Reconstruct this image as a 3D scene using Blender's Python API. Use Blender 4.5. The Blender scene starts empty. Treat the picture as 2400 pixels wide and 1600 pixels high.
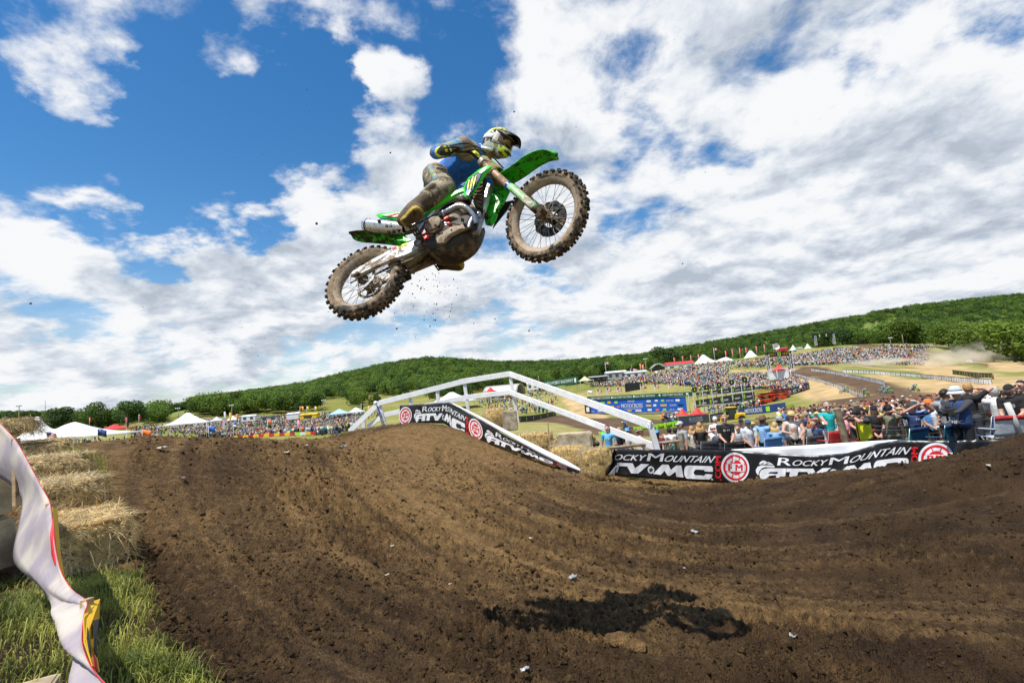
import bpy, bmesh, math, random
import numpy as np
from mathutils import Vector, Matrix
random.seed(7); RNG = np.random.default_rng(7)
SC = bpy.context.scene; COL = SC.collection
PI = math.pi
# ---------------------------------------------------------------- camera
EYE = np.array([0.0, 0.0, 3.0]); FPX = 1160.0
_p, _r = math.radians(6), math.radians(5)
CF = np.array([0, math.cos(_p), math.sin(_p)]); _u = np.array([0, -math.sin(_p), math.cos(_p)]); _x = np.array([1.0, 0, 0])
CR = _x*math.cos(_r) - _u*math.sin(_r); CU = _u*math.cos(_r) + _x*math.sin(_r)
cam = bpy.data.cameras.new('camera'); camo = bpy.data.objects.new('camera', cam); COL.objects.link(camo)
cam.sensor_width = 36; cam.lens = 36*FPX/2400; cam.clip_start = 0.05; cam.clip_end = 9000
camo.matrix_world = Matrix(((CR[0], CU[0], -CF[0], EYE[0]), (CR[1], CU[1], -CF[1], EYE[1]), (CR[2], CU[2], -CF[2], EYE[2]), (0, 0, 0, 1)))
SC.camera = camo
def ray(px, py): return CF + CR*((px-1200)/FPX) + CU*((800-py)/FPX)
def at(px, py, Y):
    "world point on the sight line of photo pixel px,py (2400x1600) at forward distance Y"
    r = ray(px, py); return EYE + r*(Y/r[1])
def atz(px, py, z):
    r = ray(px, py); return EYE + r*((z-EYE[2])/r[2])
# ---------------------------------------------------------------- world and sun
SUN_EL, SUN_DIR = math.radians(65.5), Vector((1.05, 0.95, 0)).normalized()   # light travels towards +x
_sd = Vector((-SUN_DIR.x*math.cos(SUN_EL), -SUN_DIR.y*math.cos(SUN_EL), math.sin(SUN_EL)))   # towards the sun
def make_world():
    w = bpy.data.worlds.new('World'); SC.world = w; w.use_nodes = True
    nt = w.node_tree; N = nt.nodes; L = nt.links; N.clear()
    def n(t, **k):
        o = N.new(t)
        for a, b in k.items():
            if a.startswith('i_'): o.inputs[int(a[2:])].default_value = b
            else: setattr(o, a, b)
        return o
    def m(op, a, b=None, c=None, clamp=False):
        o = n('ShaderNodeMath', operation=op, use_clamp=clamp)
        for i, q in enumerate((a, b, c)):
            if q is None: continue
            if isinstance(q, (int, float)): o.inputs[i].default_value = q
            else: L.new(q, o.inputs[i])
        return o.outputs[0]
    def vm(op, a, b=None, s=None):
        o = n('ShaderNodeVectorMath', operation=op)
        for i, q in enumerate((a, b)):
            if q is None: continue
            if isinstance(q, (tuple, Vector)): o.inputs[i].default_value = q
            else: L.new(q, o.inputs[i])
        if s is not None:
            if isinstance(s, (int, float)): o.inputs['Scale'].default_value = s
            else: L.new(s, o.inputs['Scale'])
        return o
    def sm(v, a, b, c=0.0, d=1.0):
        o = n('ShaderNodeMapRange', interpolation_type='SMOOTHSTEP'); L.new(v, o.inputs[0])
        for i, q in enumerate((a, b, c, d)): o.inputs[i+1].default_value = q
        return o.outputs[0]
    sky = n('ShaderNodeTexSky', sky_type='NISHITA', sun_disc=False, sun_elevation=SUN_EL, air_density=1.15, dust_density=0.35, ozone_density=2.6, altitude=300)
    sky.sun_rotation = math.atan2(_sd.x, _sd.y)
    D = n('ShaderNodeTexCoord').outputs['Generated']
    sep = n('ShaderNodeSeparateXYZ'); L.new(D, sep.inputs[0])
    up = m('MAXIMUM', sep.outputs[2], 0.0)
    den = m('ADD', up, 0.30)
    comb = n('ShaderNodeCombineXYZ'); L.new(m('DIVIDE', sep.outputs[0], den), comb.inputs[0]); L.new(m('DIVIDE', sep.outputs[1], den), comb.inputs[1])
    P = comb.outputs[0]
    dwn = n('ShaderNodeTexNoise', noise_dimensions='3D'); dwn.inputs['Scale'].default_value = 3.2; dwn.inputs['Detail'].default_value = 6.0; dwn.inputs['Roughness'].default_value = 0.6
    L.new(P, dwn.inputs['Vector'])
    DW = vm('NORMALIZE', vm('ADD', D, vm('SCALE', vm('SUBTRACT', dwn.outputs['Color'], (0.5, 0.5, 0.5)).outputs[0], s=0.30).outputs[0]).outputs[0]).outputs[0]
    # masses and gaps of this day's cloud cover, by direction
    bias = None
    for px, py, ang, amp in CLOUDS:
        r = ray(px, py); r = r/np.linalg.norm(r)
        dt = vm('DOT_PRODUCT', DW, tuple(r)).outputs['Value']
        g = sm(dt, math.cos(math.radians(ang)), 1.0, 0.0, amp)
        bias = g if bias is None else m('ADD', bias, g)
    def fbm(vec, scale, det=9.0, rough=0.56, off=(0, 0, 0)):
        v = vm('ADD', vec, off).outputs[0]
        t = n('ShaderNodeTexNoise', noise_dimensions='3D'); t.inputs['Scale'].default_value = scale
        t.inputs['Detail'].default_value = det; t.inputs['Roughness'].default_value = rough
        L.new(v, t.inputs['Vector']); return t
    warp = fbm(P, 2.2, 3.0, 0.5, (4.1, 2.0, 0))
    wv = vm('SCALE', vm('SUBTRACT', warp.outputs['Color'], (0.5, 0.5, 0.5)).outputs[0], s=0.16).outputs[0]
    PW = vm('ADD', P, wv).outputs[0]
    so = Vector((_sd.x, _sd.y, 0)).normalized()*0.05 + Vector((0, -0.035, 0))
    def density(off, det):
        a = fbm(PW, 3.4, det, 0.60, Vector((11.3, 7.7, 0.0)) + off).outputs['Fac']
        b = fbm(PW, 0.8, 2.0, 0.5, Vector((3.3, 1.7, 5.0)) + off).outputs['Fac']
        return m('ADD', m('MULTIPLY', a, 1.05), m('ADD', m('MULTIPLY', b, 0.25), -0.15))
    d0 = m('ADD', density(Vector((0, 0, 0)), 10.0), bias)
    d1 = m('ADD', density(so, 7.0), bias)
    d2 = m('ADD', density(so*3.2, 5.0), bias)
    mask = sm(d0, 0.455, 0.66)
    thick = sm(d0, 0.55, 0.80)
    lit = m('ADD', m('MULTIPLY', m('SUBTRACT', d0, d1), 1.7), m('MULTIPLY', m('SUBTRACT', d0, d2), 1.1))
    # streaky grey undersides
    st = fbm(PW, 1.5, 6.0, 0.55, (31.0, 12.0, 2.0)).outputs['Fac']
    under = m('MULTIPLY', sm(st, 0.36, 0.74), m('ADD', m('MULTIPLY', thick, 0.7), 0.22))
    shade = m('ADD', m('SUBTRACT', 0.86, m('MULTIPLY', under, 0.34)), m('MULTIPLY', lit, 1.0))
    shade = m('MINIMUM', m('MAXIMUM', shade, 0.40), 1.0)
    ramp = n('ShaderNodeValToRGB'); L.new(shade, ramp.inputs[0]); el = ramp.color_ramp.elements
    el[0].position = 0.36; el[0].color = (0.36, 0.41, 0.48, 1)
    el[1].position = 1.0; el[1].color = (0.76, 0.77, 0.785, 1)
    e = el.new(0.66); e.color = (0.53, 0.575, 0.64, 1)
    e = el.new(0.84); e.color = (0.67, 0.70, 0.74, 1)
    # thin veil low over the horizon, as far cloud layers stack up
    low = sm(up, 0.0, 0.30, 1.0, 0.0)
    mask2 = m('MAXIMUM', mask, m('MULTIPLY', low, 0.62))
    hb = n('ShaderNodeBackground', i_1=1.0); L.new(ramp.outputs[0], hb.inputs[0])
    # the zenith sky is a deeper blue
    hs = n('ShaderNodeHueSaturation'); hs.inputs['Saturation'].default_value = 1.34; hs.inputs['Value'].default_value = SKYV
    L.new(sky.outputs[0], hs.inputs['Color'])
    sb = n('ShaderNodeBackground', i_1=0.10); L.new(hs.outputs[0], sb.inputs[0])
    mx = n('ShaderNodeMixShader'); L.new(mask2, mx.inputs[0]); L.new(sb.outputs[0], mx.inputs[1]); L.new(hb.outputs[0], mx.inputs[2])
    out = n('ShaderNodeOutputWorld'); L.new(mx.outputs[0], out.inputs[0])
SKYV = 1.16
# (photo direction x, y, angular radius in degrees, cover more or less)
CLOUDS = [(420, 230, 17, -0.20), (680, 280, 15, -0.18), (860, 150, 14, -0.17), (110, 440, 14, -0.18), (360, 400, 13, -0.18), (600, 320, 11, -0.12), (20, 400, 9, -0.10), (330, 480, 7, -0.10), (1080, 160, 10, -0.18), (900, 260, 9, -0.10), (300, 300, 10, -0.08), (40, 160, 8, -0.08),
          (130, 30, 10, 0.20), (255, 190, 6, 0.27), (130, 300, 7, 0.28), (190, 375, 5, 0.14), (560, 30, 8, 0.28), (720, 60, 6, 0.24), (570, 185, 5, 0.33), (910, 50, 8, 0.18), (0, 500, 6, 0.20), (490, 385, 5, 0.28), (925, 195, 4, 0.2), (240, 470, 4, 0.28),
          (1800, 250, 46, 0.19), (560, 580, 16, 0.18), (200, 700, 22, 0.18), (830, 430, 12, 0.18), (970, 320, 8, 0.22), (1500, 720, 26, 0.08), (2350, 600, 24, 0.10), (900, 650, 16, 0.12),
          (1480, 240, 7, -0.16), (2180, 100, 9, -0.17), (1500, 450, 8, -0.14), (2000, 240, 6, -0.10), (1650, 400, 6, -0.10), (2380, 160, 7, -0.10), (340, 770, 6, -0.06)]
make_world()
sl = bpy.data.lights.new('sun', 'SUN'); sl.energy = 4.8; sl.angle = math.radians(0.53); sl.color = (1.0, 0.955, 0.88)
so_ = bpy.data.objects.new('sun', sl); COL.objects.link(so_)
so_.rotation_euler = _sd.to_track_quat('Z', 'Y').to_euler()
SC.view_settings.view_transform = 'Standard'; SC.view_settings.look = 'None'; SC.view_settings.exposure = 0.30; SC.view_settings.gamma = 1.0
SC.view_settings.use_curve_mapping = False
SC.cycles.max_bounces = 6; SC.cycles.transparent_max_bounces = 8; SC.cycles.volume_bounces = 3; SC.cycles.caustics_reflective = False; SC.cycles.caustics_refractive = False
# ---------------------------------------------------------------- helpers
def lerp(a, b, t): return a + (b-a)*t
def sstep(a, b, x): t = np.clip((x-a)/(b-a), 0, 1); return t*t*(3-2*t)
def _h(ix, iy, s):
    n = (ix.astype(np.int64)*374761393 + iy.astype(np.int64)*668265263 + s*1274126177) & 0xffffffff
    n = ((n ^ (n >> 13))*1274126177) & 0xffffffff
    return ((n ^ (n >> 16)) & 0xffffff)/float(0xffffff)
def vnoise(x, y, s=0):
    x = np.asarray(x, float); y = np.asarray(y, float)
    ix, iy = np.floor(x), np.floor(y); fx, fy = x-ix, y-iy
    fx = fx*fx*(3-2*fx); fy = fy*fy*(3-2*fy)
    return (lerp(lerp(_h(ix, iy, s), _h(ix+1, iy, s), fx), lerp(_h(ix, iy+1, s), _h(ix+1, iy+1, s), fx), fy))*2-1
def fbm(x, y, oct=4, s=0, g=0.5):
    a, t, tot = 1.0, 0, 0
    for o in range(oct):
        c, d = math.cos(o*1.1), math.sin(o*1.1)
        t = t + a*vnoise((x*c-y*d)*2**o, (x*d+y*c)*2**o, s+o*17); tot += a; a *= g
    return t/tot
class MB:
    "collects shapes; build() links them as one mesh object"
    def __init__(s): s.v = []; s.f = []; s.m = []; s.cur = 0
    def add(s, vs, fs, mi=None):
        o = len(s.v); s.v += [tuple(map(float, p)) for p in vs]; s.f += [tuple(i+o for i in q) for q in fs]
        s.m += [s.cur if mi is None else mi]*len(fs); return s
    def box(s, c, d, R=None, bev=0.0):
        c = np.array(c, float); hx, hy, hz = np.array(d)/2
        if bev <= 0:
            P = np.array([(x, y, z) for x in (-hx, hx) for y in (-hy, hy) for z in (-hz, hz)])
            Fs = [(0, 1, 3, 2), (4, 6, 7, 5), (0, 4, 5, 1), (2, 3, 7, 6), (0, 2, 6, 4), (1, 5, 7, 3)]
        else:
            b = min(bev, hx*.9, hy*.9, hz*.9); P = []; 
            for x in (-1, 1):
                for y in (-1, 1):
                    for z in (-1, 1):
                        P += [(x*hx, y*(hy-b), z*(hz-b)), (x*(hx-b), y*hy, z*(hz-b)), (x*(hx-b), y*(hy-b), z*hz)]
            P = np.array(P); k = lambda x, y, z, a: ((x*2+y)*2+z)*3+a
            Fs = []
            for a, q in ((0, [(0, 0), (1, 0), (1, 1), (0, 1)]), (1, [(0, 0), (0, 1), (1, 1), (1, 0)]), (2, [(0, 0), (1, 0), (1, 1), (0, 1)])):
                for sgn in (0, 1):
                    r = []
                    for u, v in q:
                        i = [0, 0, 0]; i[a] = sgn; o = [x for x in range(3) if x != a]; i[o[0]] = u; i[o[1]] = v; r.append(k(*i, a))
                    Fs.append(tuple(r if sgn else r[::-1]))
            for y in (0, 1):
                for z in (0, 1): pass
            E3 = []
            for a in range(3):
                b1, b2 = [x for x in range(3) if x != a]
                for u in (0, 1):
                    for v in (0, 1):
                        i0 = [0, 0, 0]; i1 = [0, 0, 0]; i0[b1] = i1[b1] = u; i0[b2] = i1[b2] = v; i1[a] = 1
                        E3.append((k(*i0, b1), k(*i1, b1), k(*i1, b2), k(*i0, b2)))
            Fs += E3
            Fs += [(k(x, y, z, 0), k(x, y, z, 1), k(x, y, z, 2)) for x in (0, 1) for y in (0, 1) for z in (0, 1)]
        if R is not None: P = P @ np.array(R).T
        return s.add(P + c, Fs)
    def bar(s, a, b, w, t, up=(0, 0, 1), bev=0.0):
        a = np.array(a, float); b = np.array(b, float); d = b-a; l = np.linalg.norm(d); d /= l
        up = np.array(up, float); x = np.cross(up, d); x /= np.linalg.norm(x); z = np.cross(d, x)
        return s.box((a+b)/2, (t, l, w), np.stack([x, d, z], 1), bev)
    def tube(s, pts, rad, seg=8, cap=True, sq=1.0, up=None):
        pts = [np.array(p, float) for p in pts]; n = len(pts)
        if np.isscalar(rad): rad = [rad]*n
        V = []; prev = None
        for i in range(n):
            t = pts[min(i+1, n-1)]-pts[max(i-1, 0)]; t = t/(np.linalg.norm(t)+1e-9)
            if prev is None:
                r = np.array(up if up is not None else ((0, 0, 1) if abs(t[2]) < .9 else (1, 0, 0)), float)
                x = np.cross(r, t); x /= np.linalg.norm(x)
            else:
                x = prev - t*np.dot(prev, t); x /= np.linalg.norm(x)+1e-9
            prev = x; y = np.cross(t, x)
            for k in range(seg):
                a = 2*PI*k/seg; V.append(pts[i] + (x*math.cos(a) + y*math.sin(a)*sq)*rad[i])
        Fs = [(i*seg+k, i*seg+(k+1) % seg, (i+1)*seg+(k+1) % seg, (i+1)*seg+k) for i in range(n-1) for k in range(seg)]
        if cap: Fs += [tuple(range(seg))[::-1], tuple((n-1)*seg+k for k in range(seg))]
        return s.add(V, Fs)
    def lathe(s, prof, seg=24, c=(0, 0, 0), axis='z', closed=False, R=None):
        "prof: (radius, height) pairs"
        V = []; n = len(prof)
        for r, h in prof:
            for k in range(seg):
                a = 2*PI*k/seg; V.append((r*math.cos(a), r*math.sin(a), h))
        V = np.array(V)
        if axis == 'y': V = V[:, [0, 2, 1]]*np.array([1, 1, 1])
        if axis == 'x': V = V[:, [2, 0, 1]]
        if R is not None: V = V @ np.array(R).T
        rng = range(n) if closed else range(n-1)
        Fs = [(i*seg+k, i*seg+(k+1) % seg, ((i+1) % n)*seg+(k+1) % seg, ((i+1) % n)*seg+k) for i in rng for k in range(seg)]
        if not closed:
            if prof[0][0] > 1e-6: Fs.append(tuple(range(seg))[::-1])
            if prof[-1][0] > 1e-6: Fs.append(tuple((n-1)*seg+k for k in range(seg)))
        return s.add(V + np.array(c, float), Fs)
    def prism(s, A, Bp):
        "two matching outlines, front and back, closed into a solid"
        n = len(A); s.add(list(A)+list(Bp), [tuple(range(n)), tuple(range(2*n-1, n-1, -1))] + [(i, i+n, (i+1) % n+n, (i+1) % n) for i in range(n)]); return s
    def ell(s, c, r, seg=14, ring=9, R=None, f=None):
        V = [(0, 0, -1)]
        for i in range(1, ring):
            t = -PI/2+PI*i/ring
            V += [(math.cos(t)*math.cos(2*PI*k/seg), math.cos(t)*math.sin(2*PI*k/seg), math.sin(t)) for k in range(seg)]
        V.append((0, 0, 1)); V = np.array(V)*np.array(r)
        if f is not None: V = f(V)
        if R is not None: V = V @ np.array(R).T
        Fs = [(0, 1+(k+1) % seg, 1+k) for k in range(seg)]
        for i in range(ring-2): Fs += [(1+i*seg+k, 1+i*seg+(k+1) % seg, 1+(i+1)*seg+(k+1) % seg, 1+(i+1)*seg+k) for k in range(seg)]
        e = len(V)-1; Fs += [(e, 1+(ring-2)*seg+k, 1+(ring-2)*seg+(k+1) % seg) for k in range(seg)]
        return s.add(V+np.array(c, float), Fs)
    def grid(s, P, wrap=False):
        "P[i][j] points"
        P = np.array(P, float); a, b = P.shape[:2]
        Fs = [(i*b+j, i*b+j+1, (i+1)*b+j+1, (i+1)*b+j) for i in range(a-1) for j in range(b-1)]
        return s.add(P.reshape(-1, 3), Fs)
    def mesh(s, name):
        me = bpy.data.meshes.new(name); me.from_pydata(s.v, [], s.f); return me
    def build(s, name, mats, parent=None, smooth=False, fix=True, solid=0.0, sub=0, bevel=0.0, loc=None):
        me = s.mesh(name)
        for q in (mats if isinstance(mats, (list, tuple)) else [mats]): me.materials.append(q)
        if max(s.m, default=0) > 0: me.polygons.foreach_set('material_index', s.m)
        if fix:
            bm = bmesh.new(); bm.from_mesh(me)
            if fix == 2: bmesh.ops.remove_doubles(bm, verts=bm.verts, dist=1e-5)
            bmesh.ops.recalc_face_normals(bm, faces=bm.faces); bm.to_mesh(me); bm.free()
        if smooth is True: me.polygons.foreach_set('use_smooth', [True]*len(me.polygons))
        elif smooth: me.polygons.foreach_set('use_smooth', [True]*len(me.polygons)); me.set_sharp_from_angle(angle=math.radians(smooth))
        o = bpy.data.objects.new(name, me); COL.objects.link(o)
        if parent is not None: o.parent = parent
        if loc is not None: o.location = loc
        if solid:
            q = o.modifiers.new('thickness', 'SOLIDIFY'); q.thickness = solid; q.offset = 0
        if bevel:
            q = o.modifiers.new('bevel', 'BEVEL'); q.width = bevel; q.segments = 2; q.limit_method = 'ANGLE'; q.angle_limit = math.radians(35)
        if sub:
            q = o.modifiers.new('subdivision', 'SUBSURF'); q.levels = q.render_levels = sub
        return o
def raw(name, V, Fs, mats, parent=None, smooth=False, mi=None, colors=None):
    me = bpy.data.meshes.new(name); V = np.asarray(V, np.float32); Fs = np.asarray(Fs, np.int32); k = Fs.shape[1]
    me.vertices.add(len(V)); me.vertices.foreach_set('co', V.ravel())
    me.loops.add(Fs.size); me.loops.foreach_set('vertex_index', Fs.ravel())
    me.polygons.add(len(Fs)); me.polygons.foreach_set('loop_start', np.arange(0, Fs.size, k, dtype=np.int32)); me.polygons.foreach_set('loop_total', np.full(len(Fs), k, np.int32))
    for q in (mats if isinstance(mats, (list, tuple)) else [mats]): me.materials.append(q)
    if mi is not None: me.polygons.foreach_set('material_index', np.asarray(mi, np.int32))
    if smooth: me.polygons.foreach_set('use_smooth', np.ones(len(Fs), bool))
    me.update(calc_edges=True)
    if colors is not None:
        a = me.color_attributes.new('tint', 'FLOAT_COLOR', 'POINT'); c = np.ones((len(V), 4), np.float32); c[:, :3] = colors; a.data.foreach_set('color', c.ravel())
    o = bpy.data.objects.new(name, me); COL.objects.link(o)
    if parent is not None: o.parent = parent
    return o
def empty(name, loc=(0, 0, 0), label=None, cat=None, group=None, M=None):
    o = bpy.data.objects.new(name, None); COL.objects.link(o); o.empty_display_size = 0.1
    if M is not None: o.matrix_world = M
    else: o.location = tuple(loc)
    return tag(o, label, cat, group)
def tag(o, label=None, cat=None, group=None, kind=None):
    for k, q in (('label', label), ('category', cat), ('group', group), ('kind', kind)):
        if q: o[k] = q
    return o
def copy_tree(o, parent=None):
    c = o.copy(); COL.objects.link(c); c.parent = parent
    for ch in list(o.children): copy_tree(ch, c)
    return c
def rotz(a): c, s = math.cos(a), math.sin(a); return np.array([[c, -s, 0], [s, c, 0], [0, 0, 1.0]])
# ---------------------------------------------------------------- materials
_M = {}
def mat(name, col, rough=0.6, metal=0.0, var=0.12, scale=8.0, bump=0.0, bscale=40.0, dirt=0.0, dirtcol=(0.13, 0.088, 0.052), dscale=7.0, spec=0.4, attr=False, sheen=0.0, trans=0.0, rnd=0.0, col2=None, dcov=0.5, coat=0.0):
    "one procedural surface: colour wander, fine relief, splashed mud"
    if name in _M: return _M[name]
    m = bpy.data.materials.new(name); m.use_nodes = True; nt = m.node_tree; N = nt.nodes; L = nt.links
    b = N['Principled BSDF']; b.inputs['Roughness'].default_value = rough; b.inputs['Metallic'].default_value = metal
    b.inputs['Specular IOR Level'].default_value = spec; b.inputs['Coat Weight'].default_value = coat
    tc = N.new('ShaderNodeTexCoord').outputs['Object']
    def noise(sc, det=4, rg=0.55):
        t = N.new('ShaderNodeTexNoise'); t.inputs['Scale'].default_value = sc; t.inputs['Detail'].default_value = det; t.inputs['Roughness'].default_value = rg; L.new(tc, t.inputs['Vector']); return t.outputs['Fac']
    def mix(f, a, c, bt='MIX'):
        x = N.new('ShaderNodeMix'); x.data_type = 'RGBA'; x.blend_type = bt
        for i, q in ((0, f), (6, a), (7, c)):
            if isinstance(q, (int, float)): x.inputs[i].default_value = q
            elif isinstance(q, tuple): x.inputs[i].default_value = (*q[:3], 1)
            else: L.new(q, x.inputs[i])
        return x.outputs[2]
    def ramp(v, a, c, lo=0.0, hi=1.0):
        r = N.new('ShaderNodeMapRange'); r.interpolation_type = 'SMOOTHSTEP'; L.new(v, r.inputs[0])
        for i, q in enumerate((a, c, lo, hi)): r.inputs[i+1].default_value = q
        return r.outputs[0]
    if attr:
        at_ = N.new('ShaderNodeVertexColor'); at_.layer_name = 'tint'; base = at_.outputs[0]; lo = mix(1.0, base, (1-var,)*3, 'MULTIPLY'); hi = base
    else:
        lo = tuple(c*(1-var) for c in col); hi = tuple(min(1, c*(1+var)) for c in (col2 or col))
    c = mix(ramp(noise(scale), 0.32, 0.68), lo, hi)
    if rnd > 0:
        oi = N.new('ShaderNodeObjectInfo'); hsv = N.new('ShaderNodeHueSaturation'); L.new(c, hsv.inputs['Color'])
        L.new(ramp(oi.outputs['Random'], 0, 1, 1-rnd, 1+rnd), hsv.inputs['Value']); c = hsv.outputs[0]
    if dirt > 0:
        d = noise(dscale, 9, 0.62); d2 = noise(dscale*4.5, 5, 0.6)
        s = N.new('ShaderNodeMath'); s.operation = 'MULTIPLY_ADD'; L.new(d2, s.inputs[0]); s.inputs[1].default_value = 0.45; L.new(d, s.inputs[2])
        k = ramp(s.outputs[0], 0.98-dcov*0.5, 1.10-dcov*0.5, 0.0, dirt)
        dc = mix(ramp(noise(dscale*3), 0.35, 0.65), tuple(q*0.6 for q in dirtcol), tuple(q*1.35 for q in dirtcol))
        c = mix(k, c, dc)
        rr = N.new('ShaderNodeMapRange'); L.new(k, rr.inputs[0]); rr.inputs[3].default_value = rough; rr.inputs[4].default_value = 0.95; L.new(rr.outputs[0], b.inputs['Roughness'])
        if metal > 0:
            mm = N.new('ShaderNodeMapRange'); L.new(k, mm.inputs[0]); mm.inputs[3].default_value = metal; mm.inputs[4].default_value = 0.0; L.new(mm.outputs[0], b.inputs['Metallic'])
    L.new(c, b.inputs['Base Color'])
    if bump > 0 or dirt > 0:
        bp = N.new('ShaderNodeBump'); bp.inputs['Strength'].default_value = max(bump, 0.25 if dirt > 0 else 0); bp.inputs['Distance'].default_value = 0.012
        L.new(noise(bscale, 6, 0.6), bp.inputs['Height']); L.new(bp.outputs[0], b.inputs['Normal'])
    if sheen > 0: b.inputs['Sheen Weight'].default_value = sheen
    if trans > 0:
        tr = N.new('ShaderNodeBsdfTranslucent'); L.new(c, tr.inputs[0]); ms = N.new('ShaderNodeMixShader'); ms.inputs[0].default_value = trans
        L.new(b.outputs[0], ms.inputs[1]); L.new(tr.outputs[0], ms.inputs[2]); L.new(ms.outputs[0], N['Material Output'].inputs[0])
    _M[name] = m; return m
# ---------------------------------------------------------------- the ground
def rbf(pts, c=1.2, lam=0.002):
    P = np.array(pts, float); X = P[:, :2]; n = len(P)
    K = -np.sqrt(((X[:, None]-X[None])**2).sum(-1) + c*c) - lam*np.eye(n)*-1
    A = np.zeros((n+3, n+3)); A[:n, :n] = K; A[:n, n] = 1; A[:n, n+1:] = X; A[n:, :n] = A[:n, n:].T
    w = np.linalg.solve(A, np.concatenate([P[:, 2], np.zeros(3)]))
    def f(x, y):
        x = np.asarray(x, float); y = np.asarray(y, float); o = w[n] + w[n+1]*x + w[n+2]*y
        for i in range(n): o = o - w[i]*np.sqrt((x-X[i, 0])**2+(y-X[i, 1])**2+c*c)
        return o
    return f
_near = [at(*q) for q in [(600, 1590, 2.9), (900, 1590, 3.2), (1200, 1590, 3.45), (1800, 1590, 3.6), (2400, 1590, 3.6), (300, 1590, 2.4), (0, 1590, 2.1), (0, 1400, 3.3), (60, 1500, 2.55),
    (1410, 1470, 4.6), (300, 1480, 3.0), (300, 1300, 4.5), (300, 1150, 6.2), (190, 1345, 4.2), (270, 1037, 8.2), (600, 1300, 5.2), (600, 1150, 7.0), (600, 1031, 12.0), (450, 1030, 10.0),
    (800, 1016, 16.0), (1000, 1300, 6.2), (1000, 1150, 8.8), (1000, 1060, 13.5), (1000, 998, 20.5), (920, 1000, 19.0), (1060, 1003, 20.5), (1140, 1035, 19.0), (1250, 1080, 16.5), (1350, 1112, 14.6),
    (1400, 1300, 6.9), (1400, 1180, 10.0), (1440, 1128, 13.2), (1700, 1136, 13.0), (1800, 1300, 6.5), (1800, 1190, 9.2), (1950, 1118, 10.6), (2100, 1098, 10.0), (2250, 1066, 9.4), (2400, 1026, 8.6),
    (2400, 1300, 5.4), (2400, 1150, 6.8), (2100, 1200, 7.0), (1700, 1160, 11.0)]]
_near = [tuple(p) for p in _near] + [(-3, -1, 1.5), (3, -1, .7), (0, -1, .95), (-5, 2.2, 2.1), (-9, 4, 2.4), (-11, 8, 2.7), (-14, 12, 2.2), (12, 2, 1.0), (16, 8, 1.2), (13, 11, 0.4),
    (-9.5, 12, 2.0), (-9, 16, 1.2), (-8, 22, 0.2), (-3, 25, 0.6), (0, 25, 0.1), (4, 19, -0.3), (3, 16, 0.02), (8, 14, 0.0), (4, 14.2, 0.03), (12, 14, 0), (-14, 20, 0.0), (8, 25, -1.0), (-4, 30, 0), (-14, 28, -0.3), (14, 24, -1.0)]
near_z = rbf(_near)
_far = [(0, 30, -1.0), (-20, 30, -0.5), (20, 30, -1.25), (25, 14, -0.1), (-25, 14, -0.2), (14, 16, -0.35), (6, 17, -0.05), (-6, 24, -0.1), (0, -30, 0), (40, -30, 0), (-40, -30, 0), (10, 24, -1.0),
    (30, 55, -3.1), (0, 55, -2.5), (-30, 55, -1.5), (60, 40, -2.2), (-70, 40, -1.5)]
_far += [tuple(at(*q)) for q in [(1300, 990, 95), (1450, 1000, 100), (1300, 965, 140), (1500, 968, 190), (1380, 972, 190), (1640, 962, 185), (1500, 905, 235), (1600, 860, 300), (1480, 885, 300), (1750, 838, 320), (1350, 915, 300), (1250, 932, 260), (1120, 955, 230), (1100, 930, 330),
    (1700, 965, 150), (1800, 945, 130), (1900, 925, 120), (1920, 960, 85), (2000, 945, 78), (2100, 925, 85), (2300, 915, 85), (2380, 880, 110), (2200, 890, 130), (2050, 905, 115), (1960, 900, 130), (1850, 905, 160), (1870, 880, 185), (1960, 855, 190), (2150, 870, 180), (2380, 850, 180), (2100, 858, 215), (2000, 812, 290), (1850, 820, 320), (2150, 812, 280), (2300, 838, 260), (2395, 850, 240),
    (250, 1046, 165), (100, 1050, 150), (450, 1040, 180), (700, 1012, 200), (560, 968, 300), (400, 978, 300), (800, 958, 300), (900, 950, 300), (1000, 940, 330), (150, 1008, 320), (640, 1000, 240), (480, 1012, 230), (800, 985, 240)]]
far_z0 = rbf(_far, c=14.0, lam=0.5)
_SX = [-700, 0, 150, 300, 420, 700, 800, 900, 1000, 1100, 1200, 1350, 1500, 1700, 1900, 2100, 2300, 2450, 3000]
_SE = [75, 66, 50, 26, 44, 60, 76, 90, 97, 84, 68, 58, 60, 76, 94, 112, 126, 130, 130]
_SY = [600, 600, 620, 700, 620, 720, 780, 820, 860, 900, 1000, 1150, 1200, 1250, 1300, 1350, 1350, 1300, 1200]
def hills(x, y):
    "wooded ridges beyond the venue: height of the land by bearing, rising to the skyline"
    d = np.maximum(y, np.hypot(x, y)*0.45); px = np.clip(1200+1160*x/d, -700, 3000)
    Y = np.interp(px, _SX, _SY); H = np.interp(px, _SX, _SE)/1160*Y - 13
    t = d/Y
    ridge = sstep(0.40, 1.0, t)*H*(1-0.5*sstep(1.1, 2.0, t))
    front = sstep(1750, 2300, px)*sstep(230, 520, d)*(1-sstep(560, 900, d)*0.6)*16
    return np.maximum(ridge, front) + sstep(350, 900, d)*4*fbm(x/200, y/200, 3, 9)
def far_z(x, y):
    x = np.asarray(x, float); y = np.asarray(y, float); r = np.hypot(x, y)
    k = sstep(330, 520, r); rc = np.minimum(r, 360.0)/np.maximum(r, 1e-6)
    z = lerp(far_z0(x, y), np.clip(far_z0(x*rc, y*rc), -12, 7), k)
    return z + hills(x, y) + sstep(25, 60, r)*0.25*fbm(x/9, y/9, 3, 5)
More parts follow.
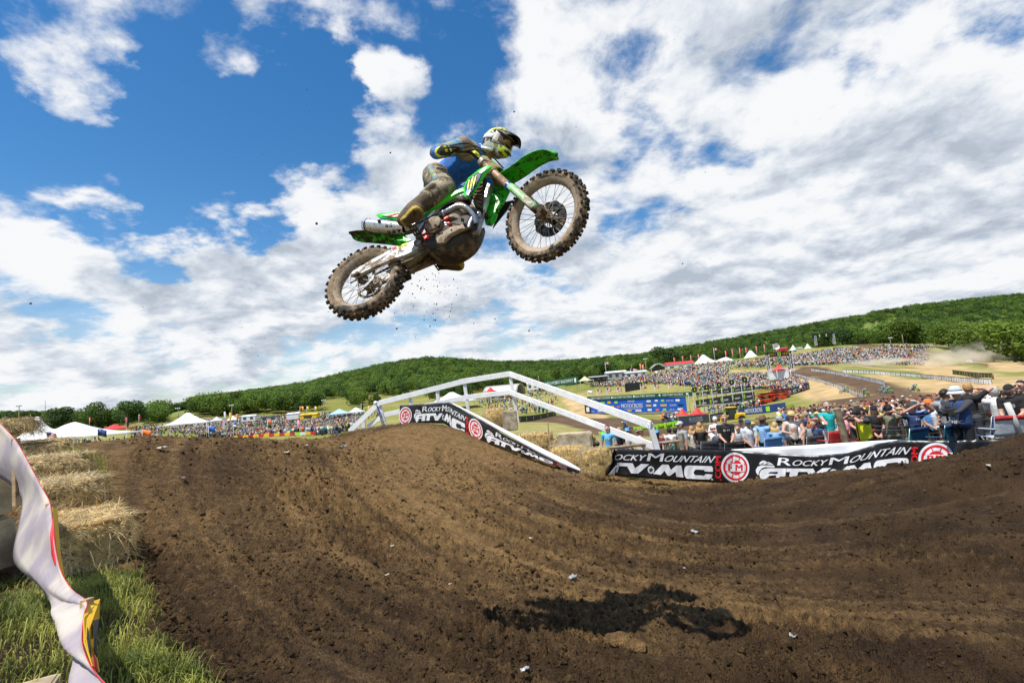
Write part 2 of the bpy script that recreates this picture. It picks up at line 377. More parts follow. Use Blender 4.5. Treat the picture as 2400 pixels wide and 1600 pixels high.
def soil_material():
    m = bpy.data.materials.new('turned_soil'); m.use_nodes = True; nt = m.node_tree; N = nt.nodes; L = nt.links; b = N['Principled BSDF']
    b.inputs['Roughness'].default_value = 0.92; b.inputs['Specular IOR Level'].default_value = 0.18
    tc = N.new('ShaderNodeTexCoord').outputs['Object']
    def noise(sc, det=6, rg=0.6):
        t = N.new('ShaderNodeTexNoise'); t.inputs['Scale'].default_value = sc; t.inputs['Detail'].default_value = det; t.inputs['Roughness'].default_value = rg; L.new(tc, t.inputs['Vector']); return t.outputs['Fac']
    def mix(f, a, c, bt='MIX'):
        x = N.new('ShaderNodeMix'); x.data_type = 'RGBA'; x.blend_type = bt
        for i, q in ((0, f), (6, a), (7, c)):
            if isinstance(q, (int, float)): x.inputs[i].default_value = q
            elif isinstance(q, tuple): x.inputs[i].default_value = (*q[:3], 1)
            else: L.new(q, x.inputs[i])
        return x.outputs[2]
    def ramp(v, a, c, lo=0.0, hi=1.0):
        r = N.new('ShaderNodeMapRange'); r.interpolation_type = 'SMOOTHSTEP'; L.new(v, r.inputs[0])
        for i, q in enumerate((a, c, lo, hi)): r.inputs[i+1].default_value = q
        return r.outputs[0]
    at_ = N.new('ShaderNodeVertexColor'); at_.layer_name = 'tint'
    s = N.new('ShaderNodeSeparateColor'); L.new(at_.outputs[0], s.inputs[0])      # r: dry tan soil, g: damp
    moist = mix(ramp(noise(2.2), 0.35, 0.65), (0.042, 0.0232, 0.0108), (0.082, 0.047, 0.0210))
    dry = mix(ramp(noise(6), 0.3, 0.7), (0.165, 0.096, 0.038), (0.32, 0.195, 0.076))
    k = N.new('ShaderNodeMath'); k.operation = 'MULTIPLY_ADD'; L.new(noise(14, 8, 0.7), k.inputs[0]); k.inputs[1].default_value = 0.9; L.new(s.outputs[0], k.inputs[2])
    c = mix(ramp(k.outputs[0], 0.55, 1.12), moist, dry)
    c = mix(ramp(noise(55, 4, 0.6), 0.62, 0.80, 0.0, 0.55), c, (0.19, 0.130, 0.072))      # dry crumbs
    c = mix(ramp(noise(130, 2, 0.5), 0.70, 0.78, 0.0, 0.7), c, (0.30, 0.23, 0.14))      # specks of straw and grit
    c = mix(ramp(s.outputs[1], 0.0, 1.0, 0.0, 0.55), c, (0.030, 0.021, 0.015))
    L.new(c, b.inputs['Base Color'])
    bp = N.new('ShaderNodeBump'); bp.inputs['Strength'].default_value = 1.0; bp.inputs['Distance'].default_value = 0.045
    vo = N.new('ShaderNodeTexVoronoi'); vo.inputs['Scale'].default_value = 42; vo.inputs['Detail'].default_value = 2.0; vo.inputs['Randomness'].default_value = 1.0; L.new(tc, vo.inputs['Vector'])
    hs = N.new('ShaderNodeMath'); hs.operation = 'MULTIPLY_ADD'; L.new(vo.outputs['Distance'], hs.inputs[0]); hs.inputs[1].default_value = -0.55; L.new(noise(34, 10, 0.72), hs.inputs[2])
    L.new(hs.outputs[0], bp.inputs['Height']); L.new(bp.outputs[0], b.inputs['Normal'])
    return m
M_soil = soil_material()
def furrow(x, y):
    cx, cy = x-8.0, y-16.0; ps = np.hypot(cx, cy); an = np.arctan2(cy, cx); return ps, an
def track_mask(x, y):
    "1 on the ploughed track, 0 on the grass verge to its left"
    pts = np.array([(-0.95, 1.3), (-1.65, 2.55), (-2.55, 3.4), (-3.5, 4.6), (-4.6, 6.2), (-6.8, 8.6), (-9.5, 12)])
    xl = np.interp(y, pts[:, 1], pts[:, 0]) + 0.12*vnoise(x*2, y*2, 2)
    return sstep(-0.12, 0.14, x-xl)
def packed(x, y):
    "bands pressed smooth by the bikes' lines"
    ps, an = furrow(x, y); return sstep(.12, .55, vnoise(ps*1.25+3.3, an*1.3, 36)+.25*vnoise(ps*4, an*4, 37))
def soil_relief(x, y):
    ps, an = furrow(x, y)
    r = np.hypot(x, y)
    z = 0.055*fbm(x/1.6, y/1.6, 3, 21)
    rut = sstep(-.25, .45, vnoise(x/2.4+5, y/2.4, 33)+.5*sstep(0, 4, x)+.25)
    rt = 0.62+0.58*sstep(-1, 3, x)
    z = z + (0.070*vnoise(ps*2.4, an*2.2, 31)*rut + 0.045*vnoise(ps*5.5, an*4.5, 32)*rut + 0.018*vnoise(ps*13, an*9, 35)*rut)*rt
    z = z + 0.062*np.clip(-fbm(x/0.55+7, y/0.55, 3, 57)-0.25, 0, 1)*-1.4
    b = np.abs(vnoise(x*5.5, y*5.5, 41)); b2 = np.abs(vnoise(x*12+3, y*12, 42)); b3 = np.abs(vnoise(x*27+3, y*27, 43)); b4 = vnoise(x*55, y*55, 44)
    amp = (0.5+0.8*sstep(-0.4, 0.5, fbm(x/1.1, y/1.1, 3, 45)))*(1-0.45*packed(x, y))
    z = z + amp*(0.070*(0.45-b)*sstep(-.3, .4, vnoise(x*1.7, y*1.7, 46)) + 0.072*(0.4-b2) + 0.052*(0.4-b3) + 0.020*b4 + 0.012*vnoise(x*90, y*90, 47))
    return z
def ground_z(x, y):
    z = near_z(x, y); return z
def build_track():
    na, nr = 860, 520
    A = np.radians(np.linspace(-62, 60, na)); Rr = np.exp(np.linspace(math.log(1.25), math.log(27), nr))
    a, r = np.meshgrid(A, Rr); x = r*np.sin(a); y = r*np.cos(a)
    tm = track_mask(x, y)
    z = near_z(x, y) + soil_relief(x, y)*(0.25+0.75*tm)*sstep(26, 18, r)
    back = sstep(21.0, 25, y)*1.0
    edge = np.maximum(sstep(22, 26.5, r), np.maximum(sstep(np.radians(54), np.radians(60), a), sstep(np.radians(-56), np.radians(-62), a)*0.0))
    z = z - edge*0.9
    tan = np.clip(0.27 + 0.25*fbm(x/2.5, y/2.5, 3, 71) + 0.42*np.exp(-((x+2.2)/3.4)**2-((y-14.0)/6.5)**2) - 0.24*sstep(0.5, 5, x)*sstep(13, 9, y) - 0.10*sstep(6, 2.5, y), 0, 1)
    ps, an = furrow(x, y)
    streak = np.exp(-((ps-11.3-0.35*vnoise(an*6, ps*0, 5))/0.45)**2)*sstep(8, 11, y)*sstep(19, 15, y)
    tan = tan + 0.12*vnoise(ps*2.4+.4, an*2.2, 31) + 0.14*vnoise(ps*7, an*5, 38)
    tan = tan + 0.13*packed(x, y)
    tan = np.clip(tan + 0.55*streak + 0.5*sstep(12.2, 13.2, y)*sstep(1, 3, x), 0, 1)
    damp = np.clip(0.5*sstep(0.1, 0.6, fbm(x/0.8, y/0.8, 4, 81)) + 0.35*sstep(1.5, 6, x)*sstep(11, 7, y), 0, 1)
    V = np.stack([x, y, z], -1).reshape(-1, 3); C = np.stack([tan, damp, tm], -1).reshape(-1, 3)
    i = np.arange(nr-1)[:, None]*na + np.arange(na-1)[None]; i = i.ravel()
    Fs = np.stack([i, i+1, i+na+1, i+na], 1)
    tag(raw('dirt_track', V, Fs, M_soil, smooth=True, colors=C), kind='structure')
build_track()
# near patch under and behind the camera so the sheet closes
def ground_material():
    m = bpy.data.materials.new('grass_field'); m.use_nodes = True; nt = m.node_tree; N = nt.nodes; L = nt.links; b = N['Principled BSDF']
    b.inputs['Roughness'].default_value = 0.95; b.inputs['Specular IOR Level'].default_value = 0.1
    at_ = N.new('ShaderNodeVertexColor'); at_.layer_name = 'tint'
    tc = N.new('ShaderNodeTexCoord').outputs['Object']
    t = N.new('ShaderNodeTexNoise'); t.inputs['Scale'].default_value = 0.35; t.inputs['Detail'].default_value = 8; t.inputs['Roughness'].default_value = 0.7; L.new(tc, t.inputs['Vector'])
    r = N.new('ShaderNodeMapRange'); L.new(t.outputs['Fac'], r.inputs[0])
    for i, q in enumerate((0.3, 0.7, 0.72, 1.28)): r.inputs[i+1].default_value = q
    h = N.new('ShaderNodeHueSaturation'); L.new(at_.outputs[0], h.inputs['Color']); L.new(r.outputs[0], h.inputs['Value'])
    L.new(h.outputs[0], b.inputs['Base Color'])
    return m
def on_far(px, py, lo=50., hi=520.):
    "where the sight lines of many photo pixels meet the far ground"
    px = np.asarray(px, float); py = np.asarray(py, float); r = CF[None]+CR[None]*((px-1200)/FPX)[:, None]+CU[None]*((800-py)/FPX)[:, None]; r = r/r[:, 1:2]
    Y = np.linspace(lo, hi, 160); best = np.full(len(px), np.nan); done = np.zeros(len(px), bool)
    for y_ in Y:
        P = EYE[None]+r*y_; d = P[:, 2]-far_z(P[:, 0], P[:, 1]); h = (d < 0) & ~done; best[h] = y_; done |= h
    best = np.where(np.isnan(best), hi, best); return EYE[None]+r*best[:, None], done
GRASS = np.array([0.19, 0.195, 0.047]); TAN = np.array([0.47, 0.335, 0.165]); BROWN = np.array([0.125, 0.080, 0.047]); STRAWG = np.array([0.31, 0.27, 0.105])
# courses drawn on the far field: photo-plane outlines turned into strips of land
def strip_world(pts):
    "pts: (px, py, Y, half width m) -> world polyline"
    P, _ok = on_far([q[0] for q in pts], [q[1] for q in pts], 40, 420); return [(p, q[3]) for p, q in zip(P, pts)]
STRIPS = [  # colour, feather, polyline
    ('tan', 1.5, [(1860, 872, 185, 5), (1880, 905, 150, 5), (1990, 940, 105, 4), (2010, 952, 98, 4)]),
    ('tan', 1.5, [(1850, 860, 200, 4), (2000, 885, 155, 4), (2200, 908, 115, 4), (2400, 900, 105, 5)]),
    ('brown', 1.2, [(1840, 862, 200, 6), (1905, 876, 175, 7), (2000, 905, 125, 8), (2080, 930, 95, 9), (2060, 950, 82, 9), (1900, 970, 80, 7), (1760, 985, 82, 6)]),
    ('brown', 1.2, [(1180, 985, 105, 10), (1330, 985, 105, 14), (1450, 995, 100, 14), (1560, 1010, 90, 10), (1700, 1000, 85, 6)]),
    ('tan', 1.2, [(1340, 930, 215, 5), (1372, 965, 190, 6), (1380, 975, 180, 5)]),
    ('brown', 1.0, [(2000, 855, 205, 3), (2100, 862, 205, 3), (2180, 864, 200, 3)]),
    ('tan', 1.0, [(1880, 858, 215, 4), (2050, 862, 203, 3), (2170, 866, 195, 4), (2270, 890, 150, 5), (2400, 888, 130, 8)]),
    ('brown', 1.0, [(1940, 812, 292, 5), (2030, 811, 280, 5), (2130, 815, 262, 5), (2250, 838, 225, 5), (2400, 862, 185, 6)]),
    ('tan', 1.0, [(2210, 838, 240, 3), (2330, 850, 200, 4), (2400, 870, 170, 4)]),
    ('tan', 2.0, [(2050, 880, 0, 3), (2200, 900, 0, 5), (2400, 915, 0, 9)]), ('tan', 2.0, [(2140, 845, 0, 5), (2210, 862, 0, 7), (2280, 885, 0, 6)]), ('tan', 2.0, [(1880, 890, 0, 3), (1935, 912, 0, 4), (1980, 932, 0, 4)]),
    ('tan', 1.5, [(1550, 890, 240, 3), (1700, 872, 230, 3), (1780, 868, 215, 3), (1850, 868, 195, 4)]),
]
def seg_dist(x, y, pl):
    best = np.full(x.shape, 1e9)
    for (p, w), (q, w2) in zip(pl[:-1], pl[1:]):
        dx, dy = q[0]-p[0], q[1]-p[1]; t = np.clip(((x-p[0])*dx+(y-p[1])*dy)/(dx*dx+dy*dy), 0, 1)
        best = np.minimum(best, np.hypot(x-p[0]-t*dx, y-p[1]-t*dy)-(w+(w2-w)*t))
    return best
def build_ground():
    na, nr = 640, 270
    A = np.radians(np.concatenate([np.linspace(-180, -64, 60)[:-1], np.linspace(-64, 64, na-119), np.linspace(64, 180, 60)[1:]])); na = len(A)
    Rr = np.concatenate([[0.3, 3, 8, 12, 14, 16, 18], np.exp(np.linspace(math.log(20), math.log(5200), nr-7))])
    a, r = np.meshgrid(A, Rr); x = r*np.sin(a); y = r*np.cos(a); z = far_z(x, y)
    nz = np.minimum(near_z(x, y)-0.22, z); inner = sstep(24, 19, r)*sstep(-0.5, 1.0, y)
    z = lerp(z, np.minimum(nz, z), np.clip(inner, 0, 1))
    z = np.where(y < -0.2, np.minimum(z, 1.0), z)
    c = np.broadcast_to(GRASS, x.shape+(3,)).copy()
    k = sstep(-0.15, 0.45, fbm(x/30, y/30, 4, 91))[..., None]*0.75; c = c*(1-k) + STRAWG*k
    k = sstep(60, 25, r)[..., None]*0.85; c = c*(1-k) + np.array([0.21, 0.155, 0.085])*k
    for kind, fe, pl in STRIPS:
        d = seg_dist(x, y, strip_world(pl)); k = sstep(fe, -fe, d + 1.2*fbm(x/6, y/6, 3, 13))[..., None]
        c = c*(1-k) + (TAN if kind == 'tan' else BROWN)*k*(0.9+0.2*vnoise(x/3, y/3, 4)[..., None])
    k = sstep(420, 520, r)[..., None]; px = 1200+1160*x/np.maximum(y, 1)
    mead = np.array([0.17, 0.215, 0.055]); c = c*(1-k) + mead*k
    V = np.stack([x, y, z], -1).reshape(-1, 3); n0 = len(Rr)
    i = (np.arange(n0-1)[:, None]*na + np.arange(na-1)[None]).ravel(); Fs = np.stack([i, i+1, i+na+1, i+na], 1)
    tag(raw('ground', V, Fs, ground_material(), smooth=True, colors=c.reshape(-1, 3)), kind='structure')
build_ground()
# ---------------------------------------------------------------- figures: one continuous skin grown round a posed skeleton
def capsule(mb, p, q, r1, r2, seg=10, sq=1.0, up=None):
    p = np.array(p, float); q = np.array(q, float); d = q-p; l = np.linalg.norm(d)
    if l < 1e-6: d = np.array([0, 0, 1.0]); l = 1e-6
    d = d/l; P = []; Rr = []
    for a in (-85, -60, -30, 0): P.append(p + d*r1*math.sin(math.radians(a))); Rr.append(r1*math.cos(math.radians(a)))
    for a in (0, 30, 60, 85): P.append(q + d*r2*math.sin(math.radians(a))); Rr.append(r2*math.cos(math.radians(a)))
    mb.tube(P, Rr, seg, True, sq, up)
def figure(name, caps, mats, tags, parent=None, voxel=0.018, smooth=3, M=None, ells=()):
    "caps: (p, q, r1, r2, tag[, flat, up]); ells: (centre, radii, rotation, tag) -> one watertight mesh, a material per zone"
    mb = MB(); S = []
    for c in caps:
        capsule(mb, c[0], c[1], c[2], c[3], 10, c[5] if len(c) > 5 else 1.0, c[6] if len(c) > 6 else None); S.append((np.array(c[0], float), np.array(c[1], float), c[2], c[3], c[4]))
    for c, r, Rm, tg in ells:
        mb.ell(c, r, 16, 10, Rm); S.append((np.array(c, float), np.array(c, float)+1e-4, min(r), min(r), tg))
    me = mb.mesh(name); bm = bmesh.new(); bm.from_mesh(me); bmesh.ops.recalc_face_normals(bm, faces=bm.faces); bm.to_mesh(me); bm.free()
    o = bpy.data.objects.new(name, me); COL.objects.link(o)
    q = o.modifiers.new('skin', 'REMESH'); q.mode = 'VOXEL'; q.voxel_size = voxel; q.use_smooth_shade = True
    if smooth: q = o.modifiers.new('relax', 'SMOOTH'); q.factor = 0.5; q.iterations = smooth
    dg = bpy.context.evaluated_depsgraph_get(); me2 = bpy.data.meshes.new_from_object(o.evaluated_get(dg)); me2.name = name
    o.modifiers.clear(); o.data = me2; bpy.data.meshes.remove(me)
    me2.materials.clear()
    for q in mats: me2.materials.append(q)
    n = len(me2.polygons); C = np.empty(n*3, np.float32); me2.polygons.foreach_get('center', C); C = C.reshape(-1, 3)
    best = np.full(n, 1e9); idx = np.zeros(n, np.int32)
    for p, q, r1, r2, tg in S:
        d = q-p; t = np.clip(((C-p) @ d)/max(d @ d, 1e-9), 0, 1); e = np.linalg.norm(C-p-t[:, None]*d, axis=1)-(r1+(r2-r1)*t)
        k = e < best; best[k] = e[k]; idx[k] = tags[tg]
    me2.polygons.foreach_set('material_index', idx); me2.polygons.foreach_set('use_smooth', np.ones(n, bool))
    if M is not None: o.matrix_world = M
    if parent is not None: o.parent = parent
    return o
def ik(S, W, l1, l2, pole):
    S = np.array(S, float); W = np.array(W, float); d = W-S; L_ = min(np.linalg.norm(d), (l1+l2)*0.999); d = d/np.linalg.norm(d); W = S+d*L_
    a = (l1*l1-l2*l2+L_*L_)/(2*L_); h = math.sqrt(max(l1*l1-a*a, 0)); p = np.array(pole, float); p = p-d*(p @ d); p /= np.linalg.norm(p)+1e-9
    return S+d*a+p*h, W
# ---------------------------------------------------------------- motocross bike in the air
def _rot(yaw, pit, roll):
    cz, sz = math.cos(yaw), math.sin(yaw); c, s = math.cos(pit), math.sin(pit); c2, s2 = math.cos(roll), math.sin(roll)
    return np.array([[cz, -sz, 0], [sz, cz, 0], [0, 0, 1]]) @ np.array([[c, 0, -s], [0, 1, 0], [s, 0, c]]) @ np.array([[1, 0, 0], [0, c2, -s2], [0, s2, c2]])
BM_ = _rot(*np.radians([-10.537, 11.788, -27.012])); BT = np.array([-1.0879, 3.7471, 0.9527]) + EYE
BMAT = Matrix([[*BM_[i], BT[i]] for i in range(3)] + [[0, 0, 0, 1]])
RAKE = math.radians(27); SAX = np.array([-math.sin(RAKE), 0, math.cos(RAKE)]); SPT = np.array([1.45, 0, 0.0]); SD = math.radians(-25.91)
def steer(P, inv=False, vec=False):
    P = np.atleast_2d(np.asarray(P, float)); Q = P if vec else P-SPT; d = -SD if inv else SD; c, s = math.cos(d), math.sin(d)
    Q = Q*c + np.cross(SAX, Q)*s + np.outer(Q @ SAX, SAX)*(1-c)
    return Q if vec else Q+SPT
def Bq(cx, cy, lat, st=False):
    "close-up photo crop coordinates -> bike coordinates on the plane at lateral offset lat"
    r = ray(740+cx/3.136, 270+cy/3.136); o = BM_.T @ (EYE-BT); d = BM_.T @ r
    if st: o = steer(o, True)[0]; d = steer(d, True, True)[0]
    return o + d*((lat-o[1])/d[1])
G_ = dict(dirt=0.9, dirtcol=(0.16, 0.11, 0.066))
m_green = mat('green_plastic', (0.030, 0.60, 0.016), 0.35, var=0.05, dirt=0.97, dirtcol=(0.045, 0.030, 0.018), dscale=20, dcov=0.52, spec=0.5)
m_greenc = mat('green_plastic_clean', (0.035, 0.62, 0.018), 0.3, var=0.05, dirt=0.7, dirtcol=(0.14, 0.10, 0.06), dscale=12, dcov=0.30, spec=0.5)
m_white = mat('white_plastic', (0.75, 0.75, 0.74), 0.35, var=0.04, dirt=0.7, dirtcol=(0.25, 0.18, 0.11), dscale=14, dcov=0.38)
m_navy = mat('navy_decal', (0.012, 0.030, 0.075), 0.45, var=0.1, dirt=0.6, dirtcol=(0.13, 0.09, 0.055), dscale=16, dcov=0.36, spec=0.25)
m_bluedecal = mat('blue_decal', (0.03, 0.16, 0.42), 0.3, var=0.1, dirt=0.6, dirtcol=(0.17, 0.12, 0.07), dscale=16, dcov=0.36)
m_neon = mat('neon_yellow', (0.60, 0.68, 0.02), 0.45, var=0.06, dirt=0.7, dirtcol=(0.12, 0.09, 0.05), dscale=24, dcov=0.34)
m_alu = mat('bare_aluminium', (0.62, 0.62, 0.63), 0.36, 0.85, var=0.08, dirt=0.85, dirtcol=(0.22, 0.16, 0.10), dscale=9, dcov=0.46)
m_alud = mat('muddy_aluminium', (0.45, 0.44, 0.42), 0.5, 0.6, var=0.12, dirt=0.95, dirtcol=(0.21, 0.15, 0.09), dscale=7, dcov=0.66)
m_swing = mat('swingarm_alloy', (0.50, 0.50, 0.50), 0.5, 0.2, var=0.06, dirt=0.9, dirtcol=(0.22, 0.155, 0.095), dscale=9, dcov=0.56)
m_mud = mat('caked_mud', (0.115, 0.080, 0.050), 0.95, var=0.4, scale=14, bump=0.9, bscale=60, col2=(0.20, 0.145, 0.092), spec=0.1)
m_mudd = mat('dark_caked_mud', (0.040, 0.028, 0.019), 0.95, var=0.4, scale=12, bump=1.0, bscale=50, col2=(0.085, 0.06, 0.038), spec=0.12)
m_rubber = mat('muddy_tyre', (0.035, 0.030, 0.026), 0.9, var=0.2, scale=25, dirt=0.95, dirtcol=(0.23, 0.165, 0.105), dscale=9, dcov=0.72, bump=0.4)
m_knob = mat('tread_rubber', (0.028, 0.024, 0.020), 0.92, var=0.25, scale=20, dirt=0.9, dirtcol=(0.15, 0.105, 0.066), dscale=16, dcov=0.50, bump=0.5)
m_rim = mat('muddy_rim', (0.33, 0.26, 0.19), 0.7, 0.1, var=0.15, dirt=0.9, dirtcol=(0.30, 0.22, 0.14), dscale=10, dcov=0.6)
m_spoke = mat('spoke_steel', (0.32, 0.28, 0.23), 0.5, 0.5, var=0.2, dirt=0.7, dcov=0.55)
m_dark = mat('dark_metal', (0.03, 0.03, 0.032), 0.45, 0.5, dirt=0.7, dcov=0.4)
m_disc = mat('brake_disc_steel', (0.20, 0.21, 0.23), 0.5, 0.9, dirt=0.5, dcov=0.35)
m_titan = mat('heat_blued_titanium', (0.30, 0.36, 0.46), 0.3, 0.9, var=0.2, scale=5, col2=(0.48, 0.40, 0.32), dirt=0.7, dirtcol=(0.25, 0.18, 0.11), dcov=0.36)
m_red = mat('red_anodised', (0.55, 0.02, 0.02), 0.35, 0.3, dirt=0.5, dcov=0.3)
m_cover = mat('engine_cover', (0.30, 0.245, 0.18), 0.75, 0.1, var=0.12, dirt=0.95, dirtcol=(0.27, 0.20, 0.135), dscale=6, dcov=0.62)
m_skid = mat('skid_plate_plastic', (0.028, 0.024, 0.020), 0.6, var=0.3, dirt=0.95, dirtcol=(0.15, 0.105, 0.065), dscale=6, dcov=0.50)
m_fork = mat('fork_tube', (0.40, 0.24, 0.16), 0.55, 0.2, var=0.15, dirt=0.9, dirtcol=(0.24, 0.165, 0.10), dscale=12, dcov=0.58)
m_blue = mat('blue_anodised', (0.02, 0.08, 0.5), 0.3, 0.4, dirt=0.3, dcov=0.3)
BIKE = empty('motocross_bike', label='muddy green motocross bike flying high with its front wheel up', cat='motorcycle', M=BMAT)
def wheel(name, c, R_out, r_rim, wid, st, nspoke, knob_rows):
    f = (lambda o: [setattr(v, 'co', Vector(steer(np.array(v.co))[0])) for v in o.data.vertices]) if st else (lambda o: None)
    made = []
    mb = MB(); hw = wid*0.42
    prof = [(r_rim-.012, -hw*.72), (r_rim+.010, -hw), (r_rim+.014, -hw*.9), (r_rim-.004, -hw*.55), (r_rim-.018, -hw*.2), (r_rim-.018, hw*.2), (r_rim-.004, hw*.55), (r_rim+.014, hw*.9), (r_rim+.010, hw), (r_rim-.012, hw*.72), (r_rim-.03, hw*.2), (r_rim-.03, -hw*.2)]
    mb.lathe(prof, 56, c, 'y', True); rim = mb.build(name, m_rim, BIKE, 50); made.append(rim)
    mb = MB(); rb = R_out-.016; rm = (r_rim+rb)/2
    prof = [(r_rim, -wid*.34), (r_rim+.02, -wid*.47), (rm, -wid*.5), (rb-.02, -wid*.46), (rb-.004, -wid*.3), (rb, 0), (rb-.004, wid*.3), (rb-.02, wid*.46), (rm, wid*.5), (r_rim+.02, wid*.47), (r_rim, wid*.34)]
    mb.lathe(prof, 64, c, 'y', True); made.append(mb.build('tyre', m_rubber, rim, 40))
    mb = MB(); rnd = random.Random(3)
    nrow = knob_rows
    for k in range(nrow):
        for lat, ang, h, wd, ln, off in ((-.43, -58, .016, .020, .024, 0), (-.22, -22, .018, .024, .021, .5), (0, 0, .018, .026, .020, 0), (.22, 22, .018, .024, .021, .5), (.43, 58, .016, .020, .024, 0)):
            if lat == 0 and k % 2 and wid < .1: continue
            a = 2*PI*(k+off)/nrow; t = math.radians(ang)
            rr = rb-.002 - (0.016 if abs(lat) > .3 else 0.002 if lat else 0)
            er = np.array([math.cos(a), 0, math.sin(a)]); et = np.array([-math.sin(a), 0, math.cos(a)]); ey = np.array([0, 1.0, 0])
            nrm = er*math.cos(t)+ey*math.sin(t); sd = np.cross(nrm, et)
            p = np.array(c)+er*rr+ey*lat*wid+nrm*h*.5
            kk = rnd.uniform(.88, 1.08)
            mb.box(p, (wd*kk, ln*kk, h*1.1), np.stack([sd, et, nrm], 1), .003)
    kn = tag(mb.build('tread', m_knob, rim, False), kind='stuff'); made.append(kn)
    mb = MB()
    for k in range(nspoke):
        a = 2*PI*k/nspoke; sgn = 1 if k % 2 else -1; da = 0.62*(1 if (k//2) % 2 else -1)
        p = np.array(c)+np.array([math.cos(a+da)*.035, sgn*wid*.34, math.sin(a+da)*.035]); q = np.array(c)+np.array([math.cos(a)*(r_rim-.02), sgn*.004, math.sin(a)*(r_rim-.02)])
        mb.tube([p, q], .0019, 5, False)
        mb.tube([q+(p-q)*.07, q], .0034, 5, False)
    made.append(mb.build('spokes', m_spoke, rim, True))
    mb = MB(); mb.lathe([(.0, -wid*.62), (.022, -wid*.62), (.024, -wid*.42), (.043, -wid*.38), (.044, -wid*.28), (.027, -wid*.2), (.027, wid*.2), (.044, wid*.28), (.043, wid*.38), (.024, wid*.42), (.022, wid*.62), (0, wid*.62)], 20, c, 'y')
    made.append(mb.build('hub', m_mud, rim, 40))
    return rim, made, f
def apply_steer(objs):
    for o in objs:
        n = len(o.data.vertices); a = np.empty(n*3, np.float32); o.data.vertices.foreach_get('co', a); o.data.vertices.foreach_set('co', steer(a.reshape(-1, 3)).astype(np.float32).ravel()); o.data.update()
def disc(mb, c, ro, ri, th, wave=10, holes=True):
    n = 80; A = []; I = []
    for k in range(n):
        a = 2*PI*k/n; r = ro+.004*math.sin(a*wave); A.append((c[0]+r*math.cos(a), c[2]+r*math.sin(a))); I.append((c[0]+ri*math.cos(a), c[2]+ri*math.sin(a)))
    V = [(x, c[1]-th, z) for x, z in A]+[(x, c[1]-th, z) for x, z in I]+[(x, c[1]+th, z) for x, z in A]+[(x, c[1]+th, z) for x, z in I]
    Fs = []
    for k in range(n):
        j = (k+1) % n; Fs += [(k, j, n+j, n+k), (2*n+k, 3*n+k, 3*n+j, 2*n+j), (k, 2*n+k, 2*n+j, j), (n+k, n+j, 3*n+j, 3*n+k)]
    mb.add(V, Fs)
    for k in range(6):
        a = 2*PI*k/6; mb.bar((c[0]+.03*math.cos(a), c[1], c[2]+.03*math.sin(a)), (c[0]+(ri+.004)*math.cos(a+.25), c[1], c[2]+(ri+.004)*math.sin(a+.25)), .010, th*1.6, (0, 1, 0))
rw, made, _ = wheel('rear_wheel', (0, 0, 0), .338, .246, .118, False, 32, 30)
mb = MB(); disc(mb, (0, -.062, 0), .118, .095, .0018, 9); mb.build('brake_disc', m_disc, rw, 40)
mb = MB(); disc(mb, (0, .062, 0), .108, .088, .003, 44); mb.build('sprocket', m_rim, rw, 40)
fw, made, _ = wheel('front_wheel', (1.47, 0, 0), .350, .272, .088, True, 36, 34)
mb = MB(); disc(mb, (1.47, .055, 0), .135, .108, .002, 10); made.append(mb.build('brake_disc', m_dark, fw, 40))
mb = MB(); mb.lathe([(.075, .058), (.128, .062), (.134, .072), (.128, .080), (.07, .084), (.06, .07)], 40, (1.47, 0, 0), 'y', True); made.append(mb.build('disc_guard', m_dark, fw, 40))
apply_steer(made)
# fork legs, guards, clamps, bar, fender, plate: all turned with the steering
ST = []
fb = Bq(1648, 728, -.10, True); ft = Bq(1222, 345, -.10, True); fd = (ft-fb); fl = np.linalg.norm(fd); fd /= fl
for s in (1, -1):
    m_ = np.array([1, s, 1.0]); P0 = fb*m_; D0 = fd*m_
    mb = MB(); mb.tube([P0+D0*fl*.52, P0+D0*fl*.53, P0+D0*fl*.78, P0+D0*fl*1.02], [.028, .0295, .0285, .026], 16)
    leg = mb.build('fork_leg', m_fork, BIKE, 40); ST.append(leg)
    mb = MB(); mb.tube([P0+D0*fl*.05, P0+D0*fl*.56], [.0235, .0235], 14); ST.append(mb.build('slider', m_mud, leg, 40))
    mb = MB(); mb.tube([P0+D0*fl*.485, P0+D0*fl*.525], [.0305, .0305], 16); ST.append(mb.build('seal_ring', m_blue, leg, 40))
    mb = MB(); mb.box(P0+D0*.025+np.array([.02, 0, 0]), (.07, .052, .085), None, .014); mb.lathe([(0, -.04), (.021, -.04), (.021, .04), (0, .04)], 14, P0+np.array([.028, -.01*s, 0.0]), 'y'); ST.append(mb.build('axle_lug', m_mudd, leg, 30))
    # moulded guard round the front of the slider
    mb = MB(); G = []
    side = np.cross(D0, [0, 1.0, 0]); side /= np.linalg.norm(side)
    for t, w in ((.07, .020), (.10, .034), (.20, .036), (.34, .036), (.44, .038), (.49, .030)):
        row = []
        for a in np.linspace(-115, 115, 11):
            a_ = math.radians(a); row.append(P0+D0*fl*t + (-side*math.cos(a_)+np.array([0, 1.0, 0])*math.sin(a_))*w*1.02)
        G.append(row)
    mb.grid(G); ST.append(mb.build('fork_guard', mat('fork_guard', (0.03, 0.45, 0.02), 0.4, var=0.1, col2=(.6, .62, .5), scale=14, dirt=0.85, dirtcol=(0.30, 0.20, 0.13), dscale=14, dcov=0.5), leg, True, solid=.004))
mb = MB()
for t in (.80, .985):
    c = fb+fd*fl*t; cm = c*np.array([1, -1, 1]); back = np.array([-.045, 0, -.02])
    for p in (c, cm): mb.tube([p-fd*[1, 1, 1]*.02, p+fd*.022], .036, 14)
    mid = (c+cm)/2+back
    mb.tube([c, (c+mid)/2, mid, (cm+mid)/2, cm], [.026, .028, .034, .028, .026], 10)
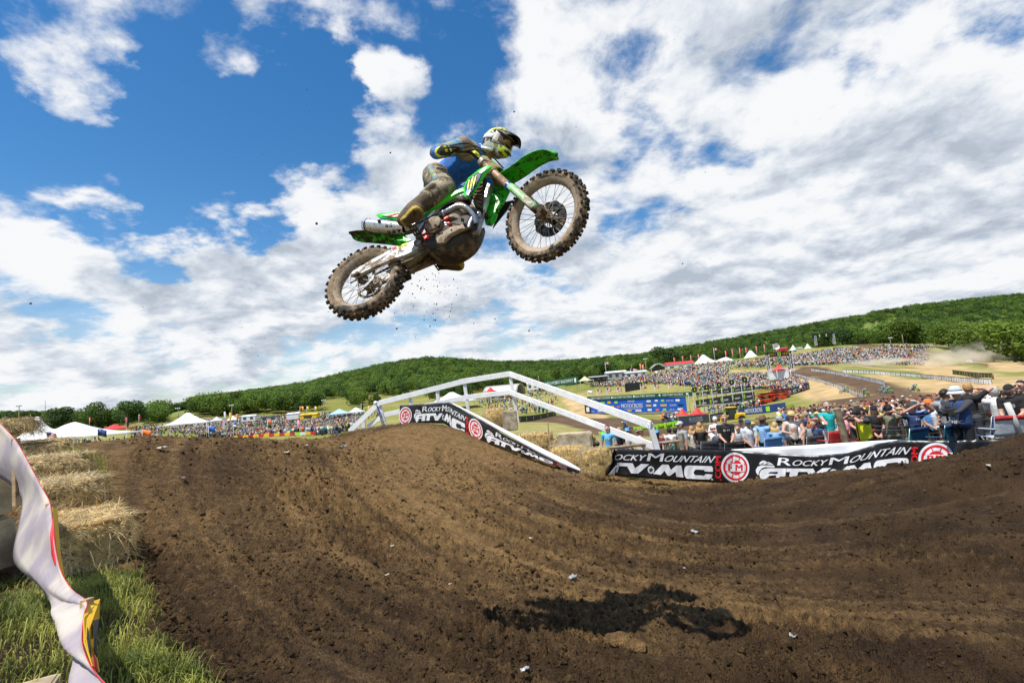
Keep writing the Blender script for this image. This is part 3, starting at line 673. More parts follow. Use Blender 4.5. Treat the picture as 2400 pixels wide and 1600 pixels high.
ST.append(mb.build('triple_clamp', m_alud, BIKE, 40))
cl = (fb+fd*fl*1.06)*np.array([1, 0, 1])+np.array([-.02, 0, .03])
ge = Bq(908, 266, -.395, True); gi = Bq(1005, 262, -.285, True)
b1 = cl+np.array([-.005, -.05, 0.02]); b2 = cl+np.array([-.02, -.14, .06])
def mir(p): return np.array(p)*np.array([1, -1, 1])
path = [ge, gi, lerp(gi, b2, .5), b2, b1]; path = path+[mir(p) for p in path[::-1]]
def smooth_path(P, n=5):
    P = [np.array(p, float) for p in P]; out = []
    for i in range(len(P)-1):
        p0, p1, p2, p3 = P[max(i-1, 0)], P[i], P[i+1], P[min(i+2, len(P)-1)]
        for k in range(n):
            t = k/n; out.append(.5*((2*p1)+(-p0+p2)*t+(2*p0-5*p1+4*p2-p3)*t*t+(-p0+3*p1-3*p2+p3)*t**3))
    return out+[P[-1]]
mb = MB(); mb.tube(smooth_path(path), .0125, 10); hb = mb.build('handlebar', m_mudd, BIKE, True); ST.append(hb)
for s in (1, -1):
    k = np.array([1, s, 1.0]); mb = MB(); mb.tube([ge*k, lerp(ge, gi, .5)*k, gi*k], [.017, .0165, .018], 12); mb.lathe([(.024, -.003), (.024, .003)], 12, gi*k, 'y'); ST.append(mb.build('grip', m_dark, hb, 40))
    d = (ge-gi)/np.linalg.norm(ge-gi); off = np.array([.055, 0, -.01])
    mb = MB(); mb.tube([(gi+off*.25)*k, (gi+off-d*.02)*k, (lerp(gi, ge, .45)+off*1.1)*k, (ge+off*.85)*k], [.010, .008, .007, .007], 8); mb.box((gi-d*.045+off*.3)*k, (.04, .05, .03), None, .006); ST.append(mb.build('lever', m_mudd, hb, True))
mb = MB()
for a, b_ in (((1005, 262), (1290, 330)), ((1030, 270), (1380, 390)), ((980, 225), (1240, 335))):
    p, q = Bq(*a, -.27, True), Bq(*b_, -.05, True); mid = (p+q)/2+np.array([.06, .0, .05]); mb.tube(smooth_path([p, mid, q]), .0055, 6)
ST.append(mb.build('cables', m_mudd, hb, True))
mb = MB(); mb.tube([cl+np.array([-.01, -.10, .062]), cl+np.array([-.01, .10, .062])], .026, 12); ST.append(mb.build('bar_pad', m_neon, hb, True))
# front fender: a long cupped blade
cen = [Bq(1335, 470, 0, True), Bq(1400, 445, 0, True), Bq(1490, 392, 0, True), Bq(1580, 328, 0, True), Bq(1670, 285, 0, True), Bq(1735, 278, 0, True), Bq(1772, 290, 0, True)]
cen = smooth_path(cen, 4); n = len(cen); Gd = []
for i, p in enumerate(cen):
    t = i/(n-1); w = np.interp(t, [0, .12, .5, .85, .95, 1], [.072, .092, .094, .084, .060, .028]); row = []
    tg = cen[min(i+1, n-1)]-cen[max(i-1, 0)]; tg /= np.linalg.norm(tg); nz = np.cross(tg, [0, -1.0, 0]); nz = nz/np.linalg.norm(nz); nz = nz*np.sign(nz[2])
    for u in np.linspace(-1, 1, 11):
        drop = -.030*abs(u)**2.2*(1-t*.55) + (.010 if abs(u) < .25 else 0)
        row.append(p + np.array([0, u*w, 0]) + nz*drop)
    Gd.append(row)
mb = MB(); mb.grid(Gd); ST.append(mb.build('front_fender', m_green, BIKE, 50, solid=.005))
# number plate in front of the fork
pl = []
c0, c1 = Bq(1250, 352, 0, True), Bq(1345, 432, 0, True)
for t in np.linspace(0, 1, 6):
    row = []
    for u in np.linspace(-1, 1, 9):
        w = .105-.035*t; row.append(lerp(c0, c1, t)+np.array([.045-.05*u*u, u*w, .02]))
    pl.append(row)
mb = MB(); mb.grid(pl); ST.append(mb.build('number_plate', mat('plate', (0.03, 0.42, 0.02), 0.4, col2=(0.55, 0.2, 0.1), scale=11, dirt=0.9, dirtcol=(0.26, 0.17, 0.10), dscale=10, dcov=0.62), BIKE, True, solid=.004))
apply_steer(ST)
def plate_from(pts, lat, th, name, m, parent=BIKE, bulge=0.0, smooth=35, sub=0, bev=.004):
    A = np.array([Bq(x, y, lat) for x, y in pts]); c = A.mean(0)
    mb = MB(); n = len(A); inn = c+(A-c)*.72; off = np.array([0, -bulge, 0]); bk = np.array([0, th, 0])
    V = list(A)+list(inn+off)+[c+off*1.15]+list(A+bk)
    Fs = [(i, (i+1) % n, n+(i+1) % n, n+i) for i in range(n)]+[(n+i, n+(i+1) % n, 2*n) for i in range(n)]+[(i, 2*n+1+i, 2*n+1+(i+1) % n, (i+1) % n) for i in range(n)]+[tuple(2*n+1+i for i in range(n))[::-1]]
    mb.add(V, Fs); return mb.build(name, m, parent, smooth)
# right radiator shroud with decals
sh = plate_from([(1088, 592), (1092, 515), (1120, 462), (1200, 398), (1262, 366), (1292, 378), (1250, 428), (1205, 500), (1165, 560), (1118, 606)], -.205, .012, 'radiator_shroud', m_greenc, bulge=.012)
plate_from([(1096, 575), (1100, 515), (1126, 468), (1190, 415), (1222, 418), (1196, 480), (1158, 545), (1116, 596)], -.228, .010, 'navy_panel', m_navy, sh, .004)
plate_from([(1100, 585), (1104, 552), (1150, 530), (1122, 590)], -.233, .004, 'blue_panel', m_bluedecal, sh, .001)
plate_from([(1196, 418), (1222, 394), (1262, 373), (1244, 404), (1214, 428)], -.232, .004, 'white_panel', m_white, sh, .001)
for k, (x0, y0, x1, y1, w) in enumerate([(1116, 556, 1128, 478, 5), (1136, 545, 1156, 455, 6), (1158, 526, 1178, 446, 5)]):
    plate_from([(x0-w*.1, y0), (x0-w*.7, lerp(y0, y1, .4)), (x1-w*.8, y1), (x1+w*.9, y1-8), (lerp(x0, x1, .5)+w*.6, lerp(y0, y1, .45)), (x0+w*.5, y0-6)], -.240, .004, 'claw_mark', m_neon, sh, .0005)
# the left shroud, seen past the fork from inside, and the lower one beyond
ls = plate_from([(1236, 745), (1252, 640), (1300, 520), (1345, 470), (1395, 480), (1425, 560), (1385, 640), (1345, 700), (1322, 765), (1292, 810), (1248, 800)], .06, .012, 'radiator_shroud', m_green, bulge=.02)
plate_from([(1345, 700), (1375, 640), (1445, 625), (1410, 690), (1330, 790), (1300, 830)], .17, .010, 'shroud_wing', m_dark, ls, .006)
mb = MB(); a0, a1, a2, a3 = [Bq(x, y, -.09) for x, y in ((1150, 500), (1232, 430), (1215, 700), (1160, 650))]
mb.prism([a0, a1, a2, a3], [p+np.array([0, .06, 0]) for p in (a0, a1, a2, a3)]); rad = mb.build('radiator', m_mudd, BIKE, False)
mb = MB()
for k in range(9):
    t = (k+.5)/9; mb.bar(lerp(a0, a3, t)+np.array([.004, -.008, 0]), lerp(a1, a2, t)+np.array([.004, -.008, 0]), .008, .014, (0, 1, 0))
mb.build('louvers', m_mud, rad)
plate_from([(1192, 690), (1222, 590), (1262, 500), (1282, 508), (1262, 600), (1228, 705), (1212, 760), (1195, 745)], -.05, .05, 'downtube', m_alu, bulge=.008)
# frame spar, cradle, subframe
def spar(pts, lat, rad, name, m, parent=BIKE, sq=1.0, seg=10, both=False):
    P = [Bq(x, y, (lat if len(q) == 0 else q[0])) for x, y, *q in pts]
    mb = MB(); mb.tube(smooth_path(P), [np.interp(i, np.linspace(0, (len(P)-1)*5, len(rad)), rad) for i in range((len(P)-1)*5+1)] if not np.isscalar(rad) else rad, seg, True, sq); 
    o = mb.build(name, m, parent, True)
    if both:
        mb.v = [(x, -y, z) for x, y, z in mb.v]; mb.build(name, m, parent, True)
    return o
spar([(1190, 470), (1110, 590), (1010, 612), (920, 655), (850, 735), (785, 810), (745, 880)], -.115, [.028, .030, .027, .026, .028, .03, .036], 'frame_spar', m_alu, sq=.7, both=True)
spar([(1225, 640), (1215, 760), (1180, 880)], -.03, .024, 'front_cradle', m_alud)
spar([(900, 640), (760, 715), (600, 770), (480, 800)], -.08, .013, 'subframe', m_alud, both=True)
# seat, tank, green side rails
seatc = [(-.02, .62), (.15, .60), (.35, .575), (.55, .565), (.75, .60), (.92, .66), (1.02, .70)]; Gd = []
for x, z in seatc:
    w = np.interp(x, [-.02, .3, .6, 1.0], [.055, .085, .075, .06]); h = np.interp(x, [-.02, .3, .7, 1], [.04, .08, .10, .10])
    Gd.append([(x, -w, z-h-.02), (x, -w*1.05, z-h*.5), (x, -w*.8, z-.012), (x, 0, z), (x, w*.8, z-.012), (x, w*1.05, z-h*.5), (x, w, z-h-.02)])
mb = MB(); mb.grid(Gd); n = len(Gd); mb.add([Gd[0][i] for i in range(7)], [tuple(range(7))]); mb.build('seat', m_bluedecal, BIKE, True, fix=2, sub=1)
plate_from([(800, 690), (900, 622), (985, 578), (1086, 528), (1092, 556), (985, 612), (900, 665), (790, 740)], -.150, .02, 'side_rail', m_greenc, bulge=.01)
sp = plate_from([(443, 733), (458, 724), (560, 716), (650, 702), (740, 670), (760, 690), (700, 740), (640, 775), (560, 764), (470, 752)], -.135, .014, 'side_panel', m_greenc, bulge=.008)
plate_from([(480, 733), (560, 722), (655, 708), (700, 694), (650, 738), (600, 748), (540, 744)], -.150, .004, 'number_backing', m_white, sp, .001)
plate_from([(520, 738), (600, 716), (612, 720), (540, 742)], -.156, .003, 'red_stripe', m_red, sp, .0005)
plate_from([(580, 746), (650, 718), (662, 722), (600, 750)], -.156, .003, 'red_stripe', m_red, sp, .0005)
# rear fender: cupped blade seen from below
cen = [Bq(258, 878, 0), Bq(300, 880, 0), Bq(380, 880, 0), Bq(480, 885, 0), Bq(580, 890, 0), Bq(650, 880, 0)]
cen = smooth_path(cen, 4); n = len(cen); Gd = []
for i, p in enumerate(cen):
    t = i/(n-1); w = np.interp(t, [0, .08, .3, .7, 1], [.028, .055, .075, .085, .09])
    Gd.append([p+np.array([0, u*w, -.030*abs(u)**2*(.6+.4*t)]) for u in np.linspace(-1, 1, 9)])
mb = MB(); mb.grid(Gd); rf = mb.build('rear_fender', mat('green_plastic_muddy', (0.030, 0.60, 0.016), 0.35, var=0.05, dirt=0.97, dirtcol=(0.035, 0.024, 0.015), dscale=11, dcov=0.70), BIKE, 50, solid=.005)
plate_from([(560, 905), (650, 880), (700, 915), (640, 948), (612, 945)], -.03, .01, 'inner_flap', m_green, rf, .004)
# exhaust
p0, p1 = Bq(352, 806, -.155), Bq(655, 832, -.150); d = p1-p0
mb = MB(); ex = np.array([0, 1.0, 0]); ez = np.cross(d/np.linalg.norm(d), ex)
Gd = []
for t, k in ((0, .55), (.02, .82), (.09, 1.0), (.12, 1.0), (.8, 1.0), (.9, .9), (1.0, .7)):
    row = []
    for a in range(24):
        an = 2*PI*a/24; r_ = .052*(1-.10*abs(math.sin(2*an))**3); row.append(p0+d*t+(ex*math.cos(an)*1.02+ez*math.sin(an))*r_*k)
    Gd.append(row+[row[0]])
mb.grid(Gd); mb.add(Gd[0][:24], [tuple(range(24))]); mu = mb.build('muffler', m_alu, BIKE, 35, fix=2)
mb = MB(); mb.tube([p0-d*.012, p0+d*.02], [.022, .024], 14); mb.build('outlet', m_dark, mu, True)
mb = MB(); mb.tube([p0+d*.11, p0+d*.135], [.0545, .0545], 24, False); mb.build('band', m_dark, mu, True)
hp = spar([(655, 832, -.15), (760, 800, -.13), (870, 752, -.12), (950, 715, -.155), (1045, 668, -.165), (1110, 682, -.15), (1160, 735, -.12), (1182, 800, -.09)], -.15, [.026, .023, .021, .0225, .0225, .0225, .022, .021], 'header_pipe', m_titan, seg=14)
for x, y in ((940, 720), (1040, 668)):
    q = Bq(x, y, -.157); mb = MB(); mb.lathe([(.024, -.006), (.026, 0), (.024, .006)], 14, q, 'x'); mb.build('weld_ring', m_alud, hp, True)
# engine
eng = MB(); eng.box((.76, 0, .13), (.30, .24, .20), _rot(0, -.3, 0), .05); eng.box((.68, 0, .22), (.22, .20, .14), _rot(0, -.3, 0), .04)
eng = eng.build('engine', m_alud, BIKE, 30)
c = Bq(868, 806, -.15)
mb = MB(); mb.lathe([(0, -.034), (.05, -.032), (.064, -.024), (.068, .0), (.075, .05)], 28, c, 'y'); cc = mb.build('clutch_cover', m_cover, eng, 40)
mb = MB()
for k in range(7):
    a = 2*PI*k/7; mb.lathe([(0, -.012), (.007, -.012), (.007, .02)], 8, c+np.array([math.cos(a)*.071, .0, math.sin(a)*.071]), 'y')
tag(mb.build('cover_bolts', m_dark, cc, 40), kind='stuff')
p, q = Bq(1015, 800, -.085), Bq(1075, 665, -.06)
mb = MB(); mb.tube([p, lerp(p, q, .4), lerp(p, q, .85), q], [.072, .070, .060, .035], 18, True, 1.1); mb.build('cylinder', m_cover, eng, 40)
mb = MB(); q = Bq(1075, 610, -.03); mb.box(q, (.13, .16, .10), _rot(0, -.35, 0), .03); mb.build('cylinder_head', m_dark, eng, 30)
mb = MB(); mb.box(Bq(962, 762, -.155), (.045, .03, .03), _rot(0, .3, 0), .008); mb.box(Bq(985, 800, -.15), (.02, .02, .04), _rot(0, .6, 0), .005); mb.build('red_clamp', m_red, eng, 30)
spar([(870, 830), (930, 800), (990, 797), (1060, 805)], -.17, .0045, 'hose', m_mudd, eng)
spar([(1160, 740), (1130, 800), (1125, 850)], -.11, .014, 'coolant_pipe', m_alu, eng)
# skid plate: deep scoop under the engine
xs = [(.545, .03), (.62, -.035), (.72, -.075), (.82, -.07), (.90, -.02), (.955, .06), (.985, .15)]; Gd = []
for i, (x, z) in enumerate(xs):
    top = np.interp(x, [.545, .65, .80, .95, .985], [.07, .10, .17, .22, .24])
    w = np.interp(x, [.545, .7, .9, .985], [.115, .14, .13, .10])
    Gd.append([(x, -w*.92, top), (x, -w*1.05, lerp(top, z, .3)), (x, -w*1.02, lerp(top, z, .65)), (x+.0, -w*.80, lerp(top, z, .92)), (x, -w*.4, z-.004), (x, 0, z-.008), (x, w*.4, z-.004), (x, w*.80, lerp(top, z, .92)), (x, w*1.02, lerp(top, z, .65)), (x, w*1.05, lerp(top, z, .3)), (x, w*.92, top)])
mb = MB(); mb.grid(Gd); sk = mb.build('skid_plate', m_skid, BIKE, True, solid=.006, sub=1)
plate_from([(885, 905), (905, 880), (985, 822), (1080, 800), (1098, 830), (1000, 880), (940, 935), (895, 940)], -.162, .018, 'case_guard', m_cover, sk, .012)
# swingarm both sides, pegs, pedal, chain, linkage
for s in (-1, 1):
    A = [Bq(x, y, -.100) for x, y in [(712, 922), (640, 945), (545, 985), (400, 1065), (300, 1130), (262, 1152), (268, 1180), (300, 1180), (420, 1118), (545, 1062), (650, 1030), (735, 992), (770, 940), (750, 905)]]
    Bk = [p+np.array([0, .034, 0]) for p in A]
    k = np.array([1, -s, 1.0])
    mb = MB(); mb.prism([p*k for p in A], [p*k for p in Bk]); sw = mb.build('swingarm', m_swing, BIKE, 30, bevel=.005)
    if s == -1:
        plate_from([(598, 962), (668, 936), (676, 950), (606, 976)], -.104, .004, 'yellow_decal', m_neon, sw, .0)
        plate_from([(556, 976), (590, 964), (596, 976), (562, 988)], -.104, .004, 'red_decal', m_red, sw, .0)
        plate_from([(420, 1062), (520, 1006), (528, 1018), (430, 1078)], -.104, .004, 'white_decal', m_white, sw, .0)
    mb = MB(); mb.lathe([(0, -.02), (.016, -.02), (.016, .01), (0, .01)], 6, np.array([0, -.105, -.005])*k, 'y'); mb.box(np.array([-.03, -.112, -.008])*k, (.05, .014, .03), None, .004); mb.build('axle_block', m_mud, sw, 30)
mb = MB(); mb.tube([Bq(745, 930, -.12), Bq(745, 930, -.12)*np.array([1, -1, 1])], .03, 14); mb.build('swingarm_pivot', m_alud, BIKE, 40)
mb = MB(); mb.box((.09, -.08, .05), (.10, .03, .045), _rot(0, .5, 0), .01); mb.build('rear_caliper', m_mudd, BIKE, 30)
for s in (-1, 1):
    c = np.array([.53, s*.205, .115]); mb = MB()
    for dx in (-.022, 0, .022): mb.bar(c+np.array([dx, -.045, 0]), c+np.array([dx, .045, 0]), .02, .005)
    for dy in (-.045, 0, .045): mb.bar(c+np.array([-.026, dy, 0]), c+np.array([.026, dy, 0]), .018, .005)
    mb.bar(c+np.array([0, -s*.04, -.005]), c+np.array([.01, -s*.10, -.01]), .03, .03); mb.build('footpeg', m_mudd, BIKE, False)
spar([(735, 905), (790, 880), (860, 862), (900, 850)], -.19, .009, 'brake_pedal', m_mudd)
mb = MB(); mb.box(Bq(905, 848, -.19), (.045, .03, .012), None, .004); mb.build('pedal_tip', m_mudd, BIKE, 30)
mb = MB(); mb.box((.50, 0, .10), (.10, .16, .10), _rot(0, .4, 0), .02); mb.bar((.50, -.03, .02), (.36, -.03, -.02), .022, .03); mb.bar((.50, .03, .02), (.36, .03, -.02), .022, .03)
mb.bar((.34, -.06, .0), (.60, -.06, .02), .035, .02); mb.bar((.34, .06, .0), (.60, .06, .02), .035, .02); mb.build('linkage', m_mud, BIKE, 30)
mb = MB(); mb.tube([(.47, 0, .08), (.60, 0, .34), (.66, 0, .46)], [.034, .036, .03], 14); mb.build('shock', m_red, BIKE, 40)
mb = MB()
for a0_, b0_ in (((0.02, .062, .108), (.575, .062, .19)), ((.02, .062, -.108), (.575, .062, .115))):
    a0_ = np.array(a0_); b0_ = np.array(b0_); L_ = np.linalg.norm(b0_-a0_); n = int(L_/.016)
    for k in range(n):
        p = lerp(a0_, b0_, (k+.5)/n); mb.bar(p-(b0_-a0_)/L_*.0075, p+(b0_-a0_)/L_*.0075, .013, .012 if k % 2 else .017, (0, 0, 1))
tag(mb.build('chain', m_mud, BIKE, False), kind='stuff')
mb = MB(); mb.box((.30, .07, -.035), (.10, .035, .06), _rot(0, .1, 0), .01); mb.build('chain_guide', m_mudd, BIKE, 30)
# clods stuck to the bike
mb = MB(); rr = random.Random(5)
for x, y, lat, r in [(468, 780, -.21, .016), (522, 815, -.21, .014), (555, 815, -.21, .008), (540, 860, -.18, .018), (575, 858, -.18, .017), (612, 850, -.17, .014), (430, 800, -.2, .005), (400, 830, -.2, .006), (1000, 850, -.17, .012), (880, 810, -.19, .012), (1080, 770, -.16, .018), (1600, 690, -.13, .02), (1640, 740, -.14, .025), (1120, 840, -.13, .03), (1170, 880, -.1, .03), (1250, 740, .0, .03)]:
    mb.ell(Bq(x, y, lat), (r, r*rr.uniform(.6, .9), r*rr.uniform(.7, 1.1)), 7, 5, _rot(rr.random()*6, rr.random(), rr.random()), lambda V: V*(1+.25*np.sin(V[:, [1, 2, 0]]*400)))
tag(mb.build('stuck_mud', m_mudd, BIKE, False), kind='stuff')
# ---------------------------------------------------------------- the rider
m_jersey = mat('blue_jersey', (0.022, 0.155, 0.52), 0.8, var=0.3, scale=13, bump=1.0, bscale=15, dirt=0.85, dirtcol=(0.22, 0.165, 0.115), dscale=7, dcov=0.42)
m_jdirt = mat('mud_soaked_jersey', (0.27, 0.21, 0.16), 0.85, var=0.25, scale=8, bump=0.6, bscale=24, dirt=0.8, dirtcol=(0.13, 0.095, 0.06), dscale=10, dcov=0.45)
m_pants = mat('muddy_pants', (0.20, 0.155, 0.105), 0.85, var=0.3, scale=14, bump=1.0, bscale=18, col2=(0.30, 0.25, 0.17), dirt=0.9, dirtcol=(0.075, 0.052, 0.033), dscale=12, dcov=0.52)
m_boot = mat('muddy_boot', (0.10, 0.068, 0.038), 0.8, var=0.3, scale=10, bump=0.5, dirt=0.9, dirtcol=(0.06, 0.04, 0.026), dscale=7, dcov=0.48)
m_sole = mat('gum_sole', (0.38, 0.27, 0.035), 0.7, var=0.2, dirt=0.8, dirtcol=(0.14, 0.095, 0.05), dscale=12, dcov=0.48)
m_glove = mat('black_glove', (0.018, 0.017, 0.015), 0.8, var=0.2, bump=0.4, dirt=0.7, dcov=0.40)
m_skin = mat('skin', (0.52, 0.27, 0.19), 0.55, var=0.06)
RID = empty('person', label='motocross rider in muddy blue and yellow gear crouched on the flying bike', cat='person', M=BMAT)
Q = np.array
hipR, hipL = Q((.68, -.02, .90)), Q((.66, .17, .95)); kneeR = Bq(958, 530, -.165); ankR = Bq(722, 688, -.25); heelR = Bq(638, 792, -.275); toeR = Bq(772, 690, -.30)
neck = Q((1.09, .06, 1.09)); shR = Bq(1085, 228, -.11); shL = Q((1.02, .25, 1.16)); elR = Bq(885, 276, -.235)
gc = steer(lerp(ge, gi, .42))[0]; gdir = steer(ge-gi, False, True)[0]; gdir /= np.linalg.norm(gdir)
pel = (hipR+hipL)/2; chest = Q((1.0, .06, 1.06)); mid = lerp(pel, chest, .5)+Q((0, 0, .03))
gcL = steer(mir(lerp(ge, gi, .42)))[0]; elL, _w = ik(shL, gcL, .30, .27, (0, 1, .4))
kneeL, _w = ik(hipL, (.56, .24, .33), .43, .42, (1, .3, .3)); ankL = Q((.56, .24, .30))
wrR = gc + (elR-gc)/np.linalg.norm(elR-gc)*.075
caps = [(pel, mid, .145, .135, 'j', .85), (mid, chest, .14, .15, 'j', .85), (chest, neck, .13, .075, 'm'), (lerp(shR, chest, .5), lerp(shL, chest, .5), .115, .115, 'm'), (hipR, hipL, .12, .12, 'p'),
    (shR, lerp(shR, elR, .5), .075, .062, 'y'), (lerp(shR, elR, .5), elR, .060, .056, 'y'), (chest, shR, .10, .085, 'm'), (chest, shL, .10, .085, 'j'), (elR, wrR, .057, .038, 'j'),
    (shL, elL, .08, .06, 'j'), (elL, gcL, .058, .04, 'j'),
    (hipR, kneeR, .105, .082, 'p'), (kneeR, lerp(kneeR, ankR, .55), .080, .072, 'p'), (lerp(kneeR, ankR, .5), ankR, .073, .060, 'b'), (ankR, heelR+Q((0.01, 0, .03)), .062, .055, 'b'), (ankR, lerp(heelR, toeR, .85)+Q((0, 0, .025)), .060, .050, 'b', .85),
    (lerp(hipR, kneeR, .15)+Q((-.02, -.095, .03)), lerp(hipR, kneeR, .85)+Q((-.04, -.066, .03)), .022, .018, 'y'), (lerp(kneeR, ankR, .1)+Q((-.05, -.05, .04)), lerp(kneeR, ankR, .5)+Q((-.05, -.045, .03)), .025, .02, 'y'), (lerp(kneeR, ankR, .30)+Q((.0, -.075, 0)), lerp(kneeR, ankR, .42)+Q((-.01, -.07, 0)), .028, .026, 'b'),
    (hipL, kneeL, .10, .08, 'p'), (kneeL, lerp(kneeL, ankL, .5), .08, .07, 'p'), (lerp(kneeL, ankL, .5), ankL, .07, .055, 'b'), (ankL, Bq(920, 1085, .24), .055, .045, 'b'), (ankL, Bq(1060, 1085, .25), .052, .038, 'b')]
body = figure('body', caps, [m_jersey, m_jdirt, m_pants, m_boot, mat('neon_jersey', (0.46, 0.47, 0.05), 0.8, col2=(0.03, 0.2, 0.5), var=0.1, scale=11, bump=0.4, dirt=0.8, dirtcol=(0.2, 0.15, 0.1), dscale=8, dcov=.48)], dict(j=0, m=1, p=2, b=3, y=4), RID, .013, 4)
# hand wrapped round the right grip: palm, four curled fingers, thumb
def gloved_hand(c, gd, wr, nm):
    gd = gd/np.linalg.norm(gd); back = wr-c; back -= gd*(back @ gd); back /= np.linalg.norm(back); dn = np.cross(gd, back); dn /= np.linalg.norm(dn)
    if dn[2] > 0: dn = -dn
    cp = []
    for i, u in enumerate((-.034, -.012, .011, .032)):
        o_ = c+gd*u; r_ = .0125-.001*abs(i-1.5); k = 1-.08*abs(i-1.3)
        a_ = o_+back*.028-dn*.016; b_ = o_-back*.012-dn*.034*k; c_ = o_-back*.034*k+dn*.002; d_ = o_-back*.016+dn*.027
        cp += [(a_, b_, r_*1.05, r_, 'g'), (b_, c_, r_, r_, 'n' if i % 2 == 0 else 'g'), (c_, d_, r_, r_*.9, 'g')]
    pc = c+back*.032
    cp += [(pc-gd*.028, pc+gd*.026, .024, .024, 'g'), (pc, wr, .030, .036, 'g'), (wr-back*.01, wr+back*.02, .039, .042, 'n'), (pc-gd*.03+dn*.01, c-gd*.045+dn*.026, .014, .012, 'g'), (c-gd*.045+dn*.026, c-gd*.03-back*.012+dn*.03, .012, .010, 'g')]
    return figure(nm, cp, [m_glove, m_neon], dict(g=0, n=1), RID, .006, 2)
gloved_hand(gc, gdir, wrR, 'glove')
gloved_hand(gcL, -steer(mir(ge-gi)*-1, False, True)[0], gcL+(elL-gcL)/np.linalg.norm(elL-gcL)*.075, 'glove')
# boot soles
for P, W, nm in (((heelR, toeR), .060, 'sole'), ((Bq(905, 1098, .24), Bq(1082, 1100, .255)), .046, 'sole')):
    a, b_ = P; d = (b_-a); L_ = np.linalg.norm(d); d = d/L_; sd = np.cross(d, [0, 0, 1.0]); sd /= np.linalg.norm(sd); up_ = np.cross(sd, d); A = []
    if nm == 'sole' and W == .048: up_ = up_
    for t, w in ((-.02, .0), (-.01, .55), (.05, .72), (.3, .66), (.55, .88), (.8, .98), (.95, .75), (1.03, .4), (1.06, 0)): A.append((t, w))
    loop = [a+d*L_*t+sd*W*w for t, w in A]+[a+d*L_*t-sd*W*w for t, w in A[-2:0:-1]]
    mb = MB(); mb.prism([p-up_*.030 for p in loop], [p+up_*.012 for p in loop]); so = mb.build(nm, m_sole, RID, 30, bevel=.006)
    inn = (lambda q: lerp(a+d*L_*.5, q, .82)); mb = MB(); mb.prism([inn(p)-up_*.034 for p in loop], [inn(p)-up_*.02 for p in loop]); mb.build('sole_tread', m_boot, so, 30, bevel=.003)
    mb = MB()
    for k in range(3):
        p = a+d*L_*(.2+.22*k)+up_*(.06+.02*k); mb.box(p-sd*.055, (.05, .012, .022), np.stack([d, -sd, up_], 1), .004)
    mb.build('buckles', m_neon, RID, 30)
# stripes on the sleeve and knee
def stripe(a, b_, r, w, nm, m, par, n=7, off=.004, face=None):
    pass
# helmet with visor and goggles
hc = Bq(1332, 208, .04)
Wf = CR*.68 - CU*.28 - CF*.68; Wf /= np.linalg.norm(Wf); Wu = CU*1.0 + CR*.12 + CF*.30; Wu -= Wf*(Wu @ Wf); Wu /= np.linalg.norm(Wu)
hf, hu = BM_.T @ Wf, BM_.T @ Wu; hs = np.cross(hu, hf)        # forward, up, left in bike coordinates
HR = np.stack([hf, hs, hu], 1)
def HP(x, y, z): return hc + HR @ np.array([x, y, z])
m_shell = mat('helmet_shell', (0.60, 0.60, 0.56), 0.35, var=0.08, dirt=0.95, dirtcol=(0.13, 0.11, 0.07), dscale=11, dcov=0.62)
m_shellb = mat('helmet_black', (0.016, 0.016, 0.015), 0.35, dirt=0.85, dirtcol=(0.13, 0.11, 0.07), dscale=10, dcov=0.45)
def shellf(V):
    V = V.copy(); x, y, z = V[:, 0], V[:, 1], V[:, 2]
    lowf = sstep(.02, -.09, z); V[:, 0] = x + sstep(-.02, .10, x)*lowf*.085; V[:, 1] = y*(1-.22*lowf*sstep(0, .1, x)); V[:, 2] = np.maximum(z, -.112) - sstep(0.05, .14, V[:, 0])*lowf*.01
    return V
mb = MB(); mb.ell(hc, (.138, .118, .140), 36, 26, HR, shellf); hel = mb.build('helmet', [m_shell, m_shellb, m_neon], RID, True)
P_ = (np.array([v.co for v in hel.data.vertices])-hc) @ HR; mi = []
for p in hel.data.polygons:
    c = P_[list(p.vertices)].mean(0); x, y, z = c
    eye = -.050 < z < .052 and x > .045
    if eye: k = 1
    elif z < -.055 and x > .13: k = 2 if vnoise(x*60, z*70, 1) > -.1 else 1
    elif (abs((x*.6+z*.9) - .005) < .009 or abs((x*.5-z*.8)+.06) < .012) and abs(y) > .05: k = 2
    elif z > .085 and abs(y) < .05: k = 1 if vnoise(x*30, y*40, 6) > .1 else 2
    elif x < -.02 and -.06 < z < .05 and abs(y) > .06 and vnoise(x*25, z*25, 8) > .15: k = 1
    else: k = 0
    mi.append(k)
hel.data.polygons.foreach_set('material_index', mi)
Gd = []
for t in np.linspace(0, 1, 8):
    row = []
    for u in np.linspace(-1, 1, 13):
        w = lerp(.118, .100, t); x = .03+.215*t-.05*u*u*(t); z = .104+.022*math.sin(t*PI*.8)-.062*t-.056*abs(u)**2*(1-.25*t); row.append(HP(x, u*w, z))
    Gd.append(row)
mb = MB(); mb.grid(Gd); vi = mb.build('visor', m_shellb, hel, True, solid=.006)
mb = MB()
mb.tube([HP(-.05, -.05, .128), HP(-.02, 0, .142), HP(-.05, .05, .128)], .008, 8)
mb.build('crown_vent', m_shellb, hel, True)
def band(r0, r1, z0, z1, a0, a1, push, n=17, m=5):
    Gd = []
    for z in np.linspace(z0, z1, m):
        row = []
        for a in np.linspace(a0, a1, n):
            an = math.radians(a); x = .140*math.cos(an)+push*(1-abs(a)/90*.4); y = .119*math.sin(an); row.append(HP(x, y, z))
        Gd.append(row)
    return Gd
mb = MB(); mb.grid(band(0, 0, -.050, .050, -66, 66, .016)); gg = mb.build('goggle_frame', mat('goggle_frame', (0.55, 0.54, 0.50), .5, dirt=.9, dirtcol=(.16, .12, .08), dcov=.5), hel, True, solid=.012)
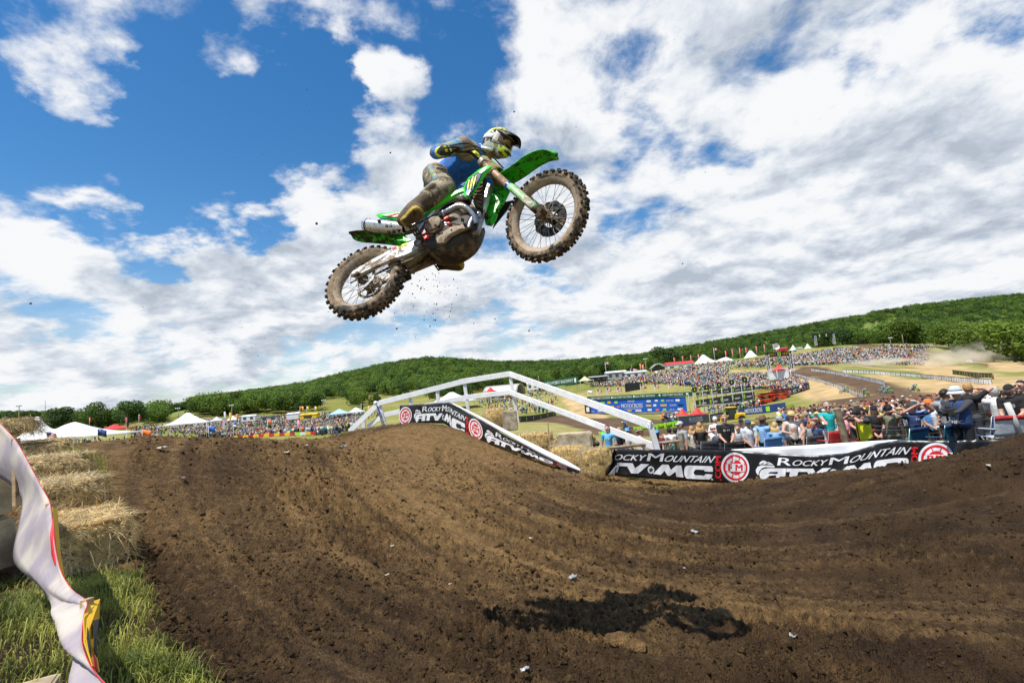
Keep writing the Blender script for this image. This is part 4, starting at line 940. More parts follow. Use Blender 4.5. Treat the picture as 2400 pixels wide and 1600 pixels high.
m_lens = mat('goggle_lens', (0.10, 0.055, 0.035), 0.08, 0.55, var=0.3, scale=9, col2=(0.22, 0.12, 0.07), spec=0.8)
mb = MB(); mb.grid(band(0, 0, -.034, .036, -50, 50, .026)); mb.build('goggle_lens', m_lens, gg, True, solid=.004)
mb = MB(); mb.grid(band(0, 0, -.018, .022, 64, 176, .003, 13, 3)); mb.build('goggle_strap', m_white, gg, True, solid=.004)
mb = MB(); mb.grid(band(0, 0, -.018, .022, -176, -64, .003, 13, 3)); mb.build('goggle_strap', m_white, gg, True, solid=.004)
mb = MB(); mb.tube([HP(.185, -.04, -.085), HP(.20, 0, -.088), HP(.185, .04, -.085)], [.012, .015, .012], 8); mb.build('chin_vent', m_shellb, hel, True)
mb = MB(); mb.tube([HP(-.12, -.07, -.06), HP(-.02, -.105, -.108), HP(.10, -.09, -.115)], .012, 8); mb.build('helmet_trim', m_white, hel, True)
mb = MB(); mb.tube([neck-Q((.02, 0, .02)), HP(-.02, 0, -.07)], [.065, .06], 14); mb.build('neck', m_skin, RID, True)
# ---------------------------------------------------------------- dirt thrown up behind the bike
rr = np.random.default_rng(11); mb = MB()
def fling(px, py, lo, hi, Y):
    p = at(px, py, Y); r = rr.uniform(lo, hi); mb.ell(p, (r, r*rr.uniform(.5, .9), r*rr.uniform(.5, .9)), 6, 4, _rot(*rr.uniform(0, 6, 3)))
for k in range(150):
    t = rr.random()**1.5; fling(950+rr.normal(60, 55)-90*t, 630+abs(rr.normal(0, 55))*1.2+10, .0015, .007*(1-.4*t), 3.5+rr.normal(0, .25))
for k in range(150): fling(rr.uniform(480, 1300), rr.uniform(520, 900), .001, .0035, rr.uniform(3, 4.6))
for k in range(70): fling(rr.uniform(0, 2400), rr.uniform(0, 820), .001, .0045, rr.uniform(3, 5))
for px, py, r in [(742, 524, .012), (915, 358, .007), (1205, 262, .007), (1160, 747, .006), (72, 711, .008), (1015, 735, .006), (1600, 618, .006), (1240, 775, .007), (930, 770, .008), (1020, 750, .007), (895, 688, .008), (970, 640, .009), (950, 655, .008), (1000, 655, .007)]: fling(px, py, r, r*1.2, 3.5)
tag(mb.build('flying_dirt', m_mudd, None, False), 'dark clods of dirt flung through the air around the bike', 'dirt', kind='stuff')
# ---------------------------------------------------------------- printed banners
def glyphs(txt, bold=0.0):
    cu = bpy.data.curves.new('t', 'FONT'); cu.body = txt; cu.resolution_u = 4; cu.offset = 0.0
    o = bpy.data.objects.new('t', cu); COL.objects.link(o); dg = bpy.context.evaluated_depsgraph_get(); me = o.evaluated_get(dg).to_mesh()
    V = np.array([v.co[:2] for v in me.vertices]); Fs = [tuple(p.vertices) for p in me.polygons]; o.evaluated_get(dg).to_mesh_clear()
    bpy.data.objects.remove(o); bpy.data.curves.remove(cu)
    lo, hi = V.min(0), V.max(0); return (V-lo)/(hi-lo), Fs
_GC = {}
def text_uv(txt, x0, x1, v0, v1, shear=0.0, rot=False, bold=0.0):
    "letters laid out between x0..x1 and v0 (top)..v1 (bottom)"
    k = (txt, bold)
    if k not in _GC: _GC[k] = glyphs(txt, bold)
    V, Fs = _GC[k]
    if rot: V = np.stack([1-V[:, 1], V[:, 0]], 1)
    X = x0+(x1-x0)*(V[:, 0]+shear*(V[:, 1]-.0)); Y = v1+(v0-v1)*V[:, 1]; out = np.stack([X, Y], 1)
    if bold:
        h = abs(v1-v0); d = np.array([bold*1.2*abs(x1-x0)/max(len(txt), 1)*1.6, 0]) if not rot else np.array([0, bold*h*.6]); n = len(out)
        return np.concatenate([out-d, out+d]), list(Fs)+[tuple(i+n for i in f) for f in Fs]
    return out, Fs
def poly_uv(pts): return np.array(pts, float), [tuple(range(len(pts)))]
def circ_uv(cx, cy, rx, ry, n=28, inner=None, a0=0.0, a1=2*PI):
    A = [(cx+rx*math.cos(t), cy+ry*math.sin(t)) for t in np.linspace(a0, a1, n+1)]
    if inner is None: return np.array(A[:-1] if a1-a0 > 6.2 else A), [tuple(range(n if a1-a0 > 6.2 else n+1))]
    I = [(cx+rx*inner*math.cos(t), cy+ry*inner*math.sin(t)) for t in np.linspace(a0, a1, n+1)]
    return np.array(A+I), [(i, i+1, n+2+i, n+1+i) for i in range(n)]
def tess(uv, Fs, ex=.030, ev=.22):
    "cut every face into small triangles so the ink follows the cloth"
    from mathutils.geometry import tessellate_polygon
    V = [tuple(p) for p in uv]; T = []
    for f in Fs:
        if len(f) == 3: T.append(tuple(f))
        else: T += [tuple(f[i] for i in t) for t in tessellate_polygon([[Vector((V[i][0]*8, V[i][1], 0)) for i in f]])]
    big = max(max(abs(V[a][0]-V[b][0])/ex, abs(V[a][1]-V[b][1])/ev) for t in T for a, b in ((t[0], t[1]), (t[1], t[2]), (t[2], t[0])))
    for _ in range(max(0, min(3, math.ceil(math.log2(max(big, 1)))))):
        mid = {}; N2 = []
        def mp(a, b):
            k = (min(a, b), max(a, b))
            if k not in mid: mid[k] = len(V); V.append(((V[a][0]+V[b][0])/2, (V[a][1]+V[b][1])/2))
            return mid[k]
        for a, b, c in T:
            x, y, z = mp(a, b), mp(b, c), mp(c, a); N2 += [(a, x, z), (x, b, y), (z, y, c), (x, y, z)]
        T = N2
    return np.array(V), T
def pattern():
    "the banner's print in its own coordinates (p along, v down): list of (material key, level, uv, faces)"
    z2 = lambda L_: [(((x/6.19+1680)-1771)/400.0, .5+(y-925)/183*.37) for x, y in L_]
    z1 = lambda L_: [((x/6.918+1380-1525.7)/364+.453, .5+(y-880)/185*.37) for x, y in L_]
    W, K, R_ = 'w', 'k', 'r'; out = []
    for t, a, b, c, d in (('R', .127, .205, .13, .40), ('OCKY', .208, .405, .19, .40), ('M', .428, .525, .13, .40), ('OUNTAIN', .530, .838, .19, .40)): out.append((W, 1, *text_uv(t, a, b, c, d, .10 if len(t) > 1 else .12, bold=.012)))
    # slab feet that make the capitals read as a serif face
    out.append((W, 1, *poly_uv(z2([(660, 1138), (625, 1075), (615, 1025), (640, 965), (690, 935), (740, 925), (1005, 925), (985, 1108), (850, 1110), (865, 1045), (770, 1045), (735, 1075), (715, 1112)]))))
    out.append((K, 2, *poly_uv(z2([(742, 1012), (775, 985), (885, 983), (880, 1012)]))))
    out.append((W, 1, *poly_uv(z2([(600, 1045), (570, 1000), (565, 960), (590, 910), (640, 882), (830, 880), (840, 912), (705, 908), (655, 928), (618, 975)]))))
    out.append((W, 1, *poly_uv(z2([(612, 868), (625, 835), (660, 808), (700, 806), (722, 830), (750, 820), (800, 852), (822, 868)]))))
    for q in ([(640, 866), (672, 838), (680, 842), (652, 868)], [(700, 866), (745, 836), (752, 842), (715, 868)]): out.append((K, 2, *poly_uv(z2(q))))
    out.append((W, 1, *poly_uv(z2([(1012, 925), (1290, 925), (1302, 985), (1182, 985), (1150, 1108), (1035, 1108), (1062, 985), (1002, 985)]))))
    out.append((W, 1, *poly_uv(z2([(1275, 925), (1395, 925), (1432, 1010), (1530, 930), (1655, 930), (1480, 1102), (1368, 1104)]))))
    out.append((W, 1, *circ_uv(.453, .70, .021, .125)))
    for k in range(4):
        a = k*PI/4+.2; dx, dy = math.cos(a)*.016, math.sin(a)*.095; nx, ny = -math.sin(a)*.0022, math.cos(a)*.013
        out.append((K, 2+k*.3, *poly_uv([(.453-dx-nx, .70-dy-ny), (.453+dx-nx, .70+dy-ny), (.453+dx+nx, .70+dy+ny), (.453-dx+nx, .70-dy+ny)])))
    out.append((W, 1, *poly_uv(z1([(1040, 1048), (1190, 880), (1290, 880), (1330, 962), (1418, 885), (1500, 885), (1535, 1075), (1420, 1070), (1405, 985), (1320, 1060), (1280, 1060), (1230, 985), (1165, 1055)]))))
    o = [(1600+35*math.cos(t)*1.6, 985+105*math.sin(t)) for t in np.linspace(PI*.5, PI*1.5, 9)]
    out.append((W, 1, *poly_uv(z1(o+[(1990, 880), (2012, 905), (2012, 965), (1880, 965), (1870, 940), (1730, 940), (1700, 975), (1700, 1005), (1730, 1030), (1870, 1030), (1890, 1005), (2005, 1005), (1990, 1060), (1950, 1085), (1850, 1090)]))))
    out.append((W, 1, *circ_uv(.846, .905, .006, .03, 10)))
    out.append((R_, 1, *text_uv('.COM', .866, .903, .20, .92, 0, True, bold=.03)))
    out += roundel(1.0, .515, .096, .45)
    return out
def roundel(cx, cy, rx, ry):
    W, R_ = 'w', 'r'; out = [(W, 1, *circ_uv(cx, cy, rx, ry, 40)), (R_, 2, *circ_uv(cx, cy, rx*.86, ry*.86, 40, .84)), (R_, 2, *circ_uv(cx, cy, rx*.50, ry*.50, 24))]
    for k in range(8):
        a = PI/8+k*PI/4; ca, sa = math.cos(a), math.sin(a); n_ = .03
        out.append((R_, 2.4, *poly_uv([(cx+rx*(ca*.5-sa*n_), cy+ry*(sa*.5+ca*n_)), (cx+rx*(ca*.74-sa*n_), cy+ry*(sa*.74+ca*n_)), (cx+rx*(ca*.74+sa*n_), cy+ry*(sa*.74-ca*n_)), (cx+rx*(ca*.5+sa*n_), cy+ry*(sa*.5-ca*n_))])))
    out.append((W, 3, *poly_uv([(cx-rx*.62, cy-ry*.26), (cx+rx*.62, cy-ry*.26), (cx+rx*.62, cy+ry*.27), (cx-rx*.62, cy+ry*.27)])))
    out.append((R_, 4, *text_uv('RM', cx-rx*.50, cx+rx*.48, cy-ry*.22, cy+ry*.22, .0, bold=.03)))
    return out
PATTERN = pattern()
m_vinyl = mat('black_vinyl', (0.012, 0.012, 0.013), 0.32, var=0.2, scale=3, bump=0.25, bscale=5, dirt=0.35, dirtcol=(0.2, 0.15, 0.1), dscale=4, dcov=0.25, spec=0.5)
m_print = {'w': mat('white_print', (0.74, 0.74, 0.74), 0.45, var=0.06, scale=4), 'k': m_vinyl, 'r': mat('red_print', (0.62, 0.015, 0.02), 0.45, var=0.06)}
m_wvinyl = mat('white_vinyl', (0.78, 0.78, 0.79), 0.42, var=0.05, scale=2, bump=0.2, bscale=4)
class Banner:
    def __init__(s, top, bot, depth, wob=0.03, seed=0):
        s.t, s.b, s.d = [np.array(q, float).T for q in (top, bot, depth)]; s.w = wob; s.s = seed
    def P(s, x, v, off=0.0):
        x = np.asarray(x, float); v = np.asarray(v, float); yt = np.interp(x, *s.t); yb = np.interp(x, *s.b); Y = np.interp(x, *s.d)
        Y = Y - off + s.w*vnoise(x/26.0, v*1.6, s.s) + s.w*.5*vnoise(x/9.0, v*2.5, s.s+4)
        py = yt+v*(yb-yt); r = CF[None]+CR[None]*((x-1200)/FPX)[..., None]+CU[None]*((800-py)/FPX)[..., None]
        return np.squeeze(EYE+r*(Y/r[..., 1])[..., None])
    def sheet(s, name, x0, x1, m, parent, nx=70, nv=10, th=.006, v0=0.0, v1=1.0, off=0.0):
        X, V = np.meshgrid(np.linspace(x0, x1, nx), np.linspace(v0, v1, nv)); mb = MB(); mb.grid(s.P(X, V, off)); return mb.build(name, m, parent, True, solid=th)
    def prints(s, pat, xmap, parent, clip=None, name='lettering'):
        "each ink colour of the print is one part"
        for key, nm in (('w', 'white_lettering'), ('r', 'red_lettering'), ('k', 'black_lettering')):
            mb = MB()
            for k, lv, uv, Fs in pat:
                if k != key: continue
                uv, Fs = tess(uv, Fs)
                x = xmap(uv[:, 0])
                if clip:
                    Fs = [f for f in Fs if min(x[i] for i in f) >= clip[0] and max(x[i] for i in f) <= clip[1]]
                    if not Fs: continue
                me_v = s.P(x, uv[:, 1], .012+.004*lv)
                mb.add(me_v, Fs)
            if mb.f: tag(mb.build(nm, m_print[key], parent, False, fix=False), kind='stuff')
rb = Banner([(1430, 1052.5), (1720, 1054), (1728, 1055.5), (1825, 1063), (1906, 1067.5), (1987, 1061), (2060, 1039), (2100, 1031.5), (2240, 1031.5), (2340, 1029), (2420, 1020)],
            [(1430, 1113), (1450, 1115), (1580, 1125), (1720, 1133), (1800, 1132), (1900, 1128), (2000, 1122), (2100, 1114), (2240, 1116), (2420, 1110)],
            [(1430, 13.35), (1720, 13.2), (1900, 12.3), (2100, 11.1), (2240, 10.4), (2420, 9.8)], .022, 3)
RB = empty('trackside_banner', rb.P(1700, 1.0), 'long black and white printed banner sagging below the crowd at right', 'banner')
RB_inv = Matrix.Translation(-RB.location)
def under(parent, fn):
    "build parts in world space, then hang them under an Empty that stands elsewhere"
    before = set(COL.objects); r = fn(); inv = parent.matrix_basis.inverted()
    for o in COL.objects:
        if o not in before and o.parent == parent: o.matrix_parent_inverse = inv
    return r
def _f():
    rb.sheet('vinyl_sheet', 1440, 2400, m_vinyl, RB, 150, 12)
    rb.prints(PATTERN, lambda p: np.interp(p, [-.3, 0, .453, 1.0, 1.2], [1275, 1360, 1525.7, 1725, 1790]), RB, (1441, 2400))
    rb.prints(PATTERN, lambda p: np.interp(p, [0, .453, 1.0, 1.2], [1771, 1953, 2195, 2280]), RB, (1441, 2399))
    wb = Banner([(1712, 1053), (1906, 1042), (2060, 1032), (2104, 1030)], [(1712, 1075), (1906, 1085), (2060, 1060), (2104, 1050)], [(1712, 13.3), (1900, 12.42), (2104, 11.2)], .02, 9)
    wb.sheet('folded_back', 1714, 2103, m_wvinyl, RB, 60, 6)
    # the loose corner wrapped round the bale
    mb = MB(); rows = []
    for t in np.linspace(0, 1, 9):
        row = []
        for v in np.linspace(0, 1, 8):
            px = 1441-22*t*v**1.2-4*t*math.sin(v*9); py = lerp(1053, 1114, v)-2*t; row.append(at(px, py+3*t*math.sin(v*7), 13.33-.14*math.sin(t*7+v*3)*(.4+t*.6)))
        rows.append(row)
    mb.grid(rows); mb.build('loose_corner', m_vinyl, RB, True, solid=.006)
    mb = MB(); mb.grid([[at(1441-22*t*v+2, lerp(1092, 1113, v), 13.12-.1*t) for v in np.linspace(0, 1, 4)] for t in np.linspace(.1, .8, 5)]); mb.build('corner_print', m_print['w'], RB, True, solid=.004)
under(RB, _f)
lb = Banner([(936, 950), (1000, 946), (1055, 942), (1062, 948), (1121, 982), (1185, 1020), (1291, 1075), (1355, 1103), (1362, 1106)],
            [(936, 999), (970, 993), (1000, 991), (1040, 992), (1054, 1000), (1058, 1009), (1121, 1033), (1196, 1056), (1291, 1087), (1355, 1109), (1362, 1110)],
            [(936, 22), (1056, 21), (1121, 19.4), (1196, 17.3), (1291, 15.5), (1362, 14.4)], .03, 6)
LB = empty('trackside_banner', lb.P(1100, 1.0), 'black printed banner folding over the jump and down its slope', 'banner')
def _f():
    lb.sheet('vinyl_sheet', 937, 1360, m_vinyl, LB, 120, 9)
    pts = roundel(.5, .52, .5, .44); lb.prints(pts, lambda p: 950+(p-.5)*30, LB)
    lb.prints(PATTERN, lambda p: np.interp(p, [0, .453, .665, 1.0, 1.1], [970, 1039.5, 1058, 1115, 1132]), LB, (937, 1360))
    lb.prints(PATTERN, lambda p: np.interp(p, [0, .453, 1.0, 1.1], [1136, 1226, 1322, 1340]), LB, (937, 1330))
    # rolled white top edge
    mb = MB(); P = []; Rr = []
    for px, py, r in ((1060, 945, .02), (1120, 976, .05), (1190, 1015, .075), (1260, 1052, .09), (1320, 1082, .085), (1364, 1103, .02)):
        Y = np.interp(px, *lb.d); P.append(at(px, py, Y-.02)); Rr.append(r)
    mb.tube(smooth_path(P, 4), np.interp(np.arange(21), np.arange(6)*4, Rr), 14, True); mb.build('rolled_edge', m_wvinyl, LB, True)
under(LB, _f)
# ---------------------------------------------------------------- white jump railing
m_wpaint = mat('white_painted_board', (0.80, 0.80, 0.79), 0.55, var=0.07, scale=3, bump=0.15, bscale=18, dirt=0.6, dirtcol=(0.30, 0.24, 0.17), dscale=6, dcov=0.34)
RL = empty('white_railing', at(1200, 1000, 22), 'white board railing climbing over the jump behind the banner', 'railing')
def _f():
    def board(a, b, w, t, nm):
        p, q = at(*a), at(*b); mb = MB(); mb.bar(p, q, w, t, (0, 0, 1), .008); mb.build(nm, m_wpaint, RL, False)
    T = [(819, 1011, 23.6), (889, 944, 23.2), (1088, 893, 22.4), (1194, 876, 22.0), (1526, 996, 14.3)]
    for a, b in zip(T[:-1], T[1:]): board(a, b, .24, .05, 'top_rail')
    Mi = [(862, 1000, 23.55), (900, 972, 23.25), (1090, 931, 22.45), (1195, 919, 22.05), (1544, 1050, 14.35)]
    for a, b in zip(Mi[:-1], Mi[1:]): board(a, b, .21, .05, 'middle_rail')
    for a, b in (((889, 944, 23.3), (908, 1015, 23.3)), ((961, 925, 23.05), (968, 985, 23.05)), ((1024, 910, 22.75), (1033, 985, 22.75)), ((1088, 893, 22.5), (1101, 985, 22.5)), ((1195, 876, 22.1), (1214, 990, 22.1)), ((1523, 992, 14.4), (1541, 1056, 14.4)), ((838, 994, 23.7), (842, 1018, 23.7)), ((851, 976, 23.7), (855, 1018, 23.7))):
        board(a, b, .15, .15, 'post')
under(RL, _f)
# navy feather flag leaning beside the railing
def flag_material(nm, c): return mat(nm, c, 0.6, var=0.08, scale=2, bump=0.1, trans=0.25)
FF = empty('feather_flag', at(897, 1000, 22.8), 'navy feather flag leaning on the left end of the white railing', 'flag')
def _f():
    mb = MB(); L_ = [at(x, y, 22.8) for x, y in ((883, 950), (890, 975), (898, 1004))]; R2 = [at(x, y, 22.8) for x, y in ((885, 950), (896, 975), (906, 1003))]
    mb.grid([[lerp(a, b, t)+np.array([0, .05*math.sin(t*6), 0]) for t in np.linspace(0, 1, 5)] for a, b in zip(L_, R2)]); mb.build('cloth', flag_material('navy_flag', (0.02, 0.05, 0.2)), FF, True, solid=.004)
    mb = MB(); uv, Fs = text_uv('DUNLOP', 0, 1, 0, 1, bold=.02); q0, q1 = at(894, 998, 22.72), at(889, 968, 22.72); ex = (q1-q0); ey = np.array([.30, 0, .0])
    mb.add([q0+ex*u[0]-ey*(u[1]-1)*.7 for u in uv], Fs); mb.build('lettering', m_print['w'], FF, False, fix=False)
    mb = MB(); mb.tube([at(899, 1006, 22.83), at(888, 968, 22.83), at(881, 944, 22.83), at(879, 941, 22.83)], .018, 6); mb.build('pole', m_alu, FF, True); mb = MB(); mb.ell(at(880, 944, 22.8), (.10, .06, .10), 8, 6); mb.build('pole_cap', m_wpaint, FF, True)
under(FF, _f)
# ---------------------------------------------------------------- straw bales
m_straw = mat('straw', (0.33, 0.215, 0.075), 0.85, var=0.35, scale=22, col2=(0.52, 0.36, 0.14), bump=1.0, bscale=45, spec=0.25)
m_strawd = mat('old_straw', (0.26, 0.18, 0.082), 0.9, var=0.35, scale=22, col2=(0.42, 0.31, 0.15), bump=1.0, bscale=45, spec=0.2)
m_stalk = mat('straw_stalk', (0.48, 0.33, 0.13), 0.7, var=0.35, scale=6, col2=(0.60, 0.45, 0.22), spec=0.3)
m_stalkd = mat('old_straw_stalk', (0.40, 0.29, 0.13), 0.8, var=0.35, scale=6, col2=(0.56, 0.43, 0.22), spec=0.3)
m_twine = mat('blue_twine', (0.08, 0.25, 0.42), 0.6)
def straw_mesh(dim, n, seed, ln):
    "loose stalks lying over and sticking out of a bale's faces"
    g = np.random.default_rng(seed); V = []; Fs = []; hx, hy, hz = np.array(dim)/2
    areas = np.array([hy*hz, hy*hz, hx*hz, hx*hz, hx*hy*1.4, hx*hy*.2]); pr = areas/areas.sum()
    fc = g.choice(6, n, p=pr); 
    for k in range(n):
        a = fc[k]//2; sg = -1 if fc[k] % 2 else 1
        if a == 2: sg = 1 if fc[k] == 4 else -1
        p = g.uniform(-1, 1, 3)*np.array([hx, hy, hz]); p[a] = sg*np.array([hx, hy, hz])[a]*g.uniform(.985, 1.01)
        nrm = np.zeros(3); nrm[a] = sg
        d = g.normal(0, 1, 3); d -= nrm*(d @ nrm); d[0] *= 1.7 if a == 2 else 1.0
        if a != 2: d[2] = -abs(d[2])*.7
        d /= np.linalg.norm(d)+1e-6; lift = g.uniform(.0, .25) if g.random() > .12 else g.uniform(.3, 1.0); d = d+nrm*lift; d /= np.linalg.norm(d)
        L_ = g.uniform(.3, 1.0)*ln; w = g.uniform(.0013, .0028); s_ = np.cross(d, nrm); s_ /= np.linalg.norm(s_)+1e-6
        mid = p+d*L_*.5; end = p+d*L_-np.array([0, 0, 1])*g.uniform(0, .03)
        o = len(V); V += [p-s_*w, p+s_*w, mid-s_*w+nrm*w, mid+s_*w+nrm*w, end-s_*w*.6, end+s_*w*.6]; Fs += [(o, o+1, o+3, o+2), (o+2, o+3, o+5, o+4)]
    return np.array(V), np.array(Fs)
def bale(P, dim, rot, label, old=False, seed=0, n=1500, tilt=(0, 0), round_=False):
    o = empty('hay_bale', P, label, 'hay bale', 'straw bales lining the track'); o.rotation_euler = (tilt[0], tilt[1], rot)
    mb = MB(); g = np.random.default_rng(seed); hx, hy, hz = np.array(dim)/2; N = 14
    bm = bmesh.new(); bmesh.ops.create_cube(bm, size=1.0); bmesh.ops.subdivide_edges(bm, edges=bm.edges, cuts=15, use_grid_fill=True)
    co = np.array([v.co for v in bm.verts])*2
    r = np.abs(co); k = 1-.045*(r[:, 0]**8*r[:, 1]**8+r[:, 0]**8*r[:, 2]**8+r[:, 1]**8*r[:, 2]**8)
    co = co*k[:, None]; co2 = co*np.array([hx, hy, hz])
    nz = fbm(co2[:, 0]*9+co2[:, 2]*3+seed, co2[:, 1]*9-co2[:, 2]*5, 4, seed); groove = np.exp(-((np.abs(co[:, 1])-.42)/.045)**2)*.028
    co2 = co2*(1+.075*nz-groove/np.array(dim).mean())[:, None]*(1-.10*(r[:, 0]**4*r[:, 2]**4+r[:, 1]**4*r[:, 2]**4+r[:, 0]**4*r[:, 1]**4))[:, None]-np.array([[0, 0, .05]])*(np.sin(co[:, 1:2]*4+seed)*.5+.5)*(co[:, 2:3] > 0) if not round_ else co2*(1+.09*nz)[:, None]*(1-.14*(r[:, 0]**2*r[:, 2]**2+r[:, 1]**2*r[:, 2]**2+r[:, 0]**2*r[:, 1]**2))[:, None]
    for v, c in zip(bm.verts, co2): v.co = c+np.array([0, 0, hz])
    me = bpy.data.meshes.new('packed_straw'); bm.to_mesh(me); bm.free(); me.materials.append(m_strawd if old else m_straw); me.polygons.foreach_set('use_smooth', [True]*len(me.polygons))
    b = bpy.data.objects.new('packed_straw', me); COL.objects.link(b); b.parent = o
    V, Fs = straw_mesh(dim, n, seed+5, .16 if n > 3000 else .13); V[:, 2] += hz; tag(raw('loose_stalks', V, Fs, m_stalkd if old else m_stalk, o), kind='stuff')
    for y in (-.42*hy, .42*hy):
        mb = MB(); L_ = [(-hx-.006, y, .02), (-hx-.006, y, 2*hz-.01), (-hx+.02, y, 2*hz+.004), (hx-.02, y, 2*hz+.004), (hx+.006, y, 2*hz-.01), (hx+.006, y, .02)]; mb.tube(L_, .004, 5); mb.build('twine', m_twine, o, True)
    return o
def gz(x, y): return float(near_z(np.array([x]), np.array([y]))[0])
def on_near(px, py, Y): p = at(px, py, Y); return p
# left row along the verge
bale(at(140, 1345, 4.25)+np.array([-.20, .42, -.03]), (.60, 1.35, .42), .80, 'golden hay bale nearest the camera at the left edge of the track', seed=1, n=7500)
bale(at(112, 1238, 5.15)+np.array([-.22, .42, -.03]), (.64, 1.45, .48), .84, 'second hay bale from the camera, behind the golden one on the left', True, seed=2, n=5200)
bale(at(92, 1165, 6.05)+np.array([-.22, .42, -.03]), (.66, 1.45, .50), .84, 'third hay bale up the left verge, greyish and weathered', True, seed=3, n=4200)
bale(at(76, 1112, 7.1)+np.array([-.2, .35, -.05]), (.66, 1.4, .52), .84, 'weathered hay bale farthest up the left verge, before the white marquee', True, seed=4, n=3200)
bale(at(34, 1016, 7.0), (.46, .62, .20), .5, 'hay bale lying on top of the left row, highest on the left', True, seed=5, n=1800, round_=True)
# around the end of the banner slope
bale(at(1404, 1122, 13.6)+np.array([0, .2, 0]), (.85, .55, .80), .12, 'upright hay bale at the torn left end of the long banner', seed=6, n=2600)
bale(at(1338, 1090, 15.75), (1.25, .55, .62), -.42, 'hay bale against the concrete block beside the white rolled banner edge', seed=7, n=2000)
bale(at(1255, 1052, 17.6), (1.25, .6, .60), -.2, 'loose hay bale behind the sloping banner next to the wooden stake', seed=8, n=1600)
bale(at(1284, 1060, 17.6), (1.1, .6, .45), -.3, 'low broken hay bale between the stake and the sloping banner', True, seed=9, n=1200)
bale(at(1163, 1010, 20.8), (.95, .8, .95), .3, 'tall round-shouldered hay bale under the white railing', seed=10, n=1800, round_=True)
# ---------------------------------------------------------------- concrete blocks
m_conc = mat('old_concrete', (0.36, 0.29, 0.185), 0.9, var=0.25, scale=4, col2=(0.46, 0.38, 0.25), bump=0.8, bscale=14, dirt=0.5, dirtcol=(0.16, 0.12, 0.07), dscale=3, dcov=0.4)
def block(P, dim, rot, label, seed=0):
    bm = bmesh.new(); bmesh.ops.create_cube(bm, size=1.0); bmesh.ops.bevel(bm, geom=bm.edges[:], offset=.04, segments=2, affect='EDGES'); bmesh.ops.subdivide_edges(bm, edges=bm.edges, cuts=5, use_grid_fill=True)
    co = np.array([v.co for v in bm.verts]); co2 = co*np.array(dim); nz = fbm(co2[:, 0]*4+seed+co2[:, 2]*2, co2[:, 1]*4-co2[:, 2]*3, 4, seed)
    for v, c, q in zip(bm.verts, co2, nz): v.co = c*(1+.022*q)+np.array([0, 0, dim[2]/2])
    me = bpy.data.meshes.new('concrete_block'); bm.to_mesh(me); bm.free(); me.materials.append(m_conc)
    o = bpy.data.objects.new('concrete_block', me); COL.objects.link(o); o.location = P; o.rotation_euler = (0, 0, rot); return tag(o, label, 'concrete block', 'concrete barrier blocks')
pL = at(43, 1372, 3.5)
block(np.array([-5.02, pL[1]+.30, pL[2]-.06]), (1.5, .95, .42), .02, 'lower mossy concrete block at the left edge of the picture', 3)
block(np.array([-5.04, pL[1]+.30, pL[2]+.37]), (1.5, .93, .48), .0, 'upper concrete block stacked at the left edge of the picture', 4)
block(at(1345, 1070, 16.6)+np.array([.12, .3, -.05]), (1.15, .75, .80), -.15, 'large tan concrete block behind the hay bales, near the railing end', 5)
block(at(1196, 1008, 20.6), (.60, .6, .80), .1, 'narrow concrete block standing under the railing post', 6)
block(at(70, 1597, 2.1)+np.array([0, -.12, -.10]), (.30, .26, .10), .5, 'flat broken concrete slab lying in the grass at lower left', 7)
# ---------------------------------------------------------------- stakes
m_pine = mat('pine_stake', (0.44, 0.30, 0.16), 0.8, var=0.2, scale=9, bump=0.4, bscale=30)
m_log = mat('weathered_post', (0.235, 0.185, 0.115), 0.85, var=0.25, scale=6, bump=0.7, bscale=25, col2=(0.31, 0.25, 0.16))
def stake(a, b, w, label, t=None):
    mb = MB(); mb.bar(a, b, w, t or w*.6, (0, 1, 0), .002); o = mb.build('wooden_stake', m_pine); return tag(o, label, 'stake', 'wooden stakes')
SK = [(at(37, 1027, 3.55), at(40, 1185, 3.52)), (at(119, 1178, 2.95), at(122, 1300, 2.92)), (at(204, 1402, 2.12), at(200, 1560, 2.10))]
stake(*SK[0], .045, 'tall wooden stake holding the white banner at the left picture edge')
stake(*SK[1], .045, 'middle wooden stake of the white banner, beside the golden bale')
stake(*SK[2], .042, 'nearest wooden stake of the white banner, low in the grass')
stake(at(1284, 988, 16.8), at(1290, 1060, 16.8), .07, 'thin wooden stake sticking up between hay bales')
